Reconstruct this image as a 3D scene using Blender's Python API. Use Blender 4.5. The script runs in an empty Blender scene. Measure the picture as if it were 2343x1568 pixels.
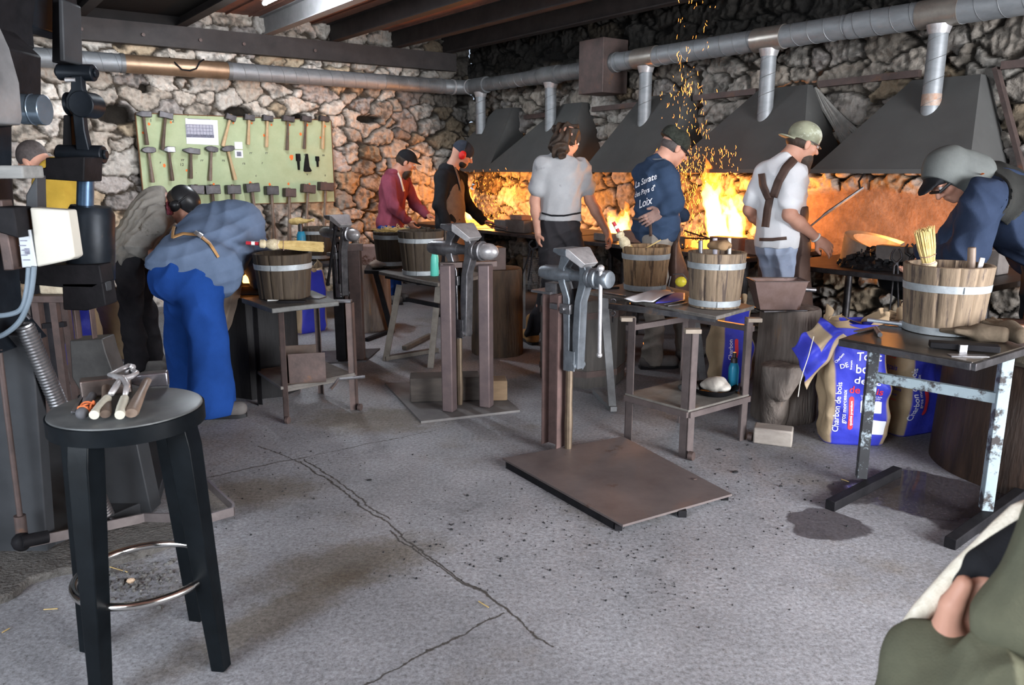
import bpy, bmesh, math, random
import numpy as np
from math import sin, cos, pi, radians, atan, sqrt, tan
from mathutils import Vector, Matrix, bvhtree
random.seed(7); RNG = np.random.default_rng(11)
SC = bpy.context.scene; COL = SC.collection
V = Vector
# ------------------------------------------------------------------ camera
F_PX = 1800.0; CAM_H = 1.45; PITCH = atan(396/F_PX)
cam_d = bpy.data.cameras.new('camera'); cam = bpy.data.objects.new('camera', cam_d); COL.objects.link(cam)
cam.location = (0, 0, CAM_H); cam.rotation_euler = (pi/2-PITCH, 0, 0)
cam_d.sensor_width = 36; cam_d.lens = F_PX/2343*36; cam_d.clip_start = .05; cam_d.clip_end = 100
cam_d.dof.use_dof = True; cam_d.dof.focus_distance = 4.4; cam_d.dof.aperture_fstop = 6.5
SC.camera = cam
cy = SC.cycles; cy.use_adaptive_sampling = True; cy.adaptive_threshold = .12; cy.adaptive_min_samples = 16; cy.max_bounces = 4; cy.diffuse_bounces = 3; cy.glossy_bounces = 2; cy.transmission_bounces = 2; cy.transparent_max_bounces = 4; cy.volume_bounces = 0; cy.caustics_reflective = False; cy.caustics_refractive = False; cy.use_denoising = True
def ray(px, py):
    xc = (px-1171.5)/F_PX; yc = (784-py)/F_PX
    return V((xc, cos(PITCH)+yc*sin(PITCH), -sin(PITCH)+yc*cos(PITCH)))
def G(px, py, z=0.0):                      # where a sight line meets the level z
    d = ray(px, py); t = (z-CAM_H)/d.z
    return V((d.x*t, d.y*t, z))
def P(px, py, Y):                          # point of a sight line at depth Y
    d = ray(px, py); t = Y/d.y
    return V((d.x*t, Y, CAM_H+d.z*t))
def Z(py, Y): return P(1171, py, Y).z
# ------------------------------------------------------------------ room frame: corner, along the forge wall (U), along the hammer wall (W)
A = radians(36.5)
CORNER = V((-.54, 10.8, 0)); U = V((sin(A), -cos(A), 0)); W = V((-cos(A), -sin(A), 0)); UP = V((0, 0, 1))
def R(s, t, z=0.0): return CORNER+U*s+W*t+UP*z
def on_wall_h(px, py, off=.05):            # point on the hammer wall (left)
    d = ray(px, py); n = U; k = ((CORNER+U*off)-V((0, 0, CAM_H))).dot(n)/d.dot(n)
    return V((0, 0, CAM_H))+d*k
def on_wall_f(px, py, off=.05):            # point on the forge wall (right)
    d = ray(px, py); k = ((CORNER+W*off)-V((0, 0, CAM_H))).dot(W)/d.dot(W)
    return V((0, 0, CAM_H))+d*k
# ------------------------------------------------------------------ mesh collector
def frame(o, x=None, z=None, y=None):
    """matrix with origin o; x and z (or y) axes given"""
    if z is None: z = UP
    z = V(z).normalized()
    if x is None and y is not None: x = V(y).cross(z)
    if x is None: x = V((1, 0, 0)) if abs(z.x) < .9 else V((0, 1, 0))
    x = V(x); x = (x-z*x.dot(z)).normalized(); y = z.cross(x)
    m = Matrix((x, y, z)).transposed().to_4x4(); m.translation = o
    return m
def rotz(a): return Matrix.Rotation(a, 4, 'Z')
class MB:
    def __init__(s, M=None): s.v = []; s.f = []; s.M = M or Matrix()
    def add(s, vs, fs, M=None):
        m = s.M @ M if M else s.M; o = len(s.v)
        s.v += [m @ V(v) for v in vs]; s.f += [tuple(i+o for i in f) for f in fs]; return s
    def box(s, c, d, M=None, taper=1.0):
        x, y, z = d[0]/2, d[1]/2, d[2]/2; t = taper
        vs = [(-x, -y, -z), (x, -y, -z), (x, y, -z), (-x, y, -z), (-x*t, -y*t, z), (x*t, -y*t, z), (x*t, y*t, z), (-x*t, y*t, z)]
        vs = [V(v)+V(c) for v in vs]
        return s.add(vs, [(3, 2, 1, 0), (4, 5, 6, 7), (0, 1, 5, 4), (1, 2, 6, 5), (2, 3, 7, 6), (3, 0, 4, 7)], M)
    def bar(s, a, b, w, h, up=UP, off=(0, 0)):   # rectangular bar from a to b, w across, h along up
        a = V(a); b = V(b); d = b-a; L = d.length; z = d.normalized(); u = V(up)
        if abs(z.dot(u)) > .95: u = V((0, 1, 0)) if abs(z.y) < .9 else V((1, 0, 0))
        m = frame(a, z=z, y=u-z*u.dot(z)) if False else None
        y = (u-z*u.dot(z)).normalized(); x = y.cross(z)
        m = Matrix((x, y, z)).transposed().to_4x4(); m.translation = a
        return s.box((off[0], off[1], L/2), (w, h, L), m)
    def lathe(s, prof, M=None, n=24, cap=True, wob=None):
        vs = []; fs = []
        for (r, z) in prof:
            for i in range(n):
                a = 2*pi*i/n; rr = r*(wob(a, z) if wob else 1)
                vs.append((rr*cos(a), rr*sin(a), z))
        for j in range(len(prof)-1):
            for i in range(n):
                k = (i+1) % n; fs.append((j*n+i, j*n+k, (j+1)*n+k, (j+1)*n+i))
        if cap:
            fs.append(tuple(reversed(range(n)))); fs.append(tuple(range((len(prof)-1)*n, len(prof)*n)))
        return s.add(vs, fs, M)
    def cyl(s, a, b, r0, r1=None, n=16):
        a = V(a); b = V(b); r1 = r0 if r1 is None else r1
        return s.lathe([(r0, 0), (r1, (b-a).length)], frame(a, z=b-a), n)
    def ball(s, c, r, n=12, sc=(1, 1, 1), M=None):
        vs = [V(c)+V((0, 0, -r*sc[2]))]; fs = []; m = max(4, n//2)
        for j in range(1, m):
            t = pi*j/m
            for i in range(n): vs.append(V(c)+V((r*sc[0]*sin(t)*cos(2*pi*i/n), r*sc[1]*sin(t)*sin(2*pi*i/n), -r*sc[2]*cos(t))))
        vs.append(V(c)+V((0, 0, r*sc[2])))
        for i in range(n): fs.append((0, 1+(i+1) % n, 1+i))
        for j in range(m-2):
            for i in range(n): fs.append((1+j*n+i, 1+j*n+(i+1) % n, 1+(j+1)*n+(i+1) % n, 1+(j+1)*n+i))
        e = len(vs)-1; b = 1+(m-2)*n
        for i in range(n): fs.append((e, b+i, b+(i+1) % n))
        return s.add(vs, fs, M)
    def tube(s, pts, r, n=10, closed=False):
        pts = [V(p) for p in pts]; rs = r if isinstance(r, (list, tuple)) else [r]*len(pts)
        N = len(pts); vs = []; fs = []; nrm = None
        for i, p in enumerate(pts):
            if closed: t = pts[(i+1) % N]-pts[i-1]
            else: t = pts[min(i+1, N-1)]-pts[max(i-1, 0)]
            t.normalize()
            if nrm is None: nrm = t.orthogonal().normalized()
            nrm = (nrm-t*nrm.dot(t)).normalized(); b = t.cross(nrm)
            for k in range(n):
                a = 2*pi*k/n; vs.append(p+(nrm*cos(a)+b*sin(a))*rs[i])
        for i in range(N if closed else N-1):
            j = (i+1) % N
            for k in range(n): fs.append((i*n+k, i*n+(k+1) % n, j*n+(k+1) % n, j*n+k))
        if not closed: fs.append(tuple(reversed(range(n)))); fs.append(tuple(range((N-1)*n, N*n)))
        return s.add(vs, fs)
    def prism(s, poly, y0, y1, M=None):      # polygon in local x,z extruded along local y
        n = len(poly); vs = [(x, y0, z) for x, z in poly]+[(x, y1, z) for x, z in poly]
        fs = [tuple(range(n)), tuple(reversed(range(n, 2*n)))]
        for i in range(n): k = (i+1) % n; fs.append((i, i+n, k+n, k))
        return s.add(vs, fs, M)
    def torus(s, c, R0, r, M=None, n=40, k=10):
        pts = [V(c)+V((R0*cos(2*pi*i/n), R0*sin(2*pi*i/n), 0)) for i in range(n)]
        if M: pts = [M @ p for p in pts]
        return s.tube(pts, r, k, closed=True)
    def sheet(s, fn, nu, nv, closed_u=False):
        vs = [fn(i/(nu if closed_u else nu-1), j/(nv-1)) for j in range(nv) for i in range(nu)]; fs = []
        for j in range(nv-1):
            for i in range(nu if closed_u else nu-1):
                k = (i+1) % nu; fs.append((j*nu+i, j*nu+k, (j+1)*nu+k, (j+1)*nu+i))
        return s.add(vs, fs)
WM = {}
def wmat(o): return WM[o.name]
def mesh_from(name, vs, fs, m, smooth=35):
    me = bpy.data.meshes.new(name); me.from_pydata([tuple(v) for v in vs], [], fs)
    bm = bmesh.new(); bm.from_mesh(me); bmesh.ops.recalc_face_normals(bm, faces=bm.faces); bm.to_mesh(me); bm.free()
    if m: me.materials.append(m)
    if smooth:
        me.shade_smooth()
        if smooth < 180: me.set_sharp_from_angle(angle=radians(smooth))
    return me
def obj(name, mb, m, parent=None, bev=0, smooth=35, label=None, origin=None):
    vs = mb.v
    if parent is None:
        if origin is None:
            xs = [v.x for v in vs]; ys = [v.y for v in vs]; zs = [v.z for v in vs]
            origin = V(((min(xs)+max(xs))/2, (min(ys)+max(ys))/2, min(zs)))
        Mw = Matrix.Translation(origin)
    else: Mw = wmat(parent)
    inv = Mw.inverted()
    me = mesh_from(name, [inv @ v for v in vs], mb.f, m, smooth)
    o = bpy.data.objects.new(name, me); COL.objects.link(o)
    if parent is None: o.matrix_world = Mw
    else: o.parent = parent
    WM[o.name] = Mw
    if bev:
        b = o.modifiers.new('bevel', 'BEVEL'); b.width = bev; b.segments = 2; b.limit_method = 'ANGLE'; b.angle_limit = radians(40)
    if label: o['label'] = label
    return o
def tag(o, label, cat, group=None, kind=None):
    o['label'] = label; o['category'] = cat
    if group: o['group'] = group
    if kind: o['kind'] = kind
    return o
def thing(name, label, cat, loc, group=None, M=None):
    o = bpy.data.objects.new(name, None); COL.objects.link(o); o.empty_display_size = .1
    Mw = M.copy() if M else Matrix.Translation(V(loc))
    o.matrix_world = Mw; WM[o.name] = Mw; tag(o, label, cat, group); return o
def struct(name, mb, m, bev=0, smooth=35, label=None):
    o = obj(name, mb, m, None, bev, smooth, origin=V((0, 0, 0))); o['kind'] = 'structure'
    if label: o['label'] = label
    return o
def copy_tree(o, M=None, label=None, parent=None):
    c = o.copy(); COL.objects.link(c); WM[c.name] = M if M else WM[o.name]
    if parent: c.parent = parent
    if M: c.matrix_world = M
    if label: c['label'] = label
    for ch in [x for x in bpy.data.objects if x.parent == o]: copy_tree(ch, None, None, c); 
    return c
# ------------------------------------------------------------------ materials
MATS = {}
def _n(nt, t, x=0, y=0, **kw):
    n = nt.nodes.new(t); n.location = (x, y)
    for k, v in kw.items():
        if hasattr(n, k): setattr(n, k, v)
    return n
def mat(name, c1, c2=None, scale=8.0, rough=.7, metal=0.0, bump=.3, bscale=None, detail=6, stretch=None, spots=None, spot_scale=3.0, spot_at=.6,
        rough2=None, emit=None, estr=0, bdist=.004, attr=None, sheen=0, spec=None):
    if name in MATS: return MATS[name]
    m = bpy.data.materials.new(name); m.use_nodes = True; nt = m.node_tree; bs = nt.nodes['Principled BSDF']; L = nt.links.new
    tc = _n(nt, 'ShaderNodeTexCoord'); mp = _n(nt, 'ShaderNodeMapping'); L(tc.outputs['Object'], mp.inputs['Vector'])
    if stretch: mp.inputs['Scale'].default_value = stretch
    vec = mp.outputs['Vector']
    no = _n(nt, 'ShaderNodeTexNoise'); no.inputs['Scale'].default_value = scale; no.inputs['Detail'].default_value = detail; no.inputs['Roughness'].default_value = .65
    L(vec, no.inputs['Vector'])
    rp = _n(nt, 'ShaderNodeValToRGB'); rp.color_ramp.elements[0].position = .3; rp.color_ramp.elements[1].position = .7
    c2 = c2 or tuple(x*.6 for x in c1)
    rp.color_ramp.elements[0].color = (*c2, 1); rp.color_ramp.elements[1].color = (*c1, 1)
    L(no.outputs['Fac'], rp.inputs['Fac']); out = rp.outputs['Color']
    if attr:
        at = _n(nt, 'ShaderNodeAttribute'); at.attribute_name = attr
        mx = _n(nt, 'ShaderNodeMix', data_type='RGBA', blend_type='MULTIPLY'); mx.inputs[0].default_value = 1
        L(at.outputs['Color'], mx.inputs[6]); L(out, mx.inputs[7]); out = mx.outputs[2]
    if spots:
        n2 = _n(nt, 'ShaderNodeTexNoise'); n2.inputs['Scale'].default_value = spot_scale; n2.inputs['Detail'].default_value = 8; n2.inputs['Roughness'].default_value = .7
        L(vec, n2.inputs['Vector'])
        r2 = _n(nt, 'ShaderNodeValToRGB'); r2.color_ramp.elements[0].position = spot_at; r2.color_ramp.elements[1].position = min(1, spot_at+.06)
        L(n2.outputs['Fac'], r2.inputs['Fac'])
        mx = _n(nt, 'ShaderNodeMix', data_type='RGBA'); L(r2.outputs['Color'], mx.inputs[0]); L(out, mx.inputs[6]); mx.inputs[7].default_value = (*spots, 1); out = mx.outputs[2]
    L(out, bs.inputs['Base Color'])
    bs.inputs['Metallic'].default_value = metal
    if rough2 is not None:
        mr = _n(nt, 'ShaderNodeMapRange'); mr.inputs['To Min'].default_value = rough; mr.inputs['To Max'].default_value = rough2
        L(no.outputs['Fac'], mr.inputs['Value']); L(mr.outputs['Result'], bs.inputs['Roughness'])
    else: bs.inputs['Roughness'].default_value = rough
    bs.inputs['Specular IOR Level'].default_value = (spec if spec is not None else (.5 if rough < .3 or metal > .4 else .25))
    if sheen: bs.inputs['Sheen Weight'].default_value = sheen
    if emit and 'lamp' not in name: m.cycles.emission_sampling = 'NONE'
    if bump:
        n3 = _n(nt, 'ShaderNodeTexNoise'); n3.inputs['Scale'].default_value = bscale or scale*4; n3.inputs['Detail'].default_value = 8; L(vec, n3.inputs['Vector'])
        bp = _n(nt, 'ShaderNodeBump'); bp.inputs['Strength'].default_value = bump; bp.inputs['Distance'].default_value = bdist
        L(n3.outputs['Fac'], bp.inputs['Height']); L(bp.outputs['Normal'], bs.inputs['Normal'])
    if emit:
        bs.inputs['Emission Color'].default_value = (*emit, 1); bs.inputs['Emission Strength'].default_value = estr
    MATS[name] = m; return m
steel = mat('dark steel', (.10, .095, .10), (.035, .033, .036), 12, .45, .8, .25, spots=(.13, .085, .06), spot_at=.62)
rusty = mat('rusty brown steel', (.12, .082, .074), (.06, .045, .042), 9, .6, .45, .3, spots=(.17, .085, .045), spot_at=.6)
plate_m = mat('floor plate steel', (.175, .145, .138), (.11, .09, .088), 4, .5, .35, .15, spots=(.10, .06, .045), spot_at=.64, spot_scale=5)
black_st = mat('black scaled steel', (.016, .015, .017), (.007, .007, .008), 10, .6, .0, .3, spec=.08)
polished = mat('worn polished steel', (.55, .53, .53), (.36, .35, .36), 30, .36, .55, .1)
worn_st = mat('worn grey iron', (.26, .255, .265), (.12, .12, .13), 18, .38, .8, .2)
vise_blue = mat('blue grey vise iron', (.27, .30, .33), (.14, .155, .175), 14, .42, .7, .2)
galv = mat('galvanised sheet', (.26, .272, .285), (.185, .197, .21), 6, .55, .45, .05, stretch=(1, 1, 3))
galv_dirty = mat('sooted galvanised sheet', (.22, .225, .23), (.11, .115, .12), 5, .5, .5, .05)
copper = mat('browned duct', (.34, .22, .14), (.20, .13, .08), 6, .42, .6, .05)
hood_m = mat('matt grey black hood paint', (.085, .085, .083), (.068, .067, .066), 3, .62, .1, .15, bscale=160, spots=(.105, .105, .10), spot_at=.63)
wood_b = mat('weathered bucket wood', (.34, .22, .12), (.14, .088, .05), 12, .75, 0, .5, stretch=(2.6, 2.6, .22), spots=(.085, .055, .035), spot_scale=11, spot_at=.53)
wood_bd = mat('dark shaded bucket wood', (.068, .050, .033), (.03, .022, .016), 12, .75, 0, .5, stretch=(2.6, 2.6, .22), spots=(.035, .026, .02), spot_scale=11, spot_at=.53)  # bucket wood with shadow painted into its darker tone
wood_gb = mat('grey bucket wood', (.25, .185, .125), (.11, .08, .055), 12, .75, 0, .5, stretch=(2.6, 2.6, .22), spots=(.075, .055, .045), spot_scale=11, spot_at=.53)
hoop_m = mat('zinc hoop', (.38, .41, .43), (.24, .26, .27), 20, .55, .3, .15)
stump_m = mat('brown stump wood', (.13, .085, .055), (.035, .027, .022), 7, .8, 0, .8, stretch=(2.5, 2.5, .35), bdist=.012)
stump_g = mat('grey weathered stump wood', (.24, .20, .175), (.07, .055, .047), 7, .8, 0, .8, stretch=(2.5, 2.5, .3), spots=(.25, .15, .08), spot_scale=5, spot_at=.62, bdist=.012)
block_dk = mat('dark wet block wood', (.042, .024, .016), (.014, .009, .007), 9, .45, 0, .6, stretch=(2.5, 2.5, .4), spots=(.16, .075, .03), spot_scale=9, spot_at=.66)
plank = mat('dirty grey plank', (.17, .155, .14), (.08, .073, .067), 12, .7, 0, .4, stretch=(1, 4, 4))
handle_l = mat('pale handle wood', (.62, .45, .27), (.45, .31, .17), 12, .55, 0, .15)
handle_d = mat('dark handle wood', (.14, .10, .075), (.08, .058, .045), 12, .6, 0, .2)
handle_g = mat('greasy brown handle wood', (.24, .18, .14), (.15, .11, .085), 12, .45, 0, .15)
brick_m = mat('burnt fire brick', (.30, .175, .13), (.16, .10, .08), 9, .85, 0, .7)
brick_g = mat('grey burnt block', (.17, .15, .14), (.09, .08, .075), 9, .85, 0, .6)
coal = mat('charcoal', (.02, .02, .022), (.008, .008, .009), 30, .6, 0, .8)
ember = mat('glowing coals', (.3, .08, .02), (.05, .02, .01), 25, .8, 0, .6, emit=(1, .28, .03), estr=3.0)
hot = mat('glowing hot iron', (.9, .4, .1), (.6, .2, .05), 25, .5, 0, 0, emit=(1, .32, .05), estr=9)
straw_m = mat('straw', (.62, .46, .20), (.42, .29, .10), 30, .7, 0, .4)
red_p = mat('red paint', (.42, .03, .05), (.35, .02, .03), 10, .35, 0, 0)
white_p = mat('white paint', (.8, .8, .78), (.7, .7, .68), 10, .4, 0, 0)
paper = mat('white paper', (.85, .86, .88), (.78, .79, .82), 3, .8, 0, 0)
ink = mat('grey print', (.25, .26, .32), (.1, .1, .14), 60, .8, 0, 0)
rope_m = mat('twine', (.75, .72, .65), (.6, .55, .48), 40, .9, 0, .3)
leather = mat('brown apron leather', (.115, .07, .055), (.07, .042, .034), 7, .6, 0, .3, spots=(.15, .10, .075), spot_at=.6)
leather_t = mat('tan leather strap', (.50, .28, .11), (.32, .17, .07), 10, .5, 0, .2)
apron_g = mat('grey brown split leather', (.24, .185, .145), (.14, .105, .085), 7, .85, 0, .3)
skin = mat('skin', (.56, .30, .215), (.47, .23, .16), 10, .55, 0, .1, spec=.35)
skin_d = mat('sooty skin', (.36, .22, .18), (.16, .10, .09), 12, .6, 0, .15, spec=.3)
hair_m = mat('dark brown hair', (.055, .035, .025), (.02, .014, .01), 30, .6, 0, .8, stretch=(1, 1, .3))
hair_g = mat('cropped greying hair', (.10, .085, .08), (.05, .04, .04), 60, .6, 0, .5)
eye_w = mat('eye', (.7, .68, .66), (.7, .68, .66), 3, .2, 0, 0)
eye_d = mat('dark iris', (.03, .02, .015), (.03, .02, .015), 3, .2, 0, 0)
def cloth(name, c, c2=None, **k): return mat(name, c, c2 or tuple(x*.72 for x in c), k.pop('scale', 5), .95, 0, .3, bscale=k.pop('bscale', 220), spec=.06, **k)
grey_tee = cloth('light grey jersey', (.40, .405, .42), (.32, .325, .335), spots=(.25, .25, .26), spot_at=.63, spot_scale=4)
white_tee = cloth('white jersey', (.82, .83, .85), (.74, .75, .78))
navy = cloth('navy sweatshirt cloth', (.040, .064, .115), (.027, .045, .082))
maroon = cloth('maroon sweatshirt cloth', (.27, .065, .095), (.18, .045, .07))
blackc = cloth('black cloth', (.022, .023, .026), (.012, .012, .014))
greysw = cloth('dirty beige grey sweatshirt', (.33, .31, .28), (.17, .15, .13), spots=(.08, .065, .05), spot_at=.6)
bluesh = cloth('blue grey work shirt', (.125, .17, .26), (.09, .125, .195))
bluetr = cloth('royal blue work trousers', (.014, .055, .235), (.010, .04, .17))
darktr = cloth('charcoal trousers', (.04, .038, .042), (.022, .021, .024))
dusty = cloth('dusty grey trousers', (.28, .25, .22), (.14, .125, .11))
jeans = cloth('pale jeans', (.45, .52, .66), (.30, .36, .50))
yellowc = cloth('mustard tee', (.48, .31, .05), (.33, .21, .03))
jacketm = cloth('dark blue work jacket', (.030, .043, .078), (.019, .028, .052))
jackb = cloth('black jacket yoke', (.035, .036, .034), (.022, .022, .021))
greyhood = cloth('grey felt hood', (.13, .14, .135), (.085, .09, .088))
khaki = cloth('olive canvas', (.125, .125, .085), (.07, .072, .052), bscale=300)
fleece = mat('cream fleece', (.88, .82, .70), (.66, .60, .48), 60, .95, 0, .35, bdist=.01)
camo = mat('camouflage cloth', (.30, .31, .22), (.17, .17, .12), 14, .9, 0, .2, detail=1, spots=(.42, .44, .36), spot_scale=11, spot_at=.55)
knit = mat('dark grey green knit', (.04, .045, .036), (.012, .014, .011), 60, .95, 0, 1.0, bscale=120)
boot_t = mat('tan suede boot', (.42, .24, .09), (.28, .15, .06), 10, .85, 0, .3)
boot_g = mat('grey brown work shoe', (.13, .12, .115), (.08, .072, .07), 10, .8, 0, .3)
glove_m = mat('brown work glove', (.13, .10, .07), (.06, .045, .03), 10, .9, 0, .6, spots=(.4, .25, .08), spot_at=.66)
plast_b = mat('black plastic', (.02, .02, .022), (.015, .015, .016), 5, .35, 0, 0)
plast_r = mat('red plastic', (.62, .03, .03), (.55, .02, .02), 5, .3, 0, 0)
machine = mat('black blue machine paint', (.014, .018, .024), (.006, .008, .011), 8, .42, .2, .15, spots=(.05, .04, .033), spot_at=.65, spec=.18)
machine_g = mat('grey machine sheet', (.048, .050, .055), (.030, .032, .035), 4, .55, .1, .1, spots=(.085, .062, .05), spot_at=.64, spec=.15)
machine_l = mat('greyed casting', (.24, .24, .245), (.12, .12, .125), 5, .4, .2, .1)
cream = mat('cream switch cover', (.50, .48, .42), (.43, .41, .36), 5, .55, 0, .05, spots=(.3, .28, .24), spot_at=.72, spot_scale=14)
stoolp = mat('black lacquered wood', (.006, .008, .010), (.003, .004, .005), 10, .34, 0, .1, spec=.10, spots=(.05, .05, .05), spot_at=.7, spot_scale=16)
stooltop = mat('worn stool top', (.12, .125, .125), (.045, .048, .05), 6, .32, .1, .15, rough2=.5)
chrome = mat('chromed tube', (.72, .71, .68), (.6, .58, .55), 10, .14, 1.0, 0)
teal_p = mat('turquoise bottle', (.11, .52, .42), (.09, .45, .37), 4, .35, 0, 0)
blue_p = mat('blue bottle', (.02, .22, .36), (.015, .17, .29), 4, .3, 0, 0)
kraft = mat('kraft paper', (.40, .29, .18), (.32, .23, .14), 5, .8, 0, .3)
sack_m = mat('printed paper sack', (1, 1, 1), (.85, .85, .86), 9, .5, 0, .35, bscale=14, attr='Col', bdist=.02)
ptext = mat('white print', (.85, .85, .88), (.8, .8, .84), 5, .6, 0, 0)
rtext = mat('red print', (.75, .05, .07), (.7, .04, .06), 5, .6, 0, 0)
btext = mat('blue print', (.06, .07, .42), (.05, .06, .38), 5, .6, 0, 0)
board_m = mat('pale green painted panel', (.46, .53, .33), (.37, .43, .25), 5, .75, 0, .15, spots=(.20, .21, .13), spot_at=.68, spot_scale=16)
orange_p = mat('orange dab', (.9, .22, .05), (.85, .18, .04), 5, .7, 0, 0)
board_e = mat('brown board edge', (.20, .10, .05), (.12, .06, .03), 5, .8, 0, 0)
beam_m = mat('dark roof steel', (.045, .038, .037), (.025, .022, .022), 6, .6, .2, .15)
beam_lit = mat('lit roof steel', (.24, .23, .23), (.17, .165, .165), 6, .6, 0, .15)  # paler copy for one joist, the lamp's light painted into the colour
wpaint_d = mat('mostly bared steel with paint remains', (.04, .042, .045), (.03, .03, .033), 10, .5, .1, .2, spots=(.30, .36, .40), spot_scale=9, spot_at=.52)
wpaint = mat('flaking pale paint on steel', (.31, .375, .41), (.25, .31, .34), 10, .5, .1, .2, spots=(.05, .045, .045), spot_scale=7, spot_at=.5)
# ------------------------------------------------------------------ implicit surface builder (smooth bodies and clothes)
class Field:
    def __init__(s): s.ops = []
    def cap(s, a, b, ra, rb=None, k=.02): s.ops.append(('c', V(a), V(b), ra, ra if rb is None else rb, k)); return s
    def ell(s, c, r, M=None, k=.02): s.ops.append(('e', V(c), tuple(r), (M.to_3x3() if M else Matrix.Identity(3)), k)); return s
    def sub(s, c, r, M=None, k=.01): s.ops.append(('s', V(c), tuple(r), (M.to_3x3() if M else Matrix.Identity(3)), k)); return s
    def cut(s, p, n, k=.006): s.ops.append(('p', V(p), V(n).normalized(), k)); return s
    def run(s, res):
        lo = np.full(3, 1e9); hi = -lo
        for o in s.ops:
            if o[0] == 'c':
                for q, r in ((o[1], o[3]), (o[2], o[4])):
                    lo = np.minimum(lo, np.array(q)-r); hi = np.maximum(hi, np.array(q)+r)
            elif o[0] == 'e': r = max(o[2]); lo = np.minimum(lo, np.array(o[1])-r); hi = np.maximum(hi, np.array(o[1])+r)
        lo -= 4*res; hi += 4*res; n = np.ceil((hi-lo)/res).astype(int)+1
        Fd = np.full(n, .2, np.float32); ax = [lo[i]+res*np.arange(n[i]) for i in range(3)]
        def win(a, b):
            i0 = np.clip(np.floor((a-lo)/res).astype(int), 0, n-1); i1 = np.clip(np.ceil((b-lo)/res).astype(int)+1, 1, n)
            sl = tuple(slice(i0[i], i1[i]) for i in range(3))
            return sl, ax[0][sl[0]][:, None, None], ax[1][sl[1]][None, :, None], ax[2][sl[2]][None, None, :]
        for o in s.ops:
            if o[0] == 'p':
                pt, nn, k = o[1:]
                d = (ax[0][:, None, None]-pt.x)*nn.x+(ax[1][None, :, None]-pt.y)*nn.y+(ax[2][None, None, :]-pt.z)*nn.z
                Fd = np.maximum(Fd, d.astype(np.float32)); continue
            k = o[-1]; mg = k+3*res
            if o[0] == 'c':
                a, b, ra, rb = np.array(o[1]), np.array(o[2]), o[3], o[4]; rm = max(ra, rb)+mg
                sl, X, Y, Zc = win(np.minimum(a, b)-rm, np.maximum(a, b)+rm)
                ba = b-a; L2 = max(ba @ ba, 1e-9)
                h = np.clip(((X-a[0])*ba[0]+(Y-a[1])*ba[1]+(Zc-a[2])*ba[2])/L2, 0, 1)
                d = np.sqrt((X-a[0]-h*ba[0])**2+(Y-a[1]-h*ba[1])**2+(Zc-a[2]-h*ba[2])**2)-(ra+(rb-ra)*h)
            else:
                c, r, M3 = np.array(o[1]), o[2], np.array(o[3]); rm = max(r)+mg
                sl, X, Y, Zc = win(c-rm, c+rm)
                x, y, z = X-c[0], Y-c[1], Zc-c[2]
                l = [M3[0][i]*x+M3[1][i]*y+M3[2][i]*z for i in range(3)]
                q0 = np.sqrt((l[0]/r[0])**2+(l[1]/r[1])**2+(l[2]/r[2])**2)+1e-9
                q1 = np.sqrt((l[0]/r[0]**2)**2+(l[1]/r[1]**2)**2+(l[2]/r[2]**2)**2)+1e-9
                d = q0*(q0-1)/q1
            cur = Fd[sl]
            if o[0] == 's': Fd[sl] = np.maximum(cur, -d); continue
            h = np.clip(.5+.5*(cur-d)/k, 0, 1)
            Fd[sl] = cur*(1-h)+d*h-k*h*(1-h)
        S = Fd < 0
        c = S[:-1, :-1, :-1].astype(np.int8)
        tot = sum(S[i:n[0]-1+i, j:n[1]-1+j, q:n[2]-1+q].astype(np.int8) for i in (0, 1) for j in (0, 1) for q in (0, 1))
        idx = np.argwhere((tot > 0) & (tot < 8))
        if len(idx) == 0: return np.zeros((0, 3)), np.zeros((0, 4), int)
        acc = np.zeros((len(idx), 3)); cnt = np.zeros(len(idx))
        corners = [(i, j, q) for i in (0, 1) for j in (0, 1) for q in (0, 1)]
        for a in corners:
            for axis in range(3):
                if a[axis]: continue
                b = list(a); b[axis] = 1
                fa = Fd[tuple((idx+np.array(a)).T)]; fb = Fd[tuple((idx+np.array(b)).T)]
                mk = (fa < 0) != (fb < 0); t = np.where(mk, fa/(fa-fb+1e-12), 0)
                p = np.tile(np.array(a, float), (len(idx), 1)); p[:, axis] = t
                acc += p*mk[:, None]; cnt += mk
        vs = lo+res*(idx+acc/cnt[:, None])
        vid = np.full(n, -1, int); vid[tuple(idx.T)] = np.arange(len(idx)); fs = []
        for axis in range(3):
            sl0 = [slice(None)]*3; sl1 = [slice(None)]*3; sl0[axis] = slice(0, -1); sl1[axis] = slice(1, None)
            a0 = S[tuple(sl0)]; a1 = S[tuple(sl1)]
            e = np.argwhere(a0 != a1); o1, o2 = [(1, 2), (2, 0), (0, 1)][axis]
            d1 = np.zeros(3, int); d1[o1] = 1; d2 = np.zeros(3, int); d2[o2] = 1
            q = np.stack([vid[tuple((e-d1-d2).T)], vid[tuple((e-d2).T)], vid[tuple(e.T)], vid[tuple((e-d1).T)]], 1)
            flip = ~a0[tuple(e.T)]; q[flip] = q[flip][:, ::-1]; fs.append(q[(q >= 0).all(1)])
        return vs, np.concatenate(fs)
def folds(vs, nr, amp, seed=0, freq=18, dirs=None):
    r = np.random.default_rng(seed); d = np.zeros(len(vs))
    for i in range(5):
        k = r.normal(size=3); k /= np.linalg.norm(k); k *= freq*(.5+1.1*r.random()); m = r.normal(size=3)*7
        ph = vs @ k+2.2*np.sin(vs @ m+r.random()*6)+1.1*np.sin(vs @ (m[::-1]*1.7)+r.random()*6)
        d += (1-2*np.abs(np.sin(ph/2)))*(.5+.5*np.sin(vs @ (r.normal(size=3)*5)+r.random()*6))
    return vs+nr*(amp*d/2.2)[:, None]
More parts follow.
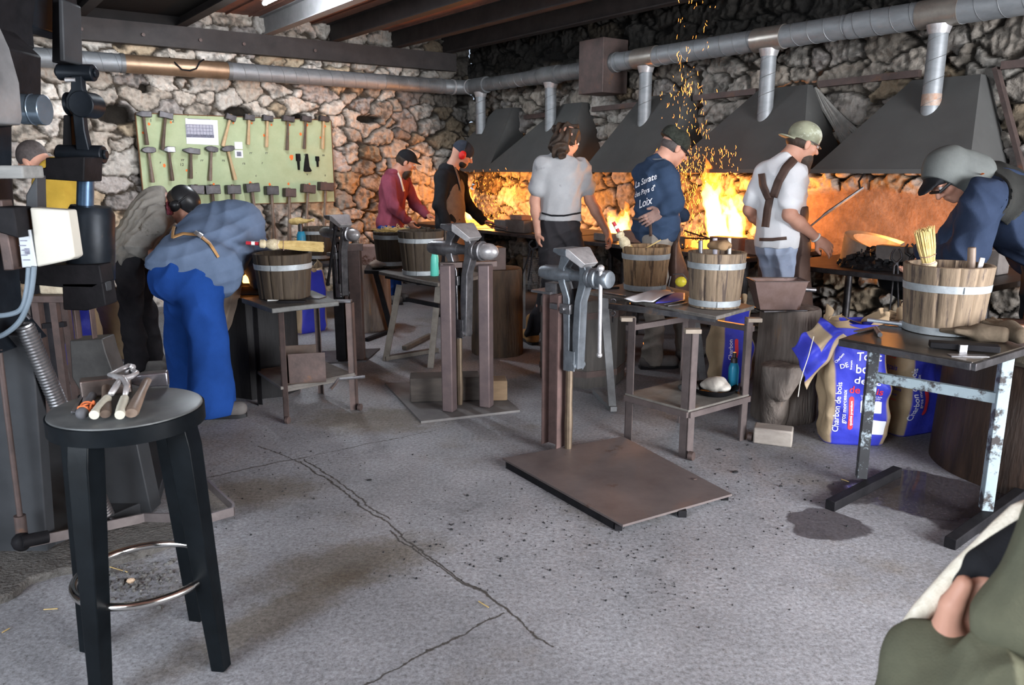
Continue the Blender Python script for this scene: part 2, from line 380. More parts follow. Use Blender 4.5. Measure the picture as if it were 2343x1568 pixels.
def normals(vs, fs):
    t = vs[fs]; fn = np.cross(t[:, 2]-t[:, 0], t[:, 3]-t[:, 1]); nr = np.zeros_like(vs)
    for i in range(4): np.add.at(nr, fs[:, i], fn)
    return nr/(np.linalg.norm(nr, axis=1)[:, None]+1e-12)
def blob(name, F, m, parent=None, res=.01, fold=0, seed=0, freq=18, label=None, origin=None):
    vs, fs = F.run(res)
    if fold: vs = folds(vs, normals(vs, fs), fold, seed, freq)
    Mw = wmat(parent) if parent else Matrix.Translation(origin if origin is not None else V((vs[:, 0].mean(), vs[:, 1].mean(), vs[:, 2].min())))
    inv = np.array(Mw.inverted()); vl = vs @ inv[:3, :3].T+inv[:3, 3]
    me = bpy.data.meshes.new(name); me.from_pydata(vl.tolist(), [], fs.tolist()); me.shade_smooth(); me.materials.append(m)
    o = bpy.data.objects.new(name, me); COL.objects.link(o); WM[o.name] = Mw
    if parent: o.parent = parent
    else: o.matrix_world = Mw
    if label: o['label'] = label
    return o
def lighting_text(body, size):
    cu = bpy.data.curves.new('t', 'FONT'); cu.body = body; cu.size = size; cu.align_x = 'CENTER'; cu.align_y = 'CENTER'; cu.resolution_u = 3; cu.offset = size*.012
    ob = bpy.data.objects.new('t', cu); COL.objects.link(ob)
    dg = bpy.context.evaluated_depsgraph_get(); me = bpy.data.meshes.new_from_object(ob.evaluated_get(dg))
    bm = bmesh.new(); bm.from_mesh(me); bmesh.ops.triangulate(bm, faces=bm.faces)
    vs = [v.co.copy() for v in bm.verts]; fs = [tuple(v.index for v in f.verts) for f in bm.faces]; bm.free()
    COL.objects.unlink(ob); bpy.data.objects.remove(ob); bpy.data.meshes.remove(me); return vs, fs
def text_on(name, lines, M, m, parent, target=None, shear=0, lift=.003, label=None):
    """lines: (body, size, x, y[, rot]) on plane M (x right, y up, z out of the surface); dropped on target mesh when given"""
    mb = MB(); bvh = None
    if target is not None:
        tm = target.data; bvh = bvhtree.BVHTree.FromPolygons([WM[target.name] @ v.co for v in tm.vertices], [tuple(p.vertices) for p in tm.polygons])
    nz = (M.to_3x3() @ V((0, 0, 1))).normalized()
    for ln in lines:
        vs, fs = lighting_text(ln[0], ln[1]); r = ln[4] if len(ln) > 4 else 0
        out = []
        for v in vs:
            x, y = v.x+shear*v.y, v.y; x, y = x*cos(r)-y*sin(r), x*sin(r)+y*cos(r)
            p = M @ V((x+ln[2], y+ln[3], 0))
            if bvh:
                h = bvh.ray_cast(p+nz*.25, -nz, .8)
                if h[0] is not None: p = h[0]+nz*lift
                else: p = p
            out.append(p)
        o = len(mb.v); mb.v += out; mb.f += [tuple(i+o for i in f) for f in fs]
    return obj(name, mb, m, parent, smooth=0, label=label)
def vnoise(x, y, seed, per=1.0):
    r = np.random.default_rng(seed).random((97, 97)); x = x/per; y = y/per
    i = np.floor(x).astype(int); j = np.floor(y).astype(int); a = x-i; b = y-j; a = a*a*(3-2*a); b = b*b*(3-2*b)
    g = lambda p, q: r[p % 97, q % 97]
    return (g(i, j)*(1-a)+g(i+1, j)*a)*(1-b)+(g(i, j+1)*(1-a)+g(i+1, j+1)*a)*b
# ================================================================== ROOM
def stone_wall(name, side, length, height, fn, seed, soot, flat=None, res=.0125, cw=.30, ch=.175, holes=()):
    nu = int(length/res)+1; nv = int(height/res)+1
    x = np.linspace(0, length, nu)[None, :].repeat(nv, 0); z = np.linspace(0, height, nv)[:, None].repeat(nu, 1)
    wx = x+.035*(vnoise(x, z, seed+1, .11)-.5)*2+.018*(vnoise(x, z, seed+5, .04)-.5)*2
    wz = z+.035*(vnoise(x, z, seed+2, .11)-.5)*2+.012*(vnoise(x, z, seed+6, .035)-.5)*2
    r = np.random.default_rng(seed); n = 128
    jx = .08+.84*r.random((n, n)); jz = .15+.7*r.random((n, n)); wt = r.random((n, n)); tx = r.normal(size=(n, n)); tz = r.normal(size=(n, n)); cr = r.random((n, n, 4)); wt = np.where(r.random((n, n)) < .3, wt*.25, .35+.65*wt)
    gi = np.floor(wx/cw).astype(int); gj = np.floor(wz/ch).astype(int)
    f1 = np.full(x.shape, 9.); f2 = f1.copy(); ci = np.zeros_like(gi); cj = np.zeros_like(gj); dx = np.zeros_like(x); dz = dx.copy()
    for a in range(-2, 3):
        for b in range(-2, 3):
            I = gi+a; J = gj+b; px = (I+jx[I % n, J % n]+.5*(J % 2))*cw; pz = (J+jz[I % n, J % n])*ch
            ux = (wx-px)*.66; uz = (wz-pz)
            d = (np.abs(ux)**3.2+np.abs(uz)**3.2)**(1/3.2)*(1.15-.35*wt[I % n, J % n])-.085*(wt[I % n, J % n]-.45)
            lt = d < f1; f2 = np.where(lt, f1, np.minimum(f2, d)); ci = np.where(lt, I % n, ci); cj = np.where(lt, J % n, cj)
            dx = np.where(lt, wx-px, dx); dz = np.where(lt, wz-pz, dz); f1 = np.where(lt, d, f1)
    gw = .001+.013*vnoise(x, z, seed+30, .16); e = np.clip((f2-f1-gw)/.011, 0, 1); e = e*e*(3-2*e)
    rnd = cr[ci, cj]; proud = .035+.055*rnd[..., 3]
    h = e*(proud+.10*(dx*tx[ci, cj]+dz*tz[ci, cj]).clip(-.2, .2)+.034*(np.abs(vnoise(x, z, seed+9, .06)-.5)*-2+.5)+.020*(vnoise(x, z, seed+10, .026)-.5))
    h = h*(.78+.22*np.clip((f2-f1)/.04, 0, 1))+.012*(vnoise(x, z, seed+3, .03)-.5)*(1-e)
    pal = np.array([[.58, .53, .47], [.66, .63, .58], [.50, .45, .39], [.52, .42, .30], [.44, .41, .39], [.72, .68, .63], [.56, .51, .45]])
    col = pal[(rnd[..., 0]*7).astype(int)]*(.75+.5*rnd[..., 1:2])
    mort = np.array([.075, .06, .046])*(.7+.6*vnoise(x, z, seed+4, .09))[..., None]
    for (hx, hz, ha, hb) in holes:
        q = ((x-hx)/ha)**2+((z-hz)/hb)**2+.5*(vnoise(x, z, seed+8, .06)-.5); k = np.clip((1.1-q)/.3, 0, 1); h = h*(1-k)-.10*k; mort = mort*(1-.7*k[..., None]); e = e*(1-k)
    dirt = np.clip((vnoise(x, z, seed+12, .04)*.45+vnoise(x, z, seed+14, .016)*.3+vnoise(x, z, seed+13, .13)*.4-.60)*4.5, 0, 1)[..., None]
    col = col*(1-.62*dirt)
    c = col*e[..., None]+mort*(1-e[..., None])
    if flat is not None:
        k, fc = flat(x, z); h = h*(1-k)+(.045+.01*vnoise(x, z, seed+20, .2))*k
        c = c*(1-k[..., None])+np.array(fc)*(.75+.5*vnoise(x, z, seed+21, .1))[..., None]*k[..., None]
    c = c*soot(x, z)[..., None]
    pts = [fn(a, b, hh) for a, b, hh in zip(x.ravel(), z.ravel(), h.ravel())]
    idx = np.arange(nu*nv).reshape(nv, nu); fs = np.stack([idx[:-1, :-1].ravel(), idx[:-1, 1:].ravel(), idx[1:, 1:].ravel(), idx[1:, :-1].ravel()], 1)
    me = bpy.data.meshes.new(name); me.from_pydata(pts, [], fs.tolist()); me.shade_smooth()
    at = me.color_attributes.new('Col', 'FLOAT_COLOR', 'POINT'); cc = np.ones((nu*nv, 4), np.float32); cc[:, :3] = c.reshape(-1, 3); at.data.foreach_set('color', cc.ravel())
    me.materials.append(mat('rubble stone', (1.15, 1.13, 1.11), (.66, .62, .59), 20, .9, 0, .9, attr='Col', bscale=42, bdist=.011, detail=10))
    o = bpy.data.objects.new(name, me); COL.objects.link(o); WM[o.name] = Matrix(); o['kind'] = 'structure'; return o
def fn_h(a, z, h): p = CORNER+W*(a)+U*(h-.05); return (p.x, p.y, z)
def fn_f(a, z, h): p = CORNER+U*(a)+W*(h-.05); return (p.x, p.y, z)
def soot_h(x, z):      # soot near the corner; darker under the roof
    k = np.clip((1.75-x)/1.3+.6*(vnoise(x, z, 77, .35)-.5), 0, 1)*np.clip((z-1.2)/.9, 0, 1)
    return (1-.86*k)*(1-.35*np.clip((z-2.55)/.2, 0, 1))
def soot_shade_f(x, z):  # soot, with the dimness of the upper forge wall painted in
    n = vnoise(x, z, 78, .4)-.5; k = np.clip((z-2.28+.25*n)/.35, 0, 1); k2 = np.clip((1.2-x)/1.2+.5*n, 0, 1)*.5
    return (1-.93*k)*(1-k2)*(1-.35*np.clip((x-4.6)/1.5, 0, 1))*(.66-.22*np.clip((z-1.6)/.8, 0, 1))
def flat_f(x, z):
    n = vnoise(x, z, 79, .3)-.5
    k = np.clip((1.28+.3*n-z)/.06, 0, 1)*np.clip((x-4.9+.6*n)/.15, 0, 1)*np.clip((z-.62+.1*n)/.05, 0, 1)
    return k, (.42, .26, .17)
L_H = 6.6; L_F = 8.6
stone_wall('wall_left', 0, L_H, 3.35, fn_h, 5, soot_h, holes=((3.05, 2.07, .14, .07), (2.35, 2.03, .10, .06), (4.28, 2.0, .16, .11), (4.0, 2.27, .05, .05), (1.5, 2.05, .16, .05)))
stone_wall('wall_right', 0, L_F, 3.35, fn_f, 9, soot_shade_f, flat=flat_f)
dull = mat('dull sooty plaster', (.13, .12, .11), (.08, .075, .07), 3, .9, 0, .4)
# the rest of the shell, outside the frame (daylight comes in through its doorway and window)
DRP = .12; RH = 3.25; SX = 12.6; TX = 9.2
m = MB(); m.box((0, 0, 0), (SX-L_F, .1, 3.4), frame(R((SX+L_F)/2, -.07, 1.7), x=U)); struct('wall_right_rear', m, dull)
m = MB(); m.box((0, 0, 0), (.1, TX-L_H, 3.4), frame(R(-.07, (TX+L_H)/2, 1.7), x=U)); struct('wall_left_rear', m, dull)
m = MB()                                  # wall opposite the forges, with a window band
for (a, b, z0, z1) in ((0, 4.6, 0, 3.4), (4.6, 9.6, 0, .5), (4.6, 9.6, 2.9, 3.4), (9.6, SX, 0, 3.4)):
    m.box((0, 0, 0), (b-a, .15, z1-z0), frame(R((a+b)/2, TX, (z0+z1)/2), x=U))
struct('wall_opposite', m, dull)
m = MB()                                  # wall behind the camera, with a wide doorway
for (a, b, z0, z1) in ((0, .4, 0, 3.4), (.4, 4.9, 2.95, 3.4), (4.9, TX, 0, 3.4)):
    m.box((0, 0, 0), (.15, b-a, z1-z0), frame(R(SX, (a+b)/2, (z0+z1)/2), x=U))
struct('wall_back', m, dull)
# ------------------------------------------------------------------ floor
def make_floor():
    mb = MB(); c = [R(-.1, -.1), R(SX, -.1), R(SX, TX), R(-.1, TX)]
    mb.add([(p.x, p.y, 0) for p in c]+[(p.x, p.y, -.1) for p in c], [(0, 1, 2, 3), (7, 6, 5, 4), (0, 4, 5, 1), (1, 5, 6, 2), (2, 6, 7, 3), (3, 7, 4, 0)])
    m = bpy.data.materials.new('worn concrete'); m.use_nodes = True; nt = m.node_tree; L = nt.links.new; bs = nt.nodes['Principled BSDF']
    tc = _n(nt, 'ShaderNodeTexCoord'); vec = tc.outputs['Object']
    def noise(sc, det=8, ro=.65, v=None):
        n = _n(nt, 'ShaderNodeTexNoise'); n.inputs['Scale'].default_value = sc; n.inputs['Detail'].default_value = det; n.inputs['Roughness'].default_value = ro; L(v or vec, n.inputs['Vector']); return n.outputs['Fac']
    def ramp(f, *st):
        r = _n(nt, 'ShaderNodeValToRGB'); e = r.color_ramp.elements
        while len(e) < len(st): e.new(.5)
        for i, (p, c) in enumerate(st): e[i].position = p; e[i].color = (*c, 1) if len(c) == 3 else c
        L(f, r.inputs['Fac']); return r.outputs['Color']
    def mix(f, a, b, bl='MIX'):
        x = _n(nt, 'ShaderNodeMix', data_type='RGBA', blend_type=bl)
        (L(f, x.inputs[0]) if hasattr(f, 'links') else setattr(x.inputs[0], 'default_value', f))
        for v, i in ((a, 6), (b, 7)):
            if hasattr(v, 'links'): L(v, x.inputs[i])
            else: x.inputs[i].default_value = (*v, 1)
        return x.outputs[2]
    base = ramp(noise(1.3, 6), (.35, (.205, .208, .220)), (.65, (.318, .322, .340)))
    fine = ramp(noise(62, 12, .85), (.38, (.42, .41, .40)), (.5, (.95, .95, .96)), (.62, (1.45, 1.46, 1.50)))
    c = mix(1.0, base, fine, 'MULTIPLY')
    dust = ramp(noise(.9, 9, .7), (.54, (0, 0, 0)), (.66, (1, 1, 1)))
    c = mix(dust, c, mix(1.0, c, (.78, .71, .61), 'MULTIPLY'))
    soot = ramp(noise(2.1, 10, .75), (.56, (0, 0, 0)), (.72, (.8, .8, .8)))
    c = mix(soot, c, mix(1.0, c, (.42, .41, .41), 'MULTIPLY'))
    gp = _n(nt, 'ShaderNodeVectorMath', operation='DOT_PRODUCT'); L(vec, gp.inputs[0]); gp.inputs[1].default_value = W   # soot plus far-floor shade painted in, darker towards the forges
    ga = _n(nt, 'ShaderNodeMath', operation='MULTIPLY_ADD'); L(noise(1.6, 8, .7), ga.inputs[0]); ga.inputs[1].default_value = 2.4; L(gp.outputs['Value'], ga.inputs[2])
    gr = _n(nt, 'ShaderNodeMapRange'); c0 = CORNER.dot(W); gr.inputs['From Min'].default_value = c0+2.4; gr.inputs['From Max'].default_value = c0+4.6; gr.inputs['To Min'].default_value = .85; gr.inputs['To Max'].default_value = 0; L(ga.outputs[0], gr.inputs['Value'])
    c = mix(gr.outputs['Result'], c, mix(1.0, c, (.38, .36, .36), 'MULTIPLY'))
    for (bx, by, br, b2, ba) in ((800, 1290, .42, .20, .5), (560, 1130, .40, .22, .2), (650, 1400, .5, .12, .9), (860, 960, .5, .3, 0)):
        pp = G(bx, by); mp2 = _n(nt, 'ShaderNodeMapping', vector_type='TEXTURE'); mp2.inputs['Location'].default_value = (pp.x, pp.y, 0); mp2.inputs['Rotation'].default_value = (0, 0, ba); mp2.inputs['Scale'].default_value = (br, b2, 1); L(vec, mp2.inputs['Vector'])
        l2 = _n(nt, 'ShaderNodeVectorMath', operation='LENGTH'); L(mp2.outputs['Vector'], l2.inputs[0]); a2 = _n(nt, 'ShaderNodeMath', operation='MULTIPLY_ADD'); L(noise(9, 10, .8), a2.inputs[0]); a2.inputs[1].default_value = 1.6; L(l2.outputs['Value'], a2.inputs[2])
        r2 = _n(nt, 'ShaderNodeMapRange'); r2.inputs['From Min'].default_value = 1.3; r2.inputs['From Max'].default_value = 1.9; r2.inputs['To Min'].default_value = .85; r2.inputs['To Max'].default_value = 0; L(a2.outputs[0], r2.inputs['Value']); c = mix(r2.outputs['Result'], c, mix(1.0, c, (.58, .50, .38), 'MULTIPLY'))
    pits = ramp(noise(85, 4, .6), (.30, (1, 1, 1)), (.36, (0, 0, 0)))
    c = mix(pits, c, (.06, .055, .05))
    # cracks: distance from lines on the floor
    def dist(px, py, qx, qy):      # distance to a line through two ground points (m)
        d = V((qx-px, qy-py, 0)).normalized(); nn = V((-d.y, d.x, 0))
        wn = _n(nt, 'ShaderNodeTexNoise'); wn.inputs['Scale'].default_value = 3.5; wn.inputs['Detail'].default_value = 10; wn.inputs['Roughness'].default_value = .7; L(vec, wn.inputs['Vector'])
        dp = _n(nt, 'ShaderNodeVectorMath', operation='DOT_PRODUCT'); L(vec, dp.inputs[0]); dp.inputs[1].default_value = nn
        a = _n(nt, 'ShaderNodeMath', operation='SUBTRACT'); L(dp.outputs['Value'], a.inputs[0]); a.inputs[1].default_value = nn.x*px+nn.y*py
        w = _n(nt, 'ShaderNodeMath', operation='MULTIPLY_ADD'); L(wn.outputs['Fac'], w.inputs[0]); w.inputs[1].default_value = .10; L(a.outputs[0], w.inputs[2])
        s = _n(nt, 'ShaderNodeMath', operation='SUBTRACT'); L(w.outputs[0], s.inputs[0]); s.inputs[1].default_value = .05
        ab = _n(nt, 'ShaderNodeMath', operation='ABSOLUTE'); L(s.outputs[0], ab.inputs[0])
        al = _n(nt, 'ShaderNodeVectorMath', operation='DOT_PRODUCT'); L(vec, al.inputs[0]); al.inputs[1].default_value = d
        return ab.outputs[0], al.outputs['Value'], d
    def crack(p, q, width, ext0=0, ext1=0):
        p = G(*p); q = G(*q); ab, al, d = dist(p.x, p.y, q.x, q.y); a0 = d.x*p.x+d.y*p.y-ext0; a1 = d.x*q.x+d.y*q.y+ext1
        r = _n(nt, 'ShaderNodeMapRange'); r.inputs['From Min'].default_value = width*.35; r.inputs['From Max'].default_value = width; r.inputs['To Min'].default_value = 1; r.inputs['To Max'].default_value = 0; L(ab, r.inputs['Value'])
        g1 = _n(nt, 'ShaderNodeMath', operation='GREATER_THAN'); L(al, g1.inputs[0]); g1.inputs[1].default_value = a0
        g2 = _n(nt, 'ShaderNodeMath', operation='LESS_THAN'); L(al, g2.inputs[0]); g2.inputs[1].default_value = a1
        m1 = _n(nt, 'ShaderNodeMath', operation='MULTIPLY'); L(g1.outputs[0], m1.inputs[0]); L(g2.outputs[0], m1.inputs[1])
        m2 = _n(nt, 'ShaderNodeMath', operation='MULTIPLY'); L(m1.outputs[0], m2.inputs[0]); L(r.outputs['Result'], m2.inputs[1]); return m2.outputs[0]
    cr = [crack((690, 1055), (1190, 1425), .007), crack((700, 1050), (890, 1190), .006), crack((890, 1215), (1270, 1480), .006), crack((470, 1095), (700, 1045), .008, 1.0), crack((1150, 1400), (840, 1560), .006, 0, .3), crack((700, 1045), (1000, 985), .004), crack((640, 1040), (690, 1058), .006, .2)]
    tot = cr[0]
    for k in cr[1:]:
        a = _n(nt, 'ShaderNodeMath', operation='MAXIMUM'); L(tot, a.inputs[0]); L(k, a.inputs[1]); tot = a.outputs[0]
    c = mix(tot, c, (.045, .04, .035))
    # wet patches: ellipses warped by noise
    def wet(px, py, rx, ry, ang=0):
        p = G(px, py); mp = _n(nt, 'ShaderNodeMapping', vector_type='TEXTURE'); mp.inputs['Location'].default_value = (p.x, p.y, 0); mp.inputs['Rotation'].default_value = (0, 0, ang); mp.inputs['Scale'].default_value = (rx, ry, 1)
        wn = _n(nt, 'ShaderNodeTexNoise'); wn.inputs['Scale'].default_value = 5; wn.inputs['Detail'].default_value = 5; L(vec, wn.inputs['Vector'])
        ad = _n(nt, 'ShaderNodeVectorMath', operation='MULTIPLY_ADD'); L(wn.outputs['Color'], ad.inputs[0]); ad.inputs[1].default_value = (.28, .28, 0); L(vec, ad.inputs[2])
        sb = _n(nt, 'ShaderNodeVectorMath', operation='SUBTRACT'); L(ad.outputs[0], sb.inputs[0]); sb.inputs[1].default_value = (.14, .14, 0)
        L(sb.outputs[0], mp.inputs['Vector']); ln = _n(nt, 'ShaderNodeVectorMath', operation='LENGTH'); L(mp.outputs['Vector'], ln.inputs[0])
        r = _n(nt, 'ShaderNodeMapRange'); r.inputs['From Min'].default_value = .93; r.inputs['From Max'].default_value = 1.03; r.inputs['To Min'].default_value = 1; r.inputs['To Max'].default_value = 0; L(ln.outputs['Value'], r.inputs['Value']); return r.outputs['Result']
    ws = [wet(1890, 1205, .17, .15, .4), wet(2010, 1120, .24, .14, .6), wet(2130, 1130, .36, .26, .3), wet(2230, 1180, .25, .2)]
    tot = ws[0]
    for k in ws[1:]:
        a = _n(nt, 'ShaderNodeMath', operation='MAXIMUM'); L(tot, a.inputs[0]); L(k, a.inputs[1]); tot = a.outputs[0]
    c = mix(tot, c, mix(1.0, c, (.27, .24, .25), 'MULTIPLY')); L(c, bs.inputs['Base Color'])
    pud = ws[2]; r = _n(nt, 'ShaderNodeMapRange'); r.inputs['To Min'].default_value = .72; r.inputs['To Max'].default_value = .08; L(pud, r.inputs['Value'])
    L(r.outputs['Result'], bs.inputs['Roughness'])
    bp = _n(nt, 'ShaderNodeBump'); bp.inputs['Strength'].default_value = .55; bp.inputs['Distance'].default_value = .008
    hh = _n(nt, 'ShaderNodeMath', operation='MULTIPLY'); inv = _n(nt, 'ShaderNodeMath', operation='SUBTRACT'); inv.inputs[0].default_value = 1; L(pud, inv.inputs[1])
    L(noise(26, 10, .75), hh.inputs[0]); L(inv.outputs[0], hh.inputs[1]); L(hh.outputs[0], bp.inputs['Height']); L(bp.outputs['Normal'], bs.inputs['Normal'])
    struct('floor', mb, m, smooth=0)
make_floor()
# ------------------------------------------------------------------ roof: deck of hollow clay boards on steel joists, wall plate
deck = mat('terracotta roof boards', (.26, .12, .085), (.14, .07, .055), 3, .85, 0, .3, stretch=(1, 1, 1), spots=(.10, .07, .06), spot_at=.58)
mb = MB(); mb.box((0, 0, .05), (SX+.2, TX+.2, .1), frame(R(SX/2, TX/2, 3.2-DRP), x=U))
k = 0
while k*.24 < TX: mb.box((0, 0, -.008), (SX, .012, .016), frame(R(SX/2, k*.24, 3.2-DRP), x=U)); k += 1
struct('ceiling', mb, deck)
light('POINT', P(625, 25, 7.4), 22, (.85, .92, 1), .12, name='lamp light') if False else None
JT = [(4.55, beam_m), (3.62, beam_m), (2.72, beam_lit), (1.95, beam_m), (1.15, beam_m), (.42, beam_m), (5.6, beam_m), (6.7, beam_m)]
for i, (t, mm) in enumerate(JT):
    mb = MB(); h = .20
    M0 = frame(R(SX/2, t, 3.0-DRP), x=U)
    mb.box((0, 0, .006), (SX, .10, .012), M0); mb.box((0, 0, h-.006), (SX, .10, .012), M0); mb.box((0, 0, h/2), (SX, .010, h-.02), M0)
    struct('trim_%d' % (i+1), mb, mm, label='steel roof joist')
mb = MB(); M0 = frame(R(.12, TX/2-.3, 2.79-DRP), x=U)
mb.box((-.05, 0, .005), (.12, TX-1.2, .01), M0); mb.box((-.05, 0, .205), (.12, TX-1.2, .01), M0); mb.box((.005, 0, .105), (.01, TX-1.2, .19), M0)
struct('trim_9', mb, beam_m, label='steel wall plate under the joists')
mb = MB()
for t in (2.2, 3.0, 3.45, 4.0, 4.55): p = R(.135, t, 2.88-DRP); mb.cyl(p, p+U*.02, .018, n=6)
struct('trim_10', mb, rusty, label='bolt heads of the wall plate')
mb = MB(); mb.box((0, 0, 0), (.05, 3.6, .22), frame(R(.06, 5.42, 2.99), x=U)); struct('trim_11', mb, mat('black tarred boards', (.014, .012, .012), (.008, .007, .007), 6, .8, 0, .2), label='dark board closing the gap above the wall plate')
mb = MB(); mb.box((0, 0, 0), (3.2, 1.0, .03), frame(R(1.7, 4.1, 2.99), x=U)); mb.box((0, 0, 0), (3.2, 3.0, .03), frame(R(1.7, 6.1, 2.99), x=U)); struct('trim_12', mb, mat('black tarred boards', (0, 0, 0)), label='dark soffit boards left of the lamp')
# ------------------------------------------------------------------ strip lamp
lt = thing('strip_lamp', 'lit white fluorescent strip lamp hanging under the roof between two joists', 'lamp', P(610, 8, 8.0))
a = P(606, 7, 7.6); dU = U
L0 = a; L1 = a+U*1.25
mb = MB(); mb.cyl(L0, L1, .018, n=12); obj('tube', mb, mat('lamp glow', (1, 1, 1), (1, 1, 1), 3, .3, 0, 0, emit=(.80, .90, 1), estr=160), lt)
mb = MB(); mb.bar(L0+UP*.045-U*.03, L1+UP*.045+U*.03, .09, .035); obj('housing', mb, white_p, lt)
for q in (L0, L1):
    mb = MB(); mb.bar(q+UP*.06, V((q.x, q.y, 3.2-DRP)), .012, .012); obj('hanger', mb, beam_m, lt)
    mb = MB(); mb.cyl(q-U*.02, q+U*.02, .022); obj('end_cap', mb, white_p, lt)
# ------------------------------------------------------------------ ducts
def spiral(mb, a, b, r, pitch=.14, rr=.0022):
    a = V(a); b = V(b); L = (b-a).length; m0 = frame(a, z=b-a); n = int(L/pitch*20); pts = []
    for i in range(n+1):
        t = i/n; an = 2*pi*i/20; pts.append(m0 @ V(((r+.001)*cos(an), (r+.001)*sin(an), t*L)))
    mb.tube(pts, rr, 4)
DZ = 2.46; DR = .088
def duct_on(o, a, b, r, m, name='pipe_run', lab=None, seam=True, n=28):
    mb = MB(); mb.cyl(a, b, r, n=n); d = obj(name, mb, m, o, label=lab)
    if seam: mb = MB(); spiral(mb, a, b, r); obj('seam', mb, galv_dirty, d)
    return d
dl = thing('exhaust_duct', 'long galvanised duct with a browned length running along the hammer wall', 'duct', R(.3, 3, DZ), 'exhaust ducts high on the walls')
def hp(px): q = on_wall_h(px, 180, .26); t = (q-CORNER).dot(W); return R(.26, t, DZ)
xs = [(-60, galv), (283, copper), (525, galv), (880, galv_dirty), (1062, None)]
pts = [hp(p) for p, _ in xs]; pts[-1] = R(.26, .62, DZ); pts[0] = R(.26, 6.4, DZ)
for i in range(4): duct_on(dl, pts[i], pts[i+1], DR, xs[i][1], lab='browned copper coloured length' if i == 1 else ('dark sooted length' if i == 3 else None), seam=i != 1)
for i in range(1, 5):
    mb = MB(); mb.cyl(pts[i]-W*.02, pts[i]+W*.02, DR+.005, n=28); obj('collar', mb, galv_dirty, dl)
mb = MB(); q = hp(400); c0 = hp(385)+UP*.06
loop = [hp(392)+V((0, 0, .09)), hp(400)+U*.10+UP*.02, hp(412)+U*.10-UP*.03, hp(430)+U*.10-UP*.035, hp(445)+U*.10-UP*.01, hp(455)+U*.085+UP*.06, hp(470)+UP*.095]
mb.tube(loop, .008, 6); obj('hanging_wire', mb, black_st, dl)
dr = thing('exhaust_duct', 'long galvanised duct with five drop pipes running above the forge hoods', 'duct', R(4, .3, DZ), 'exhaust ducts high on the walls')
O_ = .27; sC = [.62, 1.99, 3.42, 4.80, 6.16]
mb = MB(); arc = [R(.26+.0, .62, DZ), R(.26, .45, DZ), R(.30, .33, DZ), R(.40, .28, DZ), R(.55, O_, DZ)]
mb.tube(arc, DR, 28); obj('elbow', mb, galv_dirty, dr, smooth=180)
mb = MB()
for q, dd in ((arc[1], W), (arc[3], U)): mb.cyl(q-dd*.012, q+dd*.012, DR+.006, n=28)
obj('collar', mb, polished, dr)
duct_on(dr, R(.5, O_, DZ), R(1.6, O_, DZ), DR-.01, galv_dirty); duct_on(dr, R(1.6, O_, DZ), R(2.62, O_, DZ), DR-.005, galv_dirty)
duct_on(dr, R(3.0, O_, DZ+.03), R(4.0, O_, DZ+.03), DR, galv); duct_on(dr, R(4.0, O_, DZ+.03), R(5.5, O_, DZ+.03), DR, galv); duct_on(dr, R(5.5, O_, DZ+.03), R(8.2, O_, DZ+.03), DR+.005, galv)
HZ = [1.93, 1.90, 1.88, 1.87, 1.86]
for i, s in enumerate(sC):
    r = .062; z1 = DZ-DR+.01+(.03 if i > 1 else 0)
    tm = MB(); tm.cyl(R(s-.14, O_, DZ+(.03 if i > 1 else 0)), R(s+.14, O_, DZ+(.03 if i > 1 else 0)), DR+.008, n=28); te = obj('tee_sleeve', tm, galv_dirty if i < 2 else mat('polished duct sleeve', (.40, .37, .33), (.25, .22, .20), 6, .35, .7, 0), dr)
    tm = MB(); tm.lathe([(r+.022, -.03), (r+.004, .03)], frame(R(s, O_, z1-.03), z=-UP), 20); obj('tee_neck', tm, polished, te)
    duct_on(dr, R(s, O_, HZ[i]-.05), R(s, O_, z1-.05), r, galv, 'drop_pipe')
tm = MB(); tm.cyl(R(sC[4], O_, HZ[4]+.02), R(sC[4], O_, HZ[4]+.10), .0635, n=24); obj('rust_band', tm, mat('rusted galvanised', (.28, .15, .09), (.40, .36, .33), 14, .6, .3, .1), dr, label='rusted foot of the right drop pipe')
pb = thing('fan_housing', 'square rust-brown metal housing breaking the duct above the third hood', 'housing', R(2.82, .25, 2.3))
mb = MB(); mb.box((0, 0, 0), (.36, .34, .52), frame(R(2.8, .25, 2.46), x=U)); obj('casing', mb, rusty, pb, bev=.006)
mb = MB(); mb.cyl(R(2.98, O_, DZ+.03), R(3.03, O_, DZ+.03), DR+.01); obj('spigot', mb, galv_dirty, pb)
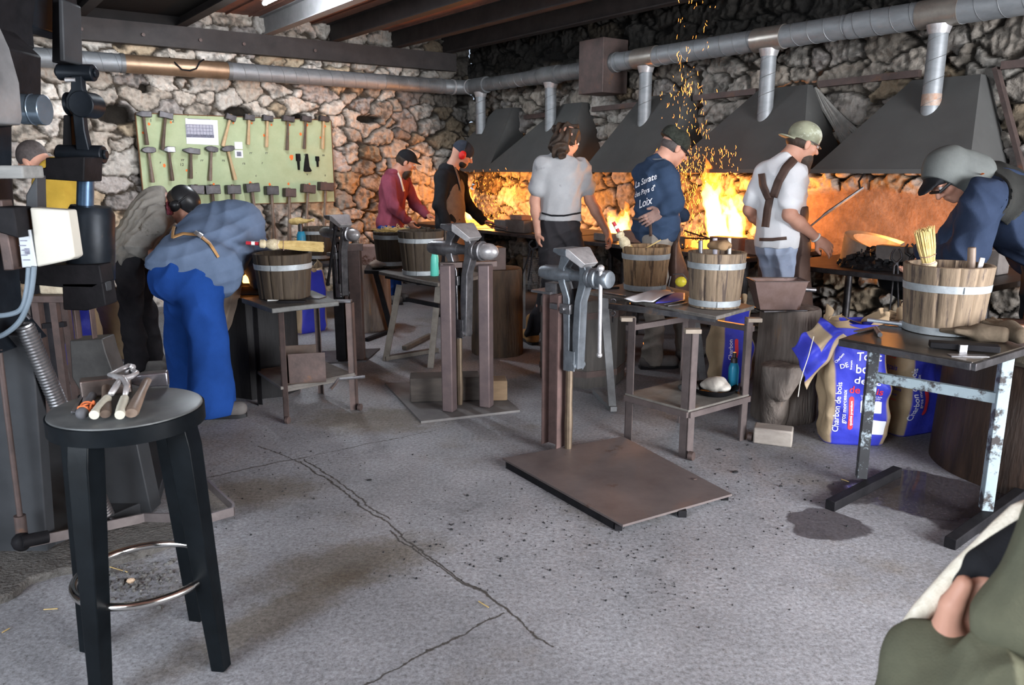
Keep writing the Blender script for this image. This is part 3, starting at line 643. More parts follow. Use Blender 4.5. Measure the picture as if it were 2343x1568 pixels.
# ------------------------------------------------------------------ hoods
HB = 1.45
HOODS = [(.05, 1.18, .72, 1.10, 1.20, .55), (1.18, 2.62, 2.02, 2.34, 1.20, .62), (2.94, 4.03, 3.22, 3.80, 1.20, .62), (4.06, 5.42, 4.62, 5.08, 1.20, .62), (5.50, 6.62, 5.93, 6.40, 1.20, .62)]
HT = [2.18, 2.16, 2.15, 2.12, 2.08]
HN = ['farthest of five dark forge hoods, in the corner', 'second forge hood from the corner, above the long-haired man', 'third forge hood from the corner, behind the navy sweatshirt', 'fourth forge hood from the corner, above the tallest fire', 'nearest and largest-looking dark forge hood at the right']
for i, (b0, b1, t0, t1, _, w) in enumerate(HOODS):
    o = thing('forge_hood', HN[i], 'hood', R((b0+b1)/2, 0, HB), 'forge hoods along the wall')
    zt = HT[i]; tw = .12
    def face(name, q, th=.012):
        c = sum((V(p) for p in q), V())/len(q); ctr = R((b0+b1)/2, .1, (HB+zt)/2)
        nn = (V(q[1])-V(q[0])).cross(V(q[2])-V(q[0])).normalized()
        if nn.dot(c-ctr) < 0: nn = -nn
        mb = MB(); n = len(q); vs = [V(p) for p in q]+[V(p)-nn*th for p in q]
        fs = [tuple(range(n)), tuple(reversed(range(n, 2*n)))]+[(k, k+n, (k+1) % n+n, (k+1) % n) for k in range(n)]
        mb.add(vs, fs); obj(name, mb, hood_m, o, smooth=0)
    A0, A1, B0, B1 = R(b0, w, HB), R(b1, w, HB), R(t0, tw, zt), R(t1, tw, zt)
    C0, C1, D0, D1 = R(b0, .0, HB), R(b1, .0, HB), R(t0, 0, zt), R(t1, 0, zt)
    face('front_panel', (A0, A1, B1, B0)); face('side_panel', (C0, A0, B0, D0)); face('side_panel', (A1, C1, D1, B1)); face('top_panel', (B0, B1, D1, D0))
    mb = MB()
    for a, b in ((A0, A1), (A0, C0), (A1, C1)): mb.bar(a-UP*.012, b-UP*.012, .03, .03)
    obj('bottom_rail', mb, hood_m, o)
    # plain steel lintel angle on the wall between the hoods
for i, (s0, s1, z) in enumerate(((1.25, 1.95, 2.06), (2.45, 3.2, 2.08), (3.85, 4.55, 2.10), (5.15, 5.95, 2.12), (6.5, 8.4, 2.13))):
    mb = MB(); mb.bar(R(s0, .055, z), R(s1, .055, z+.01), .05, .05); o = obj('wall_rail', mb, rusty)
    tag(o, 'rusty steel rail on the stones '+['between the first and second hoods', 'between the second and third hoods', 'between the third and fourth hoods', 'between the fourth and fifth hoods', 'to the right of the nearest hood'][i], 'rail', 'wall rails')
mb = MB(); mb.bar(R(6.46, .05, 2.12), R(6.74, .08, 1.40), .05, .03); o = obj('leaning_strut', mb, rusty); tag(o, 'slanting steel strut on the wall at the right edge of the nearest hood', 'strut')
mb = MB()
for k in range(7):
    a = R(5.10+.02*k, .04, 2.10-.02*k); b = R(5.42+.035*k, .05, 1.60+.02*random.random())
    mb.tube([a, a.lerp(b, .35)+U*.02*random.uniform(-1, 1), a.lerp(b, .7)+U*.02*random.uniform(-1, 1), b], [.014, .02, .018, .008], 6)
o = obj('plaster_smear', mb, mat('grey lime smear', (.30, .29, .27), (.17, .165, .155), 14, .9, 0, .8)); o['kind'] = 'structure'
# ------------------------------------------------------------------ forge tables with hearths
def forge(s0, s1, name_l, zt=.80, depth=.98, bricks=True, front_t=None, grp='forge tables under the hoods'):
    sm = (s0+s1)/2; o = thing('forge_table', name_l, 'forge', R(sm, .5, 0), grp)
    mb = MB(); mb.box((0, 0, -.02), (s1-s0, depth, .035), frame(R(sm, .08+depth/2, zt), x=U)); mb.box((0, depth/2, -.03), (s1-s0, .02, .07), frame(R(sm, .08+depth/2, zt), x=U)); obj('table_plate', mb, steel, o, bev=.004)
    for ds, dt in ((.06, .16), (.06, depth), (-.06, .16), (-.06, depth)):
        mb = MB(); s_ = (s0 if ds > 0 else s1)+ds; mb.cyl(R(s_, dt, 0), R(s_, dt, zt-.03), .028); obj('leg', mb, steel, o)
    mb = MB(); mb.lathe([(.24, 0), (.20, -.12), (.08, -.20)], frame(R(sm, .55, zt-.03), z=UP), 20); obj('ash_bowl', mb, black_st, o)
    mb = MB(); mb.cyl(R(sm, .55, zt-.25), R(sm, .55, .12), .05); mb.cyl(R(sm, .55, .15), R(sm, .1, .15), .05); obj('blast_pipe', mb, rusty, o)
    return o
def lump_bed(name, c, rx, ry, n, m, size=.03, h=.05, par=None, lab=None, cat='coal', seed=1, stuff=True):
    r = random.Random(seed); mb = MB()
    for i in range(n):
        a = r.random()*2*pi; q = sqrt(r.random()); x, y = rx*q*cos(a), ry*q*sin(a); z = h*(1-q*q)*r.random()+.3*size; s = size*r.uniform(.5, 1.1)
        M0 = frame(c+U*x+W*y+UP*z, z=V((r.uniform(-1, 1), r.uniform(-1, 1), r.uniform(-1, 1))))
        mb.box((0, 0, 0), (s, s*.8, s*.7), M0, taper=.6)
    mb.lathe([(1, 0), (.75, .4), (.35, .8), (.01, 1)], frame(c, x=U) @ Matrix.Diagonal((rx, ry, h*.7, 1)), 20)
    o = obj(name, mb, m, par, smooth=0)
    if par is None: tag(o, lab, cat, kind='stuff' if stuff else None)
    elif stuff: o['kind'] = 'stuff'
    return o
def brick(loc_s, loc_t, z, dims, ang, m, lab, grp='fire bricks round the hearths'):
    mb = MB(); M0 = frame(R(loc_s, loc_t, z), x=U) @ rotz(ang); mb.box((0, 0, dims[2]/2), dims, M0)
    o = obj('fire_brick', mb, m, bev=.008); tag(o, lab, 'brick', grp); return o
def flame(name_l, base, h, w, tongues, seed, estr, inner=True, lean=(0, 0)):
    r = random.Random(seed); root = thing('flame', name_l, 'fire', base, 'fires on the forges')
    def fm(nm, col, st):
        if nm in MATS: return MATS[nm]
        m = bpy.data.materials.new(nm); m.use_nodes = True; nt = m.node_tree; nt.nodes.remove(nt.nodes['Principled BSDF'])
        e = nt.nodes.new('ShaderNodeEmission'); e.inputs[0].default_value = (*col, 1); e.inputs[1].default_value = st
        nt.links.new(e.outputs[0], nt.nodes['Material Output'].inputs['Volume']); m.cycles.emission_sampling = 'NONE'; MATS[nm] = m; return m
    for lay, (col, st, k) in enumerate([((1, .24, .02), estr*.5, 1.0), ((1, .52, .10), estr*1.3, .62)][:2 if inner else 1]):
        Fd = Field(); rr = random.Random(seed)
        for i in range(tongues):
            a = rr.random()*2*pi; q = sqrt(rr.random())*w*.75; p = base+U*(q*cos(a))+W*(q*sin(a)*.7); hh = h*rr.uniform(.45, 1.0)*(1-.45*q/w)*(1 if lay == 0 else .75); n = 7; prev = None
            for j in range(n):
                t = j/(n-1); pr = w*.34*k*(1-t)**.8*(.35+1.1*t if t < .5 else .9)+.006
                pt = p+UP*(hh*t)+U*(.05*sin(6*t+i*2.1)*t+lean[0]*t)+W*(.04*cos(5*t+i)*t+lean[1]*t)
                if prev: Fd.cap(prev[0], pt, prev[1], pr, k=.03)
                prev = (pt, pr)
        blob('outer_flame' if lay == 0 else 'flame_core', Fd, fm('flame %d %.2f' % (lay, estr), col, st), root, res=.014, fold=.006, seed=seed, freq=30)
    return root
ZT = .80
forge(.15, 1.55, 'steel forge table under the farthest hood in the corner')
forge(1.62, 2.95, 'steel forge table under the second hood, behind the vise with two posts')
forge(3.02, 4.15, 'steel forge table under the third hood, behind the navy sweatshirt')
forge(4.20, 5.30, 'steel forge table under the fourth hood, carrying the tallest fire')
forge(5.55, 7.05, 'steel forge table under the nearest hood with black charcoal heap', depth=1.05)
BW = 'red brown fire brick '
brick(1.98, .86, ZT, (.34, .12, .11), 0, brick_g, 'long grey burnt block on the table under the second hood', 'fire bricks round the hearths')
brick(2.30, .93, ZT, (.30, .16, .13), .1, brick_g, 'thick grey block at the left of the long-haired man, on the forge front')
brick(2.32, .93, ZT+.131, (.22, .13, .05), -.05, brick_m, 'thin brick lying on the thick grey block')
brick(2.62, .86, ZT, (.26, .12, .12), -.2, brick_g, 'grey block behind the hip of the long-haired man')
brick(3.90, .80, ZT, (.24, .12, .11), .2, brick_m, BW+'left of the navy sweatshirt by the small fire')
brick(3.60, .90, ZT, (.24, .12, .07), -.1, brick_g, 'flat dark block in front of the small third fire')
brick(4.92, .80, ZT, (.28, .13, .12), .05, brick_m, BW+'glowing at the foot of the tallest fire, left half')
brick(5.22, .78, ZT, (.22, .13, .12), -.1, brick_m, BW+'at the foot of the tallest fire, beside the white tee')
brick(4.42, .85, ZT, (.22, .12, .10), .2, brick_g, 'grey block left of the tallest fire')
brick(6.42, .86, ZT+.06, (.40, .10, .10), .12, brick_g, 'long pale-ended brick bar on the nearest forge, right of the charcoal', 'fire bricks round the hearths')
brick(6.62, .55, ZT, (.50, .16, .16), .0, brick_g, 'big grey block behind the long bar on the nearest forge')
# half-round hearth wall on the nearest forge
mb = MB(); pr = []
for k in range(13):
    a = pi*.5+pi*k/12; pr.append((a))
vs = []; fs = []
for j, (ri, z) in enumerate(((.22, 0), (.22, .20), (.28, .22), (.30, 0))):
    for a in pr: q = R(6.13+ri*1.0*cos(a), .62+ri*sin(a)*.9, ZT+z*(.65+.35*sin((a-pi*.5)))); vs.append(q)
for j in range(4):
    for i in range(12): fs.append((j*13+i, j*13+i+1, ((j+1) % 4)*13+i+1, ((j+1) % 4)*13+i))
fs += [(0, 13, 26, 39), (12, 51, 38, 25)]
mb.add(vs, fs); o = obj('hearth_wall', mb, mat('sooty clay', (.30, .24, .19), (.14, .12, .10), 6, .9, 0, .6)); tag(o, 'curved clay hearth wall round the charcoal on the nearest forge', 'hearth')
lump_bed('charcoal_heap', R(6.18, .84, ZT), .24, .17, 260, coal, .04, .13, lab='heap of black charcoal on the nearest forge', cat='charcoal', seed=3)
for nm, s, t, rx, ry in (('under the farthest hood', .95, .55, .25, .2), ('behind the long-haired man', 2.15, .58, .28, .2), ('under the third hood', 3.5, .55, .26, .2), ('under the tallest fire', 4.68, .55, .36, .22), ('in the curved hearth of the nearest forge', 6.2, .6, .12, .1)):
    lump_bed('glowing_coals', R(s, t, ZT), rx, ry, 120, ember, .04, .07, lab='bed of glowing coals '+nm, cat='coals', seed=int(s*10))
flame('tall yellow flame beside the black hooded sweatshirt', R(.90, .60, ZT+.03), .80, .13, 6, 3, 30, lean=(-.1, 0))
flame('small flame behind the left forearm of the long-haired man', R(2.22, .62, ZT+.02), .46, .11, 5, 8, 28)
flame('medium flame between the long-haired man and the navy sweatshirt', R(3.47, .60, ZT+.02), .42, .20, 7, 12, 26)
flame('tallest white-hot fire between the navy sweatshirt and the white tee shirt', R(4.70, .58, ZT+.03), .86, .26, 12, 21, 55, lean=(-.12, 0))
flame('little orange flame on the nearest forge behind the long brick', R(6.16, .60, ZT+.06), .18, .035, 2, 31, 14, inner=False)
flame('thin orange flame along the right side of the navy sweatshirt', R(4.15, .60, ZT+.0), .50, .09, 4, 44, 12, inner=False)
# sparks: slender bits of burning charcoal flying up
def sparks(name_l, n, src, up, spread, seed, L=(.008, .05), cone=.6):
    r = random.Random(seed); mb = MB()
    for i in range(n):
        t = r.random()**1.5; z = up*t; w = spread*(.65+cone*t); a = r.random()*2*pi; q = sqrt(r.random())
        c = src+U*(w*q*cos(a)+.05*t)+W*(w*q*sin(a)*.6)+UP*z
        d = V((r.gauss(0, .45), r.gauss(0, .3), 1+r.random())).normalized(); l = r.uniform(*L)*(1 if t < .6 else .8); rr = r.uniform(.0007, .0015)
        bend = V((r.uniform(-1, 1), r.uniform(-1, 1), 0))*l*.15
        mb.tube([c-d*l/2, c+bend, c+d*l/2], [rr*.4, rr, rr*.4], 4)
    o = obj('sparks', mb, mat('spark glow', (1, .5, .2), (1, .4, .1), 3, .5, 0, 0, emit=(1, .26, .03), estr=5), smooth=0); tag(o, name_l, 'sparks', kind='stuff'); return o
sparks('dense orange sparks flying up in front of the tallest fire', 900, R(4.40, .72, .78), .85, .52, 5, cone=.25)
sparks('loose column of orange sparks rising in front of the hood', 190, R(4.42, .86, 1.40), .72, .42, 6, cone=.02)
sparks('scattered sparks high up under the roof', 70, R(4.50, .9, 2.05), .85, .20, 7)
sparks('fine sparks between the black hooded sweatshirt and the long-haired man', 420, R(1.25, .60, .80), .66, .60, 8, L=(.01, .04), cone=.2)
sparks('few sparks dropping by the legs under the tool table', 26, R(4.4, 1.6, .05), .75, .5, 9)
# ------------------------------------------------------------------ light of the place
def light(kind, loc, e, col, size=.1, look=None, sy=None, name='light', spread=None):
    d = bpy.data.lights.new(name, kind); d.energy = e; d.color = col
    if kind == 'AREA':
        d.size = size
        if sy: d.shape = 'RECTANGLE'; d.size_y = sy
        if spread: d.spread = spread
    elif kind == 'POINT': d.shadow_soft_size = size
    o = bpy.data.objects.new(name, d); COL.objects.link(o); o.location = loc
    if look is not None: o.rotation_euler = (V(look)-V(loc)).to_track_quat('-Z', 'Z').to_euler()
    return o
light('POINT', P(620, 14, 7.2), 26, (.85, .92, 1), .10, name='lamp light')
light('AREA', R(SX-.1, 2.65, 1.4), 820, (.95, .97, 1), 4.3, R(0, 4.2, 1.2), 2.5, 'daylight through the doorway')
light('AREA', R(8.3, TX-.15, 1.6), 235, (.84, .92, 1), 4.0, R(7.9, 0, .7), 2.0, 'daylight through the side window')
for s, t, z, e, r in ((.92, .42, 1.12, 25, .10), (1.5, .34, 1.05, 14, .12), (2.22, .42, 1.0, 16, .08), (3.47, .45, 1.0, 12, .10), (4.65, .42, 1.15, 42, .14), (6.1, .42, 1.0, 9, .05)):
    light('POINT', R(s, t, z), e, (1, .36, .07), r, name='firelight')
w = bpy.data.worlds.new('world'); SC.world = w; w.use_nodes = True; w.node_tree.nodes['Background'].inputs[0].default_value = (.55, .65, .8, 1); w.node_tree.nodes['Background'].inputs[1].default_value = .5
vs_ = SC.view_settings; vs_.view_transform = 'Standard'; vs_.look = 'None'; vs_.exposure = .72; vs_.gamma = 1; vs_.use_curve_mapping = False
# ================================================================== WORKSHOP THINGS
def bucket(base, rt, rb, h, m, lab, hoops=(.80, .07), liquid=True, tilt=0):
    o = thing('wooden_bucket', lab, 'bucket', base, 'wooden slack tubs'); n = 112; ns = 14
    def wob(a, z): q = (a*ns/(2*pi)) % 1; return 1-.035*math.exp(-((min(q, 1-q))/.025)**2)+.010*sin(1.7*math.floor(a*ns/(2*pi)))+.006*sin(7*a+z*9)
    mb = MB(); M0 = frame(base, x=V((1, 0, 0))); r = lambda z: rb+(rt-rb)*z/h
    mb.lathe([(r(0)-.01, 0), (r(0), .004), (r(h*.5), h*.5), (r(h), h-.003), (r(h)-.004, h), (r(h)-.018, h), (r(h)-.02, h-.004), (r(.02)-.02, .03), (.001, .03)], M0, n, True, wob)
    obj('staves', mb, m, o, smooth=50)
    for k, f in enumerate(hoops):
        mb = MB(); z0 = h*f; z1 = z0+.032
        mb.lathe([(r(z0)-.004, z0), (r(z0)+.0035, z0), (r(z1)+.0035, z1), (r(z1)-.004, z1)], M0, 48); mb.box((0, -(r(z0)+.006), (z0+z1)/2), (.04, .006, .028), M0)
        obj('hoop', mb, hoop_m, o)
    if liquid:
        mb = MB(); mb.lathe([(r(h*.72)-.022, h*.70), (r(h*.72)-.022, h*.72)], M0, 32); obj('water', mb, mat('dark quench water', (.02, .02, .02), (.015, .015, .015), 3, .08, 0, 0), o)
    return o
def whisk(lab, a, b, r0=.012, r1=.045, wraps=2, hl=.13, hoop=red_p):
    """short straw broom, handle end a, straw end b"""
    a = V(a); b = V(b); d = (b-a); L = d.length; o = thing('straw_broom', lab, 'broom', a, 'straw whisk brooms')
    m0 = frame(a, z=d); r = random.Random(int(L*1000)); mb = MB(); hd = hl
    mb.cyl(m0 @ V((0, 0, 0)), m0 @ V((0, 0, hd*.4)), .011); mb.cyl(m0 @ V((0, 0, hd*.66)), m0 @ V((0, 0, hd)), .011); obj('handle', mb, hoop, o)
    mb = MB(); mb.cyl(m0 @ V((0, 0, hd*.4)), m0 @ V((0, 0, hd*.66)), .0115); obj('handle_band', mb, white_p, o, label='white band round the handle')
    mb = MB(); mb.lathe([(.010, hd*.95), (.024, hd*1.05), (.026, hd*1.35), (.018, hd*1.5), (.030, hd*1.75), (.034, hd*2.1), (.026, hd*2.5)], m0, 18); obj('bound_neck', mb, mat('plaited straw', (.66, .58, .42), (.42, .34, .2), 60, .8, 0, .6), o)
    mb = MB()
    for i in range(260):
        an = r.random()*2*pi; q = sqrt(r.random()); e = V((cos(an)*q*r1*1.3, sin(an)*q*r1*.7, L*r.uniform(.93, 1.0))); s_ = V((cos(an)*q*.024, sin(an)*q*.02, hd*2.2))
        mb.tube([m0 @ s_, m0 @ (s_.lerp(e, .5)+V((cos(an), sin(an), 0))*.004), m0 @ e], [.0028, .0024, .0012], 4)
    obj('straw', mb, straw_m, o)['kind'] = 'stuff'
    mb = MB()
    for k in range(wraps): mb.torus((0, 0, hd*2.35+.035*k), .028+.004*k, .0018, m0, 20, 5)
    obj('binding', mb, mat('binding wire', (.25, .08, .10), (.3, .25, .2), 60, .5, 0, 0), o)
    return o
def hammer(lab, head, end, hl, hw, m_h, m_w, kind='sledge', up=None, r=.013, out=U, grp=None, z_off=0):
    """head centre, handle end; head lies across the handle in the plane normal to out"""
    head = V(head); end = V(end); d = (end-head); z = d.normalized(); x = out.cross(z).normalized(); y = z.cross(x)
    M0 = Matrix((x, y, z)).transposed().to_4x4(); M0.translation = head
    o = thing('hammer', lab, 'hammer', head, grp); mb = MB(); a = hl/2; b = hw/2
    if kind == 'sledge': mb.prism([(-a, -b*.85), (-a*.9, -b), (-a*.3, -b*.88), (a*.3, -b*.88), (a*.9, -b), (a, -b*.85), (a, b*.85), (a*.9, b), (a*.3, b*.88), (-a*.3, b*.88), (-a*.9, b), (-a, b*.85)], -b, b, M0)
    elif kind == 'cross':
        vs = [(-a, -b*.35, -b*.25), (-a, b*.35, -b*.25), (-a, b*.35, b*.1), (-a, -b*.35, b*.1), (-a*.25, -b*.9, -b), (-a*.25, b*.9, -b), (-a*.25, b*.9, b*.8), (-a*.25, -b*.9, b*.8), (a, -b, -b*.9), (a, b, -b*.9), (a, b, b*.8), (a, -b, b*.8)]
        mb.add(vs, [(3, 2, 1, 0), (8, 9, 10, 11), (0, 1, 5, 4), (1, 2, 6, 5), (2, 3, 7, 6), (3, 0, 4, 7), (4, 5, 9, 8), (5, 6, 10, 9), (6, 7, 11, 10), (7, 4, 8, 11)], M0)
    elif kind == 'round': mb.prism([(-a, -b*.4), (-a*.5, -b*.9), (0, -b), (a*.6, -b*.95), (a, -b*.6), (a, b*.5), (a*.5, b*.85), (-a*.5, b*.8), (-a, b*.2)], -b*.8, b*.8, M0)
    obj('hammer_head', mb, m_h, o, bev=min(.004, b*.2))
    mb = MB(); L = d.length
    mb.lathe([(r*.8, -b*1.1), (r*.85, b), (r*.8, L*.35), (r*1.1, L*.75), (r*1.2, L*.97), (r, L)], M0 @ Matrix.Diagonal((1, .8, 1, 1)), 12); obj('handle', mb, m_w, o)
    return o
def block_thing(name, lab, cat, c, dims, yaw, m, bev=.008, grp=None, taper=1):
    mb = MB(); mb.box((0, 0, dims[2]/2), dims, frame(c, x=V((cos(yaw), sin(yaw), 0))), taper); o = obj(name, mb, m, bev=bev); tag(o, lab, cat, grp); return o
def stump(lab, c, r, h, m, seed=0, n=64, facets=0, flare=1.05, grp='wooden anvil blocks and stumps', rings=True):
    rr = random.Random(seed); ph = [rr.random()*6 for _ in range(4)]
    def wob(a, z):
        w = 1+.03*sin(2*a+ph[0])+.022*sin(5*a+ph[1])+.010*sin(13*a+ph[2]+z*2)+.007*sin(29*a+ph[3]-z)
        if facets: q = (a % (2*pi/facets))-pi/facets; w = cos(pi/facets)/cos(q)*(1+.006*sin(31*a))
        return w
    mb = MB(); M0 = frame(c, x=V((1, 0, 0)))
    prof = [(r*flare*.98, 0), (r*flare, .02)]+[(r*(flare+(1-flare)*k/6), h*k/6) for k in range(1, 6)]+[(r, h-.015), (r*.965, h), (r*.6, h+.004), (r*.2, h+.002), (.002, h+.002)]
    mb.lathe(prof, M0, n, True, wob); o = obj('stump' if not facets else 'wooden_block', mb, m, smooth=50); tag(o, lab, 'stump', grp); return o
def angle_leg(name, a, b, w, m, o, dx, dy, th=.006):
    """steel angle from a (foot) to b (top); flanges along dx and dy"""
    mb = MB(); a = V(a); b = V(b); dx = V(dx).normalized()*w; dy = V(dy).normalized()*w
    for e, f in ((dx, dy), (dy, dx)):
        n = f.normalized()*th; q = [a, a+e, a+e+n, a+n]; q2 = [p+(b-a) for p in q]; mb.add(q+q2, [(3, 2, 1, 0), (4, 5, 6, 7), (0, 1, 5, 4), (1, 2, 6, 5), (2, 3, 7, 6), (3, 0, 4, 7)])
    return obj(name, mb, m, o)
def slab(mb, quad, z0, z1, wave=0):
    q = [V(p) for p in quad]; n = len(q); mb.add([(p.x, p.y, z0) for p in q]+[(p.x, p.y, z1) for p in q], [tuple(reversed(range(n))), tuple(range(n, 2*n))]+[(k, (k+1) % n, (k+1) % n+n, k+n) for k in range(n)])
def leg_vise(o, base, ax, s=1.0, zt=1.07, m1=vise_blue, m2=polished, handle_down=True, leg=True, knob='cap', mh=None):
    M0 = frame(V((base.x, base.y, 0)), x=ax); M0 = M0 @ Matrix.Translation((0, 0, zt)) @ Matrix.Scale(s, 4); mh = mh or m1
    fx = MB(M0); fx.prism([(-.050, -.62), (-.012, -.62), (-.012, -.42), (-.016, -.25), (-.048, -.17), (-.052, -.10), (-.018, -.055), (-.014, -.03), (-.075, -.03), (-.082, -.06), (-.095, -.11), (-.092, -.17), (-.06, -.24), (-.052, -.42)], -.028, .028)
    fx.prism([(-.002, 0), (-.085, 0), (-.090, -.018), (-.05, -.035), (-.002, -.038)], -.072, .072); obj('fixed_jaw', fx, m1, o, bev=.004)
    mv = MB(M0); mv.prism([(.012, -.58), (.046, -.60), (.052, -.42), (.058, -.26), (.085, -.18), (.088, -.10), (.06, -.05), (.02, -.03), (.03, -.06), (.045, -.10), (.040, -.17), (.018, -.26), (.008, -.42)], -.028, .028); obj('moving_jaw', mv, m1, o, bev=.004)
    pj = MB(M0); w = .082; pj.add([(.003, -w, .004), (.003, w, .004), (.022, w, 0), (.022, -w, 0), (.100, -w*.62, -.066), (.100, w*.62, -.066), (.075, w*.6, -.088), (.075, -w*.6, -.088), (.003, -w, -.035), (.003, w, -.035)],
           [(0, 1, 2, 3), (3, 2, 5, 4), (4, 5, 6, 7), (7, 6, 9, 8), (8, 9, 1, 0), (0, 3, 4, 7, 8), (1, 9, 6, 5, 2)]); obj('jaw_plate', pj, m2, o, bev=.003, label='bright sloping top of the moving jaw')
    sc = MB(M0 @ Matrix.Translation((0, 0, -.135)) @ Matrix.Rotation(pi/2, 4, 'Y'))
    sc.lathe([(.012, -.235), (.030, -.225), (.038, -.20), (.040, -.15), (.043, -.10), (.036, -.06), (.030, -.02)], None, 24); obj('screw_box', sc, m1, o)
    sc = MB(M0 @ Matrix.Translation((0, 0, -.135)) @ Matrix.Rotation(pi/2, 4, 'Y')); sc.lathe([(.026, -.05), (.026, .08)], None, 20)
    sc.lathe([(.036, .07), (.048, .085), (.048, .105), (.040, .11), (.040, .125), (.052, .13), (.052, .145), (.040, .15)], None, 24); obj('screw', sc, m1, o)
    hd = MB(M0 @ Matrix.Translation((0, 0, -.135)) @ Matrix.Rotation(pi/2, 4, 'Y'))
    if knob == 'cap': hd.lathe([(.040, .15), (.043, .155), (.044, .205), (.040, .213), (.034, .215), (.001, .216)], None, 28)
    else: hd.lathe([(.040, .15), (.044, .17), (.042, .20), (.030, .225), (.014, .24), (.001, .243)], None, 28)
    obj('screw_head', hd, mh, o)
    if handle_down:
        hb = MB(M0); hb.cyl((.18, -.03, -.085), (.185, -.03, -.50), .0095, n=12); hb.ball((.185, -.03, -.50), .014); hb.ball((.18, -.03, -.080), .018); obj('handle', hb, polished, o)
    sp = MB(M0); sp.prism([(-.010, -.20), (.0, -.20), (.012, -.34), (.02, -.40), (.012, -.42), (-.012, -.34)], -.016, .016); obj('spring', sp, black_st, o)
    cb = MB(M0); cb.box((-.035, 0, -.30), (.075, .085, .05)); cb.box((-.10, 0, -.30), (.10, .05, .03)); cb.cyl((-.035, -.06, -.30), (-.035, .06, -.30), .012); obj('mounting_collar', cb, worn_st, o, bev=.003)
    hg = MB(M0); hg.cyl((.02, -.045, -.585), (.02, .045, -.585), .018); hg.box((.0, .034, -.56), (.06, .008, .10)); hg.box((.0, -.034, -.56), (.06, .008, .10)); obj('hinge', hg, m1, o)
    if leg: lg = MB(M0); zb = -zt/s+.012; lg.lathe([(.020, -.60), (.018, -.80), (.022, -.9), (.018, zb+.02), (.016, zb)], Matrix.Translation((-.03, 0, 0)), 10); obj('vise_leg', lg, mat('brass brown leg', (.20, .15, .10), (.11, .08, .06), 10, .45, .6, .1), o)
# ---- front vise on H-beam and floor plate
q = [G(1150, 1050, .035), G(1425, 1203, .035), G(1675, 1132, .035), G(1425, 1000, .035)]
o = thing('leg_vise', 'blue grey leg vise on a red brown steel H-beam post with a floor plate', 'vise', G(1275, 1035), 'leg vises on steel posts')
mb = MB(); slab(mb, q, .028, .038); obj('floor_plate', mb, plate_m, o)
mb = MB(); e = .012
for a, b in ((q[0], q[1]), (q[1], q[2]), (q[3], q[2]), (q[0], q[3])):
    a = V(a); b = V(b); n = (b-a).normalized(); mb.bar(V((a.x, a.y, .014))+n*.05, V((b.x, b.y, .014))-n*.05, .006 if (a, b) != (V(q[0]), V(q[1])) else .012, .028) if (a-V(q[0])).length < .01 and (b-V(q[1])).length < .01 else None
obj('plate_edge', mb, black_st, o)
for f in (.03, .97):
    for a, b in ((q[0], q[1]), (q[3], q[2])):
        mb = MB(); p = V(a).lerp(V(b), f); c = sum(q, V())/4; p = p.lerp(c, .03); mb.box((p.x, p.y, .014), (.03, .03, .028)); obj('plate_foot', mb, black_st, o)
mb = MB(); mb.box((V(q[1]).lerp(V(q[2]), .52).x-.0, V(q[1]).lerp(V(q[2]), .52).y, .016), (.035, .03, .03)); obj('plate_foot', mb, black_st, o)
pc = G(1272, 1020, .03); ax = V((.62, -.62, 0)).normalized(); Mp = frame(V((pc.x, pc.y, .038)), x=ax)
pm = mat('primed red brown beam', (.19, .12, .11), (.11, .075, .07), 10, .5, .35, .15, spots=(.34, .28, .27), spot_at=.64)
mb = MB(Mp); hgt = .80
mb.box((-.055, 0, hgt/2), (.008, .10, hgt)); mb.box((.045, 0, hgt/2), (.008, .10, hgt)); mb.box((-.005, 0, hgt/2), (.095, .008, hgt)); obj('post', mb, pm, o)
mb = MB(Mp); mb.box((-.07, .0, hgt+.006), (.13, .11, .012)); mb.box((-.02, 0, hgt+.03), (.07, .07, .05)); obj('post_cap', mb, worn_st, o)
vb = Mp @ V((.115, 0, 0)); leg_vise(o, vb, ax, 1.0, 1.075)
# ---- middle vise between two box posts
q = [G(880, 874, .02), G(963, 962, .02), G(1190, 936, .02), G(1110, 868, .02)]
o = thing('leg_vise', 'dark leg vise held between two reddish square box posts, wooden block at its foot', 'vise', G(1070, 940), 'leg vises on steel posts')
mb = MB(); slab(mb, q, .0, .014); obj('floor_plate', mb, mat('dusty floor plate', (.17, .16, .155), (.10, .095, .095), 6, .6, .3, .1), o)
for (px, py) in ((1029, 940), (1113, 930)):
    b = G(px, py, .014); mb = MB(frame(b, x=V((.93, -.36, 0)))); h_ = Z(603, b.y)-.02
    mb.box((0, 0, h_/2), (.072, .072, h_)); obj('post', mb, mat('purple brown box section', (.175, .13, .125), (.105, .08, .085), 8, .45, .4, .1, spots=(.36, .33, .33), spot_at=.66), o, bev=.008)
b = G(1068, 935); h_ = Z(603, b.y)
mb = MB(); mb.bar(P(1005, 607, b.y-.03), P(1135, 603, b.y+.06), .05, .03); obj('cross_bar', mb, rusty, o)
leg_vise(o, V((b.x-.02, b.y+.02, 0)), V((.80, -.60, 0)), 1.12, Z(513, b.y), m1=worn_st, knob='ball', handle_down=False, mh=polished)
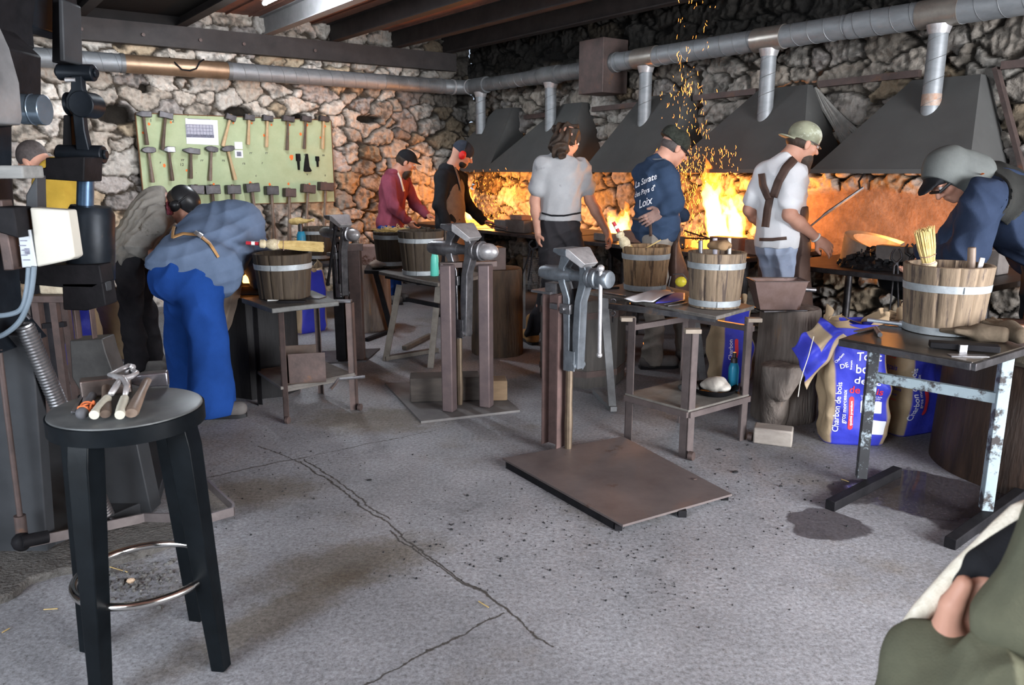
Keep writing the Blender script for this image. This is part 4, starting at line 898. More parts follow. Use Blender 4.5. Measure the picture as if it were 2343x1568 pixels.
# ---- rear vise
o = thing('leg_vise', 'farther leg vise on a rusty double post, beside the stand with straw broom', 'vise', G(800, 826), 'leg vises on steel posts')
b = G(818, 826)
for dx, w_, mm in ((-.125, .075, black_st), (-.055, .04, rusty), (.0, .10, rusty)):
    mb = MB(); h_ = Z(570, b.y); mb.box((b.x+dx, b.y+.04, h_/2), (w_, .09, h_)); obj('post', mb, mm, o, bev=.004)
mb = MB(); mb.bar(P(772, 566, b.y-.02), P(830, 566, b.y+.0), .04, .05); obj('cross_bar', mb, rusty, o)
mb = MB(); slab(mb, [G(600, 842), G(838, 828), G(870, 800), G(640, 812)], 0, .012); obj('floor_plate', mb, steel, o)
leg_vise(o, V((b.x-.09, b.y-.02, 0)), V((.72, -.69, 0)), 1.0, Z(492, b.y), m1=worn_st, knob='ball', handle_down=False, leg=False, mh=polished)
mb = MB(); a = P(768, 522, b.y-.12); c_ = P(750, 650, b.y-.15); mb.cyl(a, c_, .011); mb.ball(a, .02); mb.ball(c_, .016); obj('handle', mb, black_st, o)
# ---- blocks on the middle plate
bb = G(955, 925, .014); c_ = G(1010, 905, .014)
block_thing('wooden_block', 'dark sooty timber block lying on the plate behind the two posts', 'block', V((-.43, 4.86, .016)), (.44, .17, .155), .10, mat('sooty timber', (.09, .075, .065), (.04, .035, .032), 8, .85, 0, .5, stretch=(.4, 2, 2)), grp='timber blocks')
block_thing('wooden_block', 'small light brown timber block at the right of the two posts', 'block', V((-.105, 4.86, .016)), (.14, .14, .13), .10, mat('brown timber end', (.22, .15, .09), (.12, .08, .05), 8, .85, 0, .4, stretch=(.4, 2, 2)), grp='timber blocks')
# ---- stand A (left) with bucket, broom
c4 = [G(650, 968), G(815, 938), G(741, 900), G(590, 925)]; zt = .70
o = thing('steel_stand', 'steel angle stand with thick slab top, left of the rear vise', 'stand', G(700, 930), 'steel tool stands')
tc_ = [G(634, 707, zt), G(803, 692, zt), G(742, 660, zt), G(560, 680, zt)]
mb = MB(); slab(mb, [G(622, 706, zt), G(776, 689, zt), G(715, 664, zt), G(552, 682, zt)], zt-.03, zt); obj('top_slab', mb, mat('dusty dark slab', (.12, .12, .115), (.05, .05, .05), 9, .6, .3, .5), o, bev=.005)
tops = [G(640, 716, zt-.03), G(803, 696, zt-.03), G(728, 672, zt-.03), G(586, 695, zt-.03)]
for i, (a, b) in enumerate(zip(c4, tops)):
    b = V((a.x*.7+b.x*.3, a.y*.7+b.y*.3, zt-.03)); angle_leg('leg', a, b, .035, rusty if i in (0, 1, 2) else black_st, o, (1 if i in (0, 3) else -1, -.3, 0), (.3, 1 if i < 2 else -1, 0))
mb = MB(); mb.bar(V((c4[1].x, c4[1].y, zt-.02))-V((.12, 0, 0)), V((c4[1].x, c4[1].y, zt-.02)), .05, .012); obj('bracket', mb, worn_st, o)
for a in c4[:2]: mb = MB(); mb.cyl(V(a)+V((.02, -.015, .022)), V(a)+V((.035, -.02, .022)), .022); obj('caster', mb, rusty, o)
sh = [V((p.x, p.y, 0)) for p in c4]; mb = MB(); slab(mb, [sh[0]+V((.0, -.02, 0)), sh[1]+V((.01, 0, 0)), sh[2], sh[3]], .205, .225); mb.bar(sh[0]+V((0, 0, .2)), sh[1]+V((0, 0, .22)), .012, .035); obj('shelf', mb, mat('dusty shelf board', (.16, .145, .13), (.09, .08, .075), 9, .8, 0, .4), o, bev=.003)
bcA = G(652, 680, zt); bucket(bcA, .172, .148, Z(578, bcA.y)-zt, wood_bd, 'dark wooden bucket on the slab stand under the lying straw broom', hoops=(.66,))
bz = Z(572, bcA.y)+.02; whisk('long straw broom with red handle lying across the dark bucket on the stand', P(563, 556, bcA.y-.10)+V((0, 0, 0)), P(742, 566, bcA.y-.02), r1=.042, hl=.075)
mb = MB()
for pts in (([659, 562], [660, 575], [664, 610], [658, 588]), ([664, 565], [672, 590], [683, 640]), ([700, 572], [760, 585])):
    pass
block_thing('steel_plate', 'thin grey plate on the slab stand right of the dark bucket', 'plate', G(722, 682, zt), (.10, .08, .006), -.3, steel, .001, 'flat stock on the slab stand')
block_thing('steel_bar', 'black flat bar lying in front of the dark bucket on the slab stand', 'bar', G(668, 692, zt), (.16, .05, .012), .05, black_st, .002, 'flat stock on the slab stand')
block_thing('chalk', 'white marking stick in front of the dark bucket', 'chalk', G(628, 689, zt), (.08, .008, .008), .05, white_p, .001)
# rusty open box on the lower shelf
o = thing('steel_box', 'rusty open steel box on the lower shelf of the slab stand', 'box', G(705, 868, .226)); p = G(700, 875, .226); bx = frame(V((p.x, p.y+.05, .226)), x=V((.97, .24, 0)))
mb = MB(bx); mb.box((0, -.07, .09), (.21, .006, .18)); obj('front_sheet', mb, rusty, o, bev=.001)
mb = MB(bx); mb.box((-.14, .02, .09), (.006, .18, .17)); mb.box((-.05, .07, .1), (.21, .006, .2)); mb.box((-.02, 0, .003), (.22, .15, .006)); obj('rear_sheets', mb, mat('dark rust', (.10, .07, .055), (.06, .045, .038), 9, .7, .2, .3), o, bev=.001)
mb = MB(); mb.tube([G(755, 893, .24), G(775, 868, .25), G(835, 862, .26)], .010, 8); tag(obj('bent_bar', mb, worn_st), 'bent iron bar poking out over the lower shelf of the slab stand', 'bar')
# ---- anvil where the two bent men work
ab = G(560, 915); o = stump('tall black square anvil block behind the blue trousers', V((ab.x+.05, ab.y+.24, 0)), .25, .66, mat('black soot wood', (.022, .021, .022), (.010, .010, .011), 8, .8, 0, .4, stretch=(2.5, 2.5, .4)), 3, facets=8, flare=1.0)
def anvil(lab, c, yaw, s, m):
    o = thing('anvil', lab, 'anvil', c, 'anvils'); M0 = frame(c, x=V((cos(yaw), sin(yaw), 0))) @ Matrix.Scale(s, 4)
    mb = MB(M0); mb.box((0, 0, .025), (.26, .18, .05), taper=.85); mb.box((0, 0, .095), (.13, .11, .10), taper=.9); mb.box((.02, 0, .18), (.30, .10, .085)); mb.box((.02, 0, .14), (.18, .10, .03), taper=1.3); obj('body', mb, m, o, bev=.006)
    mb = MB(M0 @ Matrix.Translation((-.12, 0, .185)) @ Matrix.Rotation(-pi/2, 4, 'Y')); mb.lathe([(.05, 0), (.045, .06), (.03, .14), (.012, .20), (.003, .215)], None, 20); obj('horn', mb, m, o)
    mb = MB(M0); mb.box((.02, 0, .224), (.30, .098, .004)); obj('face_plate', mb, polished, o); return o
an = anvil('dark anvil with a glowing piece, between the bent blue-shirted man and the bucket', V((ab.x-.02, ab.y+.20, .665)), .25, 1.15, black_st)
hp_ = V((ab.x+.02, ab.y+.16, .665+.26)); mb = MB(); pw = P(566, 640, ab.y+.12); mb.lathe([(.028, -.02), (.034, 0), (.028, .02), (.01, .032)], frame(pw), 16); tag(obj('hot_workpiece', mb, hot), 'orange glowing iron piece on the anvil by the bent men', 'hot iron')
light('POINT', pw+UP*.06, 1.2, (1, .35, .06), .03, name='glow')
# ---- trestle table C
zc = .70; tc = [G(866, 621, zc), G(1002, 648, zc), G(1120, 628, zc), G(960, 598, zc)]
o = thing('trestle_table', 'grey board table on A-shaped steel trestles, left of the two posts', 'table', G(950, 830))
mb = MB(); slab(mb, [tc[0], V(tc[0]).lerp(V(tc[1]), .6)+V((0, -.03, 0)), tc[1], tc[2], tc[3]], zc-.025, zc); obj('table_board', mb, plank, o, bev=.004)
tr = mat('grey trestle steel', (.17, .15, .13), (.09, .08, .07), 10, .55, .4, .2)
for pts in (((914, 652), (882, 826)), ((1003, 655), (985, 842))):
    mb = MB(); b = G(*pts[1]); a = P(pts[0][0], pts[0][1], b.y+.12); mb.bar(b, a, .045, .03); obj('leg', mb, tr, o)
mb = MB(); mb.bar(G(880, 826)+UP*.02, G(1000, 806)+UP*.02, .05, .03); mb.bar(G(925, 802)+UP*.02, G(985, 772)+UP*.02, .04, .03); obj('foot_bar', mb, tr, o)
mb = MB(); b = G(897, 762); mb.bar(b, P(857, 614, b.y-.1), .045, .03); mb.bar(G(838, 782)+UP*.015, G(897, 760)+UP*.015, .04, .03); obj('rear_leg', mb, black_st, o)
mb = MB(); mb.bar(P(885, 632, 6.0), P(1000, 652, 5.7), .04, .03); mb.bar(P(930, 685, 5.9), P(1005, 700, 5.7), .02, .03); obj('cross_rail', mb, black_st, o)
bc = G(965, 627, zc); bucket(bc, .168, .135, Z(527, bc.y)-zc, wood_bd, 'brown wooden bucket on the trestle table beside the turquoise bottle', hoops=(.74, .01))
b2 = G(897, 611, zc); bucket(b2, .14, .115, Z(527, b2.y+.1)-zc, wood_bd, 'smaller wooden bucket topped with straw, at the left end of the trestle table')
mb = MB(); r = random.Random(4)
for i in range(140):
    a = r.random()*6.28; q = r.random()*.13; c_ = b2+V((q*cos(a), q*sin(a), Z(527, b2.y+.1)-zc+.0+.02*r.random())); d = V((r.gauss(0, 1), r.gauss(0, 1), r.gauss(0, .15))).normalized()*.05; mb.tube([c_-d, c_+d], .0022, 4)
tag(obj('straw_tuft', mb, straw_m), 'loose straw on the smaller bucket of the trestle table', 'straw', kind='stuff')
bp = G(994, 631, zc); o = thing('bottle', 'turquoise metal drinking bottle beside the middle vise', 'bottle', bp, 'drinking bottles'); mb = MB(); hh = Z(562, bp.y)-zc; mb.lathe([(.030, 0), (.033, .006), (.033, hh*.62), (.026, hh*.75), (.014, hh*.86), (.014, hh*.9)], frame(bp), 24); obj('body', mb, teal_p, o)
mb = MB(); mb.lathe([(.016, hh*.88), (.016, hh*.99), (.012, hh)], frame(bp), 20); obj('cap', mb, teal_p, o)
def cloth_pile(name, lab, c, rx, ry, h, m, seed, cat='cloth', grp=None):
    Fd = Field(); r = random.Random(seed)
    for i in range(9):
        a = r.random()*6.28; q = r.random()*.55; Fd.ell(c+V((rx*q*cos(a), ry*q*sin(a), h*r.uniform(.25, .6))), (rx*r.uniform(.35, .6), ry*r.uniform(.35, .6), h*r.uniform(.3, .5)), rotz(r.random()*3), k=.012)
    Fd.cut(c, (0, 0, -1)); o = blob(name, Fd, m, None, .006, fold=.006, seed=seed, freq=60); tag(o, lab, cat, grp); return o
cloth_pile('rag', 'folded brown and grey rag at the left end of the trestle table', P(865, 612, 6.15), .13, .09, .06, mat('rag cloth', (.34, .30, .27), (.22, .12, .07), 5, .9, 0, .3), 3)
mb = MB(); slab(mb, [P(833, 612, 6.0), P(895, 618, 5.95), P(905, 605, 6.4), P(840, 602, 6.4)], zc-.03, zc-.005); tag(obj('side_board', mb, black_st), 'dark board carrying the folded rag', 'board')
# ---- stump 1 with swage block
s1 = stump('round dark brown upright stump right of the two posts', V((-.115, 6.22, 0)), .20, Z(617, 6.1), stump_m, 5); zz = Z(617, 6.1)
o = thing('swage_block', 'rust-brown iron swage block with grooved side on the round stump', 'block', V((-.17, 6.12, zz)), None); M0 = frame(V((-.165, 6.13, zz)), x=V((.93, .36, 0))); hh = Z(569, 6.0)-zz
mb = MB(M0); mb.box((0, 0, hh/2), (.19, .17, hh)); obj('body', mb, rusty, o, bev=.004)
for k in range(3): mb = MB(M0); mb.box((-.098, 0, hh*(.25+.27*k)), (.012, .10, .014)); obj('groove_rib', mb, black_st, o)
# ---- octagonal block 2 behind the front vise
oc = V((.50, 5.42, 0)); b2o = stump('wide faceted grey block with iron straps behind the front vise', oc, .30, .60, mat('grey dark block wood', (.10, .09, .082), (.05, .046, .044), 8, .8, 0, .4, stretch=(2.5, 2.5, .4)), 8, facets=8, flare=1.0)
b2o.name = 'anvil_block'
o = thing('iron_strap', 'flat iron straps ringing the wide faceted block behind the front vise', 'strap', oc)
for z_ in (.10, .50):
    mb = MB(); mb.lathe([(.300, z_-.022), (.306, z_-.022), (.306, z_+.022), (.300, z_+.022)], frame(oc), 8*8, True, lambda a, z: cos(pi/8)/cos((a % (2*pi/8))-pi/8)); obj('band', mb, rusty, o, smooth=20)
# ---- table D: trestle board with two buckets + rolling stand below
zd = .735; td = [G(1347, 668, zd), G(1640, 724, zd), G(1727, 700, zd), G(1460, 640, zd)]
o = thing('trestle_table', 'long warped grey board on a steel trestle, carrying the two right-of-centre buckets', 'table', G(1480, 950))
mb = MB(); slab(mb, [td[0], V(td[0]).lerp(V(td[1]), .35)+V((0, .02, 0)), V(td[0]).lerp(V(td[1]), .7)+V((0, -.02, 0)), td[1], td[2], V(td[2]).lerp(V(td[3]), .4), td[3]], zd-.02, zd); obj('table_board', mb, plank, o, bev=.004)
tb = mat('blue grey trestle', (.22, .225, .23), (.13, .13, .135), 12, .5, .3, .2)
b = G(1402, 940); mb = MB(); mb.bar(b, P(1382, 680, b.y-.05), .045, .03); obj('leg', mb, tb, o)
mb = MB(); mb.bar(G(1362, 902)+UP*.02, G(1404, 944)+UP*.02, .04, .03); obj('foot_bar', mb, tb, o)
b = G(1612, 905); mb = MB(); mb.bar(b, P(1590, 715, b.y), .045, .03); obj('rear_leg', mb, tb, o)
mb = MB(); mb.bar(P(1395, 700, 4.3), P(1640, 730, 3.95), .03, .03); obj('cross_rail', mb, steel, o)
mb = MB(); pc_ = P(1403, 690, 4.35)
for k in range(4): mb.torus((0, 0, 0), .014, .004, frame(pc_-UP*.034*k, z=(1, 0, 0) if k % 2 else (0, 1, 0)), 12, 6)
tag(obj('hanging_chain', mb, steel), 'short iron chain hanging under the left end of the long board', 'chain')
bD1 = G(1475, 664, zd); bucket(bD1, .146, .122, Z(562, bD1.y)-zd, wood_b, 'light brown bucket holding a small whisk broom, left on the long board', hoops=(.72, .03))
bD2 = G(1634, 701, zd); bucket(bD2, .152, .130, Z(576, bD2.y)-zd, wood_gb, 'greyish bucket topped with a glove, right on the long board', hoops=(.72, .05))
whisk('short whisk broom with red and white handle standing in the light brown bucket', P(1403, 508, bD1.y), P(1452, 598, bD1.y-.03), r1=.028, hl=.07)
mb = MB(); mb.tube([P(1478, 568, bD1.y), P(1512, 549, bD1.y)], .004, 6); tag(obj('wooden_stick', mb, straw_m), 'thin stick poking out of the light brown bucket', 'stick')
cloth_pile('work_glove', 'brown work glove bunched on the rim of the greyish bucket', P(1640, 572, bD2.y-.03), .10, .06, .06, mat('tan glove', (.30, .19, .10), (.18, .11, .06), 12, .9, 0, .4), 7, 'glove', 'work gloves')
for k, (px, mm, lb) in enumerate(((1603, worn_st, 'grey round tool end at the left of the glove'), (1636, mat('lilac grey tool end', (.45, .42, .47), (.35, .33, .38), 8, .5, 0, 0), 'lilac grey tool end beside the glove'), (1669, white_p, 'white stick end standing right of the glove'))):
    mb = MB(); mb.cyl(P(px, 590, bD2.y), P(px, 545 if k else 550, bD2.y), .012 if k != 2 else .009); tag(obj('tool_end', mb, mm, bev=.002), lb+' in the greyish bucket', 'tool', 'tools standing in the greyish bucket')
# papers, knife and rules on the board
def sheetq(name, lab, quad, m, cat, z, th=.004, grp=None, amp=.01, seed=1):
    q = [V(p) for p in quad]; r = np.random.default_rng(seed); a = r.random(4)*6
    def fn(u, v): p = (q[0].lerp(q[1], u)).lerp(q[3].lerp(q[2], u), v); return V((p.x, p.y, z+amp*(.5+.5*sin(4*u+a[0])*cos(3*v+a[1])+.2*sin(11*u+a[2]+5*v))))
    mb = MB(); mb.sheet(fn, 14, 10); o = obj(name, mb, m, smooth=60); s_ = o.modifiers.new('thick', 'SOLIDIFY'); s_.thickness = th; s_.offset = 1; tag(o, lab, cat, grp); return o
sheetq('paper', 'crumpled white paper sheets on the long board between the two buckets', [G(1428, 690, zd), G(1495, 697, zd), G(1543, 672, zd), G(1488, 668, zd)], paper, 'paper', zd+.004, amp=.014)
sheetq('folder', 'blue folder corner under the white paper on the long board', [G(1500, 696, zd), G(1567, 689, zd), G(1567, 672, zd), G(1525, 672, zd)], mat('blue folder', (.07, .07, .45), (.06, .06, .38), 4, .5, 0, 0), 'folder', zd+.001, amp=.003)
mb = MB(); mb.bar(G(1383, 672, zd)+UP*.006, G(1432, 680, zd)+UP*.006, .014, .008); tag(obj('chisel', mb, worn_st, bev=.002), 'steel chisel lying left of the white paper', 'chisel', 'hand tools on the long board')
mb = MB(); mb.bar(G(1347, 664, zd)+UP*.008, G(1416, 661, zd)+UP*.008, .020, .012); tag(obj('punch', mb, black_st, bev=.003), 'dark punch at the left end of the long board', 'punch', 'hand tools on the long board')
mb = MB(); mb.bar(G(1520, 700, zd)+UP*.006, G(1566, 690, zd)+UP*.006, .010, .008); mb.bar(G(1528, 703, zd)+UP*.006, G(1572, 697, zd)+UP*.006, .010, .008); tag(obj('pliers', mb, worn_st, bev=.002), 'thin steel pliers lying left of the greyish bucket', 'pliers', 'hand tools on the long board')
# rolling stand
zs = .68; A_ = [G(1428, 1003), G(1570, 1050), G(1706, 1006)]; A_.append(A_[0]+A_[2]-A_[1])
o = thing('steel_stand', 'rolling steel angle stand with a lower shelf, under the long board', 'stand', A_[1], 'steel tool stands')
lm = mat('red grey stand steel', (.17, .135, .13), (.10, .082, .08), 9, .5, .4, .15, spots=(.30, .26, .25), spot_at=.66)
cc = sum(A_, V())/4
for i, a in enumerate(A_):
    b = V((a.x, a.y, zs)); dx = V((A_[1]-A_[0])) if i in (0, 3) else V((A_[0]-A_[1])); dy = V((A_[2]-A_[1])) if i in (0, 1) else V((A_[1]-A_[2])); angle_leg('leg', a, b, .05, lm, o, dx, dy)
    mb = MB(); mb.box((b.x+.0, b.y, zs-.01), (.08, .05, .022)); obj('leg_cap', mb, mat('pale cap wood', (.30, .25, .20), (.2, .17, .14), 9, .7, 0, .2), o, bev=.003)
for i in (1, 2): mb = MB(); a = A_[i]; mb.cyl(a+V((.01, -.015, .024)), a+V((.03, -.03, .024)), .023); obj('caster', mb, rusty, o)
mb = MB(); zf = .26; slab(mb, [V((p.x, p.y, 0)) for p in (A_[0].lerp(cc, -.01), A_[1].lerp(cc, -.01), A_[2].lerp(cc, -.01), A_[3])], zf-.022, zf); obj('shelf', mb, mat('dusty wooden shelf', (.20, .185, .165), (.10, .09, .08), 9, .8, 0, .5), o, bev=.003)
for a, b, z_ in ((0, 3, zs-.06), (3, 2, zs-.06), (1, 2, .235), (0, 1, .235)): mb = MB(); mb.bar(A_[a]+UP*z_, A_[b]+UP*z_, .03, .03); obj('rail', mb, lm, o)
pb_ = G(1640, 925, zf); o = thing('pan', 'shallow dark pan on the lower shelf of the rolling stand', 'pan', pb_); mb = MB(); pb_ = V((1.10, 4.12, zf)); mb.lathe([(.08, 0), (.10, .01), (.125, .04), (.130, .042), (.118, .038), (.09, .012), (.001, .008)], frame(pb_), 32); obj('dish', mb, black_st, o)
cloth_pile('work_glove', 'dirty white work gloves heaped in the pan on the lower shelf', pb_+V((.0, -.01, .02)), .11, .08, .085, mat('dirty white glove', (.62, .58, .52), (.30, .27, .24), 9, .9, 0, .4), 9, 'glove', 'work gloves')
cloth_pile('work_glove', 'dark grey work glove beside the pan on the lower shelf', V((.97, 4.16, zf)), .07, .06, .05, mat('dark grey glove', (.06, .06, .06), (.03, .03, .03), 9, .9, 0, .4), 13, 'glove', 'work gloves')
bq = V((1.215, 4.18, zf)); o = thing('bottle', 'blue metal drinking bottle on the lower shelf of the rolling stand', 'bottle', bq, 'drinking bottles'); mb = MB(); mb.lathe([(.026, 0), (.028, .006), (.028, .13), (.020, .155), (.016, .16)], frame(bq), 24); obj('body', mb, blue_p, o)
mb = MB(); mb.lathe([(.018, .158), (.018, .185), (.010, .188), (.010, .215)], frame(bq), 18); obj('cap', mb, steel, o)
# safety glasses / ear defenders behind
mb = MB(); mb.ball(P(1558, 645, 4.6), .035, 12, (1, .6, .9)); o = obj('ear_cup', mb, mat('yellow plastic', (.7, .6, .05), (.6, .5, .04), 4, .35, 0, 0)); tag(o, 'yellow ear defender cup between the two buckets on the long board', 'ear defender')
mb = MB(); mb.tube([P(1535, 632, 4.6), P(1530, 655, 4.6), P(1541, 670, 4.6), P(1556, 680, 4.6)], .004, 6); mb.tube([P(1540, 628, 4.6), P(1562, 627, 4.6), P(1572, 640, 4.6)], .004, 6); tag(obj('wire_headband', mb, worn_st), 'bent wire headband beside the yellow ear cup', 'headband')
# ---- stump 3 (right) with trough, branch, timber brick
c3 = V((1.62, 4.52, 0)); z3 = Z(707, 4.45); stump('tall grey weathered stump under the rusty trough', c3, .165, z3, stump_g, 11, flare=1.10)
Fd = Field(); Fd.cap(G(1778, 975)+V((0, .06, .03)), P(1775, 838, 4.24), .085, .078, .04).cap(P(1790, 870, 4.2), P(1835, 838, 4.15), .05, .035, .04).cap(P(1788, 900, 4.2), P(1812, 860, 4.15), .05, .05, .05); Fd.cut(V((0, 0, 0.001)), (0, 0, -1)).cut(P(1775, 832, 4.24), (-.1, 0, 1))
Fd.cut(P(1840, 842, 4.15), (1, 0, .35)); o = blob('forked_log', Fd, stump_g, None, .010, .006, 5, 25); tag(o, 'short forked log with a knot leaning at the foot of the grey stump', 'log')
block_thing('wooden_block', 'pale squared timber offcut on the floor before the grey stump', 'block', G(1768, 1013), (.20, .11, .09), -.38, mat('pale timber offcut', (.36, .32, .28), (.22, .19, .17), 8, .85, 0, .4, stretch=(.4, 2, 2)), grp='timber blocks')
o = thing('trough', 'rust-streaked sheet steel trough on the grey stump beside the white tee shirt', 'trough', V((1.6, 4.4, z3))); yb = 4.40; zb = z3+.012; zt_ = Z(640, yb); tm_ = mat('mauve rusted sheet', (.28, .20, .19), (.17, .11, .09), 6, .5, .3, .15, spots=(.09, .045, .03), spot_at=.56, spot_scale=6)
xl0, xr0, xl1, xr1 = P(1734, 698, yb).x, P(1822, 698, yb).x, P(1718, 642, yb).x, P(1838, 642, yb).x
vs = []; dpt = .16
for x0, x1, z_, d0 in ((xl0, xr0, zb, .03), (xl1, xr1, zt_, 0)): vs += [(x0, yb-.08+d0, z_), (x1, yb-.08+d0, z_), (x1, yb-.08+dpt-d0, z_), (x0, yb-.08+dpt-d0, z_)]
mb = MB(); mb.add(vs, [(3, 2, 1, 0), (0, 1, 5, 4), (1, 2, 6, 5), (2, 3, 7, 6), (3, 0, 4, 7)]); t_ = obj('body', mb, tm_, o, smooth=0); s_ = t_.modifiers.new('t', 'SOLIDIFY'); s_.thickness = .004
mb = MB()
for i in range(4): mb.bar(V(vs[4+i]), V(vs[4+(i+1) % 4]), .012, .005)
obj('rim', mb, rusty, o); mb = MB(); mb.cyl(P(1838, 662, yb), P(1866, 664, yb), .013); obj('spout', mb, worn_st, o)
block_thing('steel_plate', 'thin steel plate under the rusty trough', 'plate', V(((xl0+xr0)/2+.02, yb+.02, z3+.002)), (.26, .16, .008), .15, steel, .001)
# ---- H-frame stand at the right
zh = .745; o = thing('steel_stand', 'steel stand with two posts and peeling pale paint, carrying the right-hand bucket', 'stand', G(1968, 1115), 'steel tool stands')
Lb = G(1968, 1113); Rb = G(2252, 1188); ht = [G(1927, 775, zh), G(2225, 828, zh), G(2400, 775, zh), G(2035, 738, zh)]
mb = MB(); slab(mb, ht, zh-.012, zh); obj('top_plate', mb, mat('wet dark plate', (.085, .07, .055), (.04, .035, .03), 6, .18, .4, .1, rough2=.45), o, bev=.002)
mb = MB(); a, b = V(ht[0]), V(ht[1]); mb.bar(a-UP*.018, b-UP*.018, .03, .028); mb.bar(V(ht[1])-UP*.02, V(ht[2])-UP*.02, .03, .03); mb.bar(a-UP*.02, V(ht[3])-UP*.02, .03, .03); obj('top_rail', mb, steel, o, bev=.002)
for q in (Lb, Rb):
    mb = MB(); mb.box((0, 0, (zh-.03)/2+.03), (.045, .05, zh-.06), frame(q, x=V((1, -.25, 0)))); l_ = obj('post', mb, wpaint_d if q is Lb else wpaint, o, bev=.003, label='post with flaking pale paint' if q is Rb else 'dark post with few paint remains')
dv = (Rb-Lb).normalized()
mb = MB(); a = Lb+UP*Z(868, Lb.y); b = Rb+UP*Z(908, Rb.y+.02); z_ = (Z(868, Lb.y)+Z(905, Rb.y))/2; mb.bar(V((Lb.x, Lb.y, z_)), V((Rb.x, Rb.y, z_)), .03, .045); obj('cross_bar', mb, wpaint, o, bev=.002, label='pale painted cross bar')
for (a, b) in (((1898, 1168), (2052, 1088)), ((2172, 1256), (2352, 1125))):
    mb = MB(); a = G(*a)+UP*.022; b = G(*b)+UP*.022; mb.bar(a, b, .045, .045); obj('foot', mb, black_st, o, bev=.003)
bh = G(2190, 770, zh); bh = V((bh.x, bh.y+.13, zh)); bucket(bh, .180, .155, .30, wood_gb, 'large grey wooden bucket holding a straw whisk, on the pale-painted stand', hoops=(.63, .01))
whisk('straw whisk standing handle-down in the large grey bucket', P(2130, 640, bh.y), P(2114, 522, bh.y-.03), r1=.034, hl=.035)
mb = MB(); mb.cyl(P(2222, 620, bh.y-.02), P(2224, 566, bh.y-.02), .0165); tag(obj('hammer', mb, handle_g, bev=.004), 'hammer dipped in the large grey bucket, only its grey wooden handle showing', 'hammer')
mb = MB(); mb.bar(P(2240, 620, bh.y-.04), P(2248, 590, bh.y-.04), .022, .008); tag(obj('file_tang', mb, polished, bev=.002), 'bright flat tool end in the large grey bucket', 'tool')
o = thing('die_holder', 'black steel tool frame lying on the pale-painted stand before the bucket', 'tool', G(2200, 795, zh)); mb = MB(); a = G(2125, 796, zh)+UP*.017; b = G(2285, 808, zh)+UP*.017; mb.bar(a, b, .06, .024); obj('bar', mb, black_st, o, bev=.003)
for f in (.42,): mb = MB(); p = a.lerp(b, f); mb.box((p.x, p.y-.035, p.z-.004), (.03, .012, .03)); obj('lug', mb, worn_st, o)
block_thing('steel_plate', 'thin grey plate on the near corner of the pale-painted stand', 'plate', G(2215, 815, zh), (.14, .04, .004), -.1, worn_st, .001)
mb = MB(); mb.bar(G(1960, 762, zh)+UP*.005, G(2005, 752, zh)+UP*.005, .03, .006); tag(obj('steel_rule', mb, worn_st), 'small steel rule at the left corner of the pale-painted stand', 'rule')
mb = MB(); mb.cyl(G(1985, 738, zh)+UP*.012, G(2095, 752, zh)+UP*.012, .009); mb.cyl(G(2058, 747, zh)+UP*.012, G(2095, 752, zh)+UP*.012, .015); tag(obj('steel_tube', mb, mat('pale steel tube', (.62, .68, .75), (.5, .55, .6), 6, .3, .5, 0)), 'pale steel tube lying left of the large grey bucket', 'tube')
mb = MB(); mb.cyl(G(2003, 757, zh)+UP*.012, G(2013, 773, zh)+UP*.012, .010); tag(obj('short_rod', mb, worn_st), 'short rod across the left end of the pale-painted stand', 'rod')
# gloves: two leather gloves with fingers
def glove(lab, wr, tip, m, seed):
    wr = V(wr); tip = V(tip); d = (tip-wr).normalized(); s_ = V((-d.y, d.x, 0)).normalized(); Fd = Field(); r = random.Random(seed)
    Fd.cap(wr, wr+d*.08, .034, .042, .02); pm_ = wr+d*.13; Fd.ell(pm_, (.055, .045, .024), frame(pm_, x=d), k=.02)
    for i in range(4): a = pm_+d*.03+s_*(.027-.018*i); Fd.cap(a, a+d*(.06+.012*(1.5-abs(i-1.5)))+s_*(.006-.004*i)+UP*r.uniform(-.004, .02), .0115, .0105, .006)
    Fd.cap(pm_-d*.02+s_*.03, pm_+d*.03+s_*.065+UP*.01, .013, .011, .012)
    o = blob('work_glove', Fd, m, None, .005, .003, seed, 50); tag(o, lab, 'glove', 'work gloves'); return o
glove('brown leather glove lying on the pale-painted stand, palm down', G(2290, 785, zh)+UP*.035, G(2180, 772, zh)+UP*.03, glove_m, 3)
glove('brown glove pointing up against the large grey bucket', G(2330, 790, zh)+UP*.04, G(2220, 748, zh)+UP*.075, glove_m, 4)
# ---- big dark wooden block at the far right with wet iron on it
cb = V((2.66, 3.68, 0)); zb_ = .60
mb = MB(); pf = [(.52, 0), (.52, .02), (.50, zb_-.01), (.49, zb_), (.002, zb_)]
mb.lathe(pf, frame(cb), 96, True, lambda a, z: (1+.012*sin(3*a))*(1-.02*math.exp(-((min((a*9/6.283) % 1, 1-(a*9/6.283) % 1))/.02)**2))); o = obj('wooden_block', mb, block_dk, smooth=50); tag(o, 'big dark wet wooden block at the right edge behind the pale-painted stand', 'stump', 'wooden anvil blocks and stumps')
mb = MB(); mb.lathe([(.5, 0), (.515, .02), (.515, .055), (.49, .07), (.001, .068)], frame(V((cb.x, cb.y, zb_-.005))), 96, True, lambda a, z: 1+.02*sin(5*a)+.01*sin(17*a)); o = obj('block_rim', mb, mat('mossy grey wood top', (.16, .135, .10), (.07, .06, .045), 14, .5, 0, .8)); tag(o, 'worn grey wooden slab on top of the big dark block', 'slab')
zq = zb_+.065; block_thing('steel_channel', 'rusty brown slanted steel block on the big dark wooden block', 'steel block', V((2.28, 3.45, zq)), (.20, .14, .12), -.2, mat('wet rust', (.19, .09, .05), (.09, .045, .03), 6, .25, .4, .1), .006, None, .8)
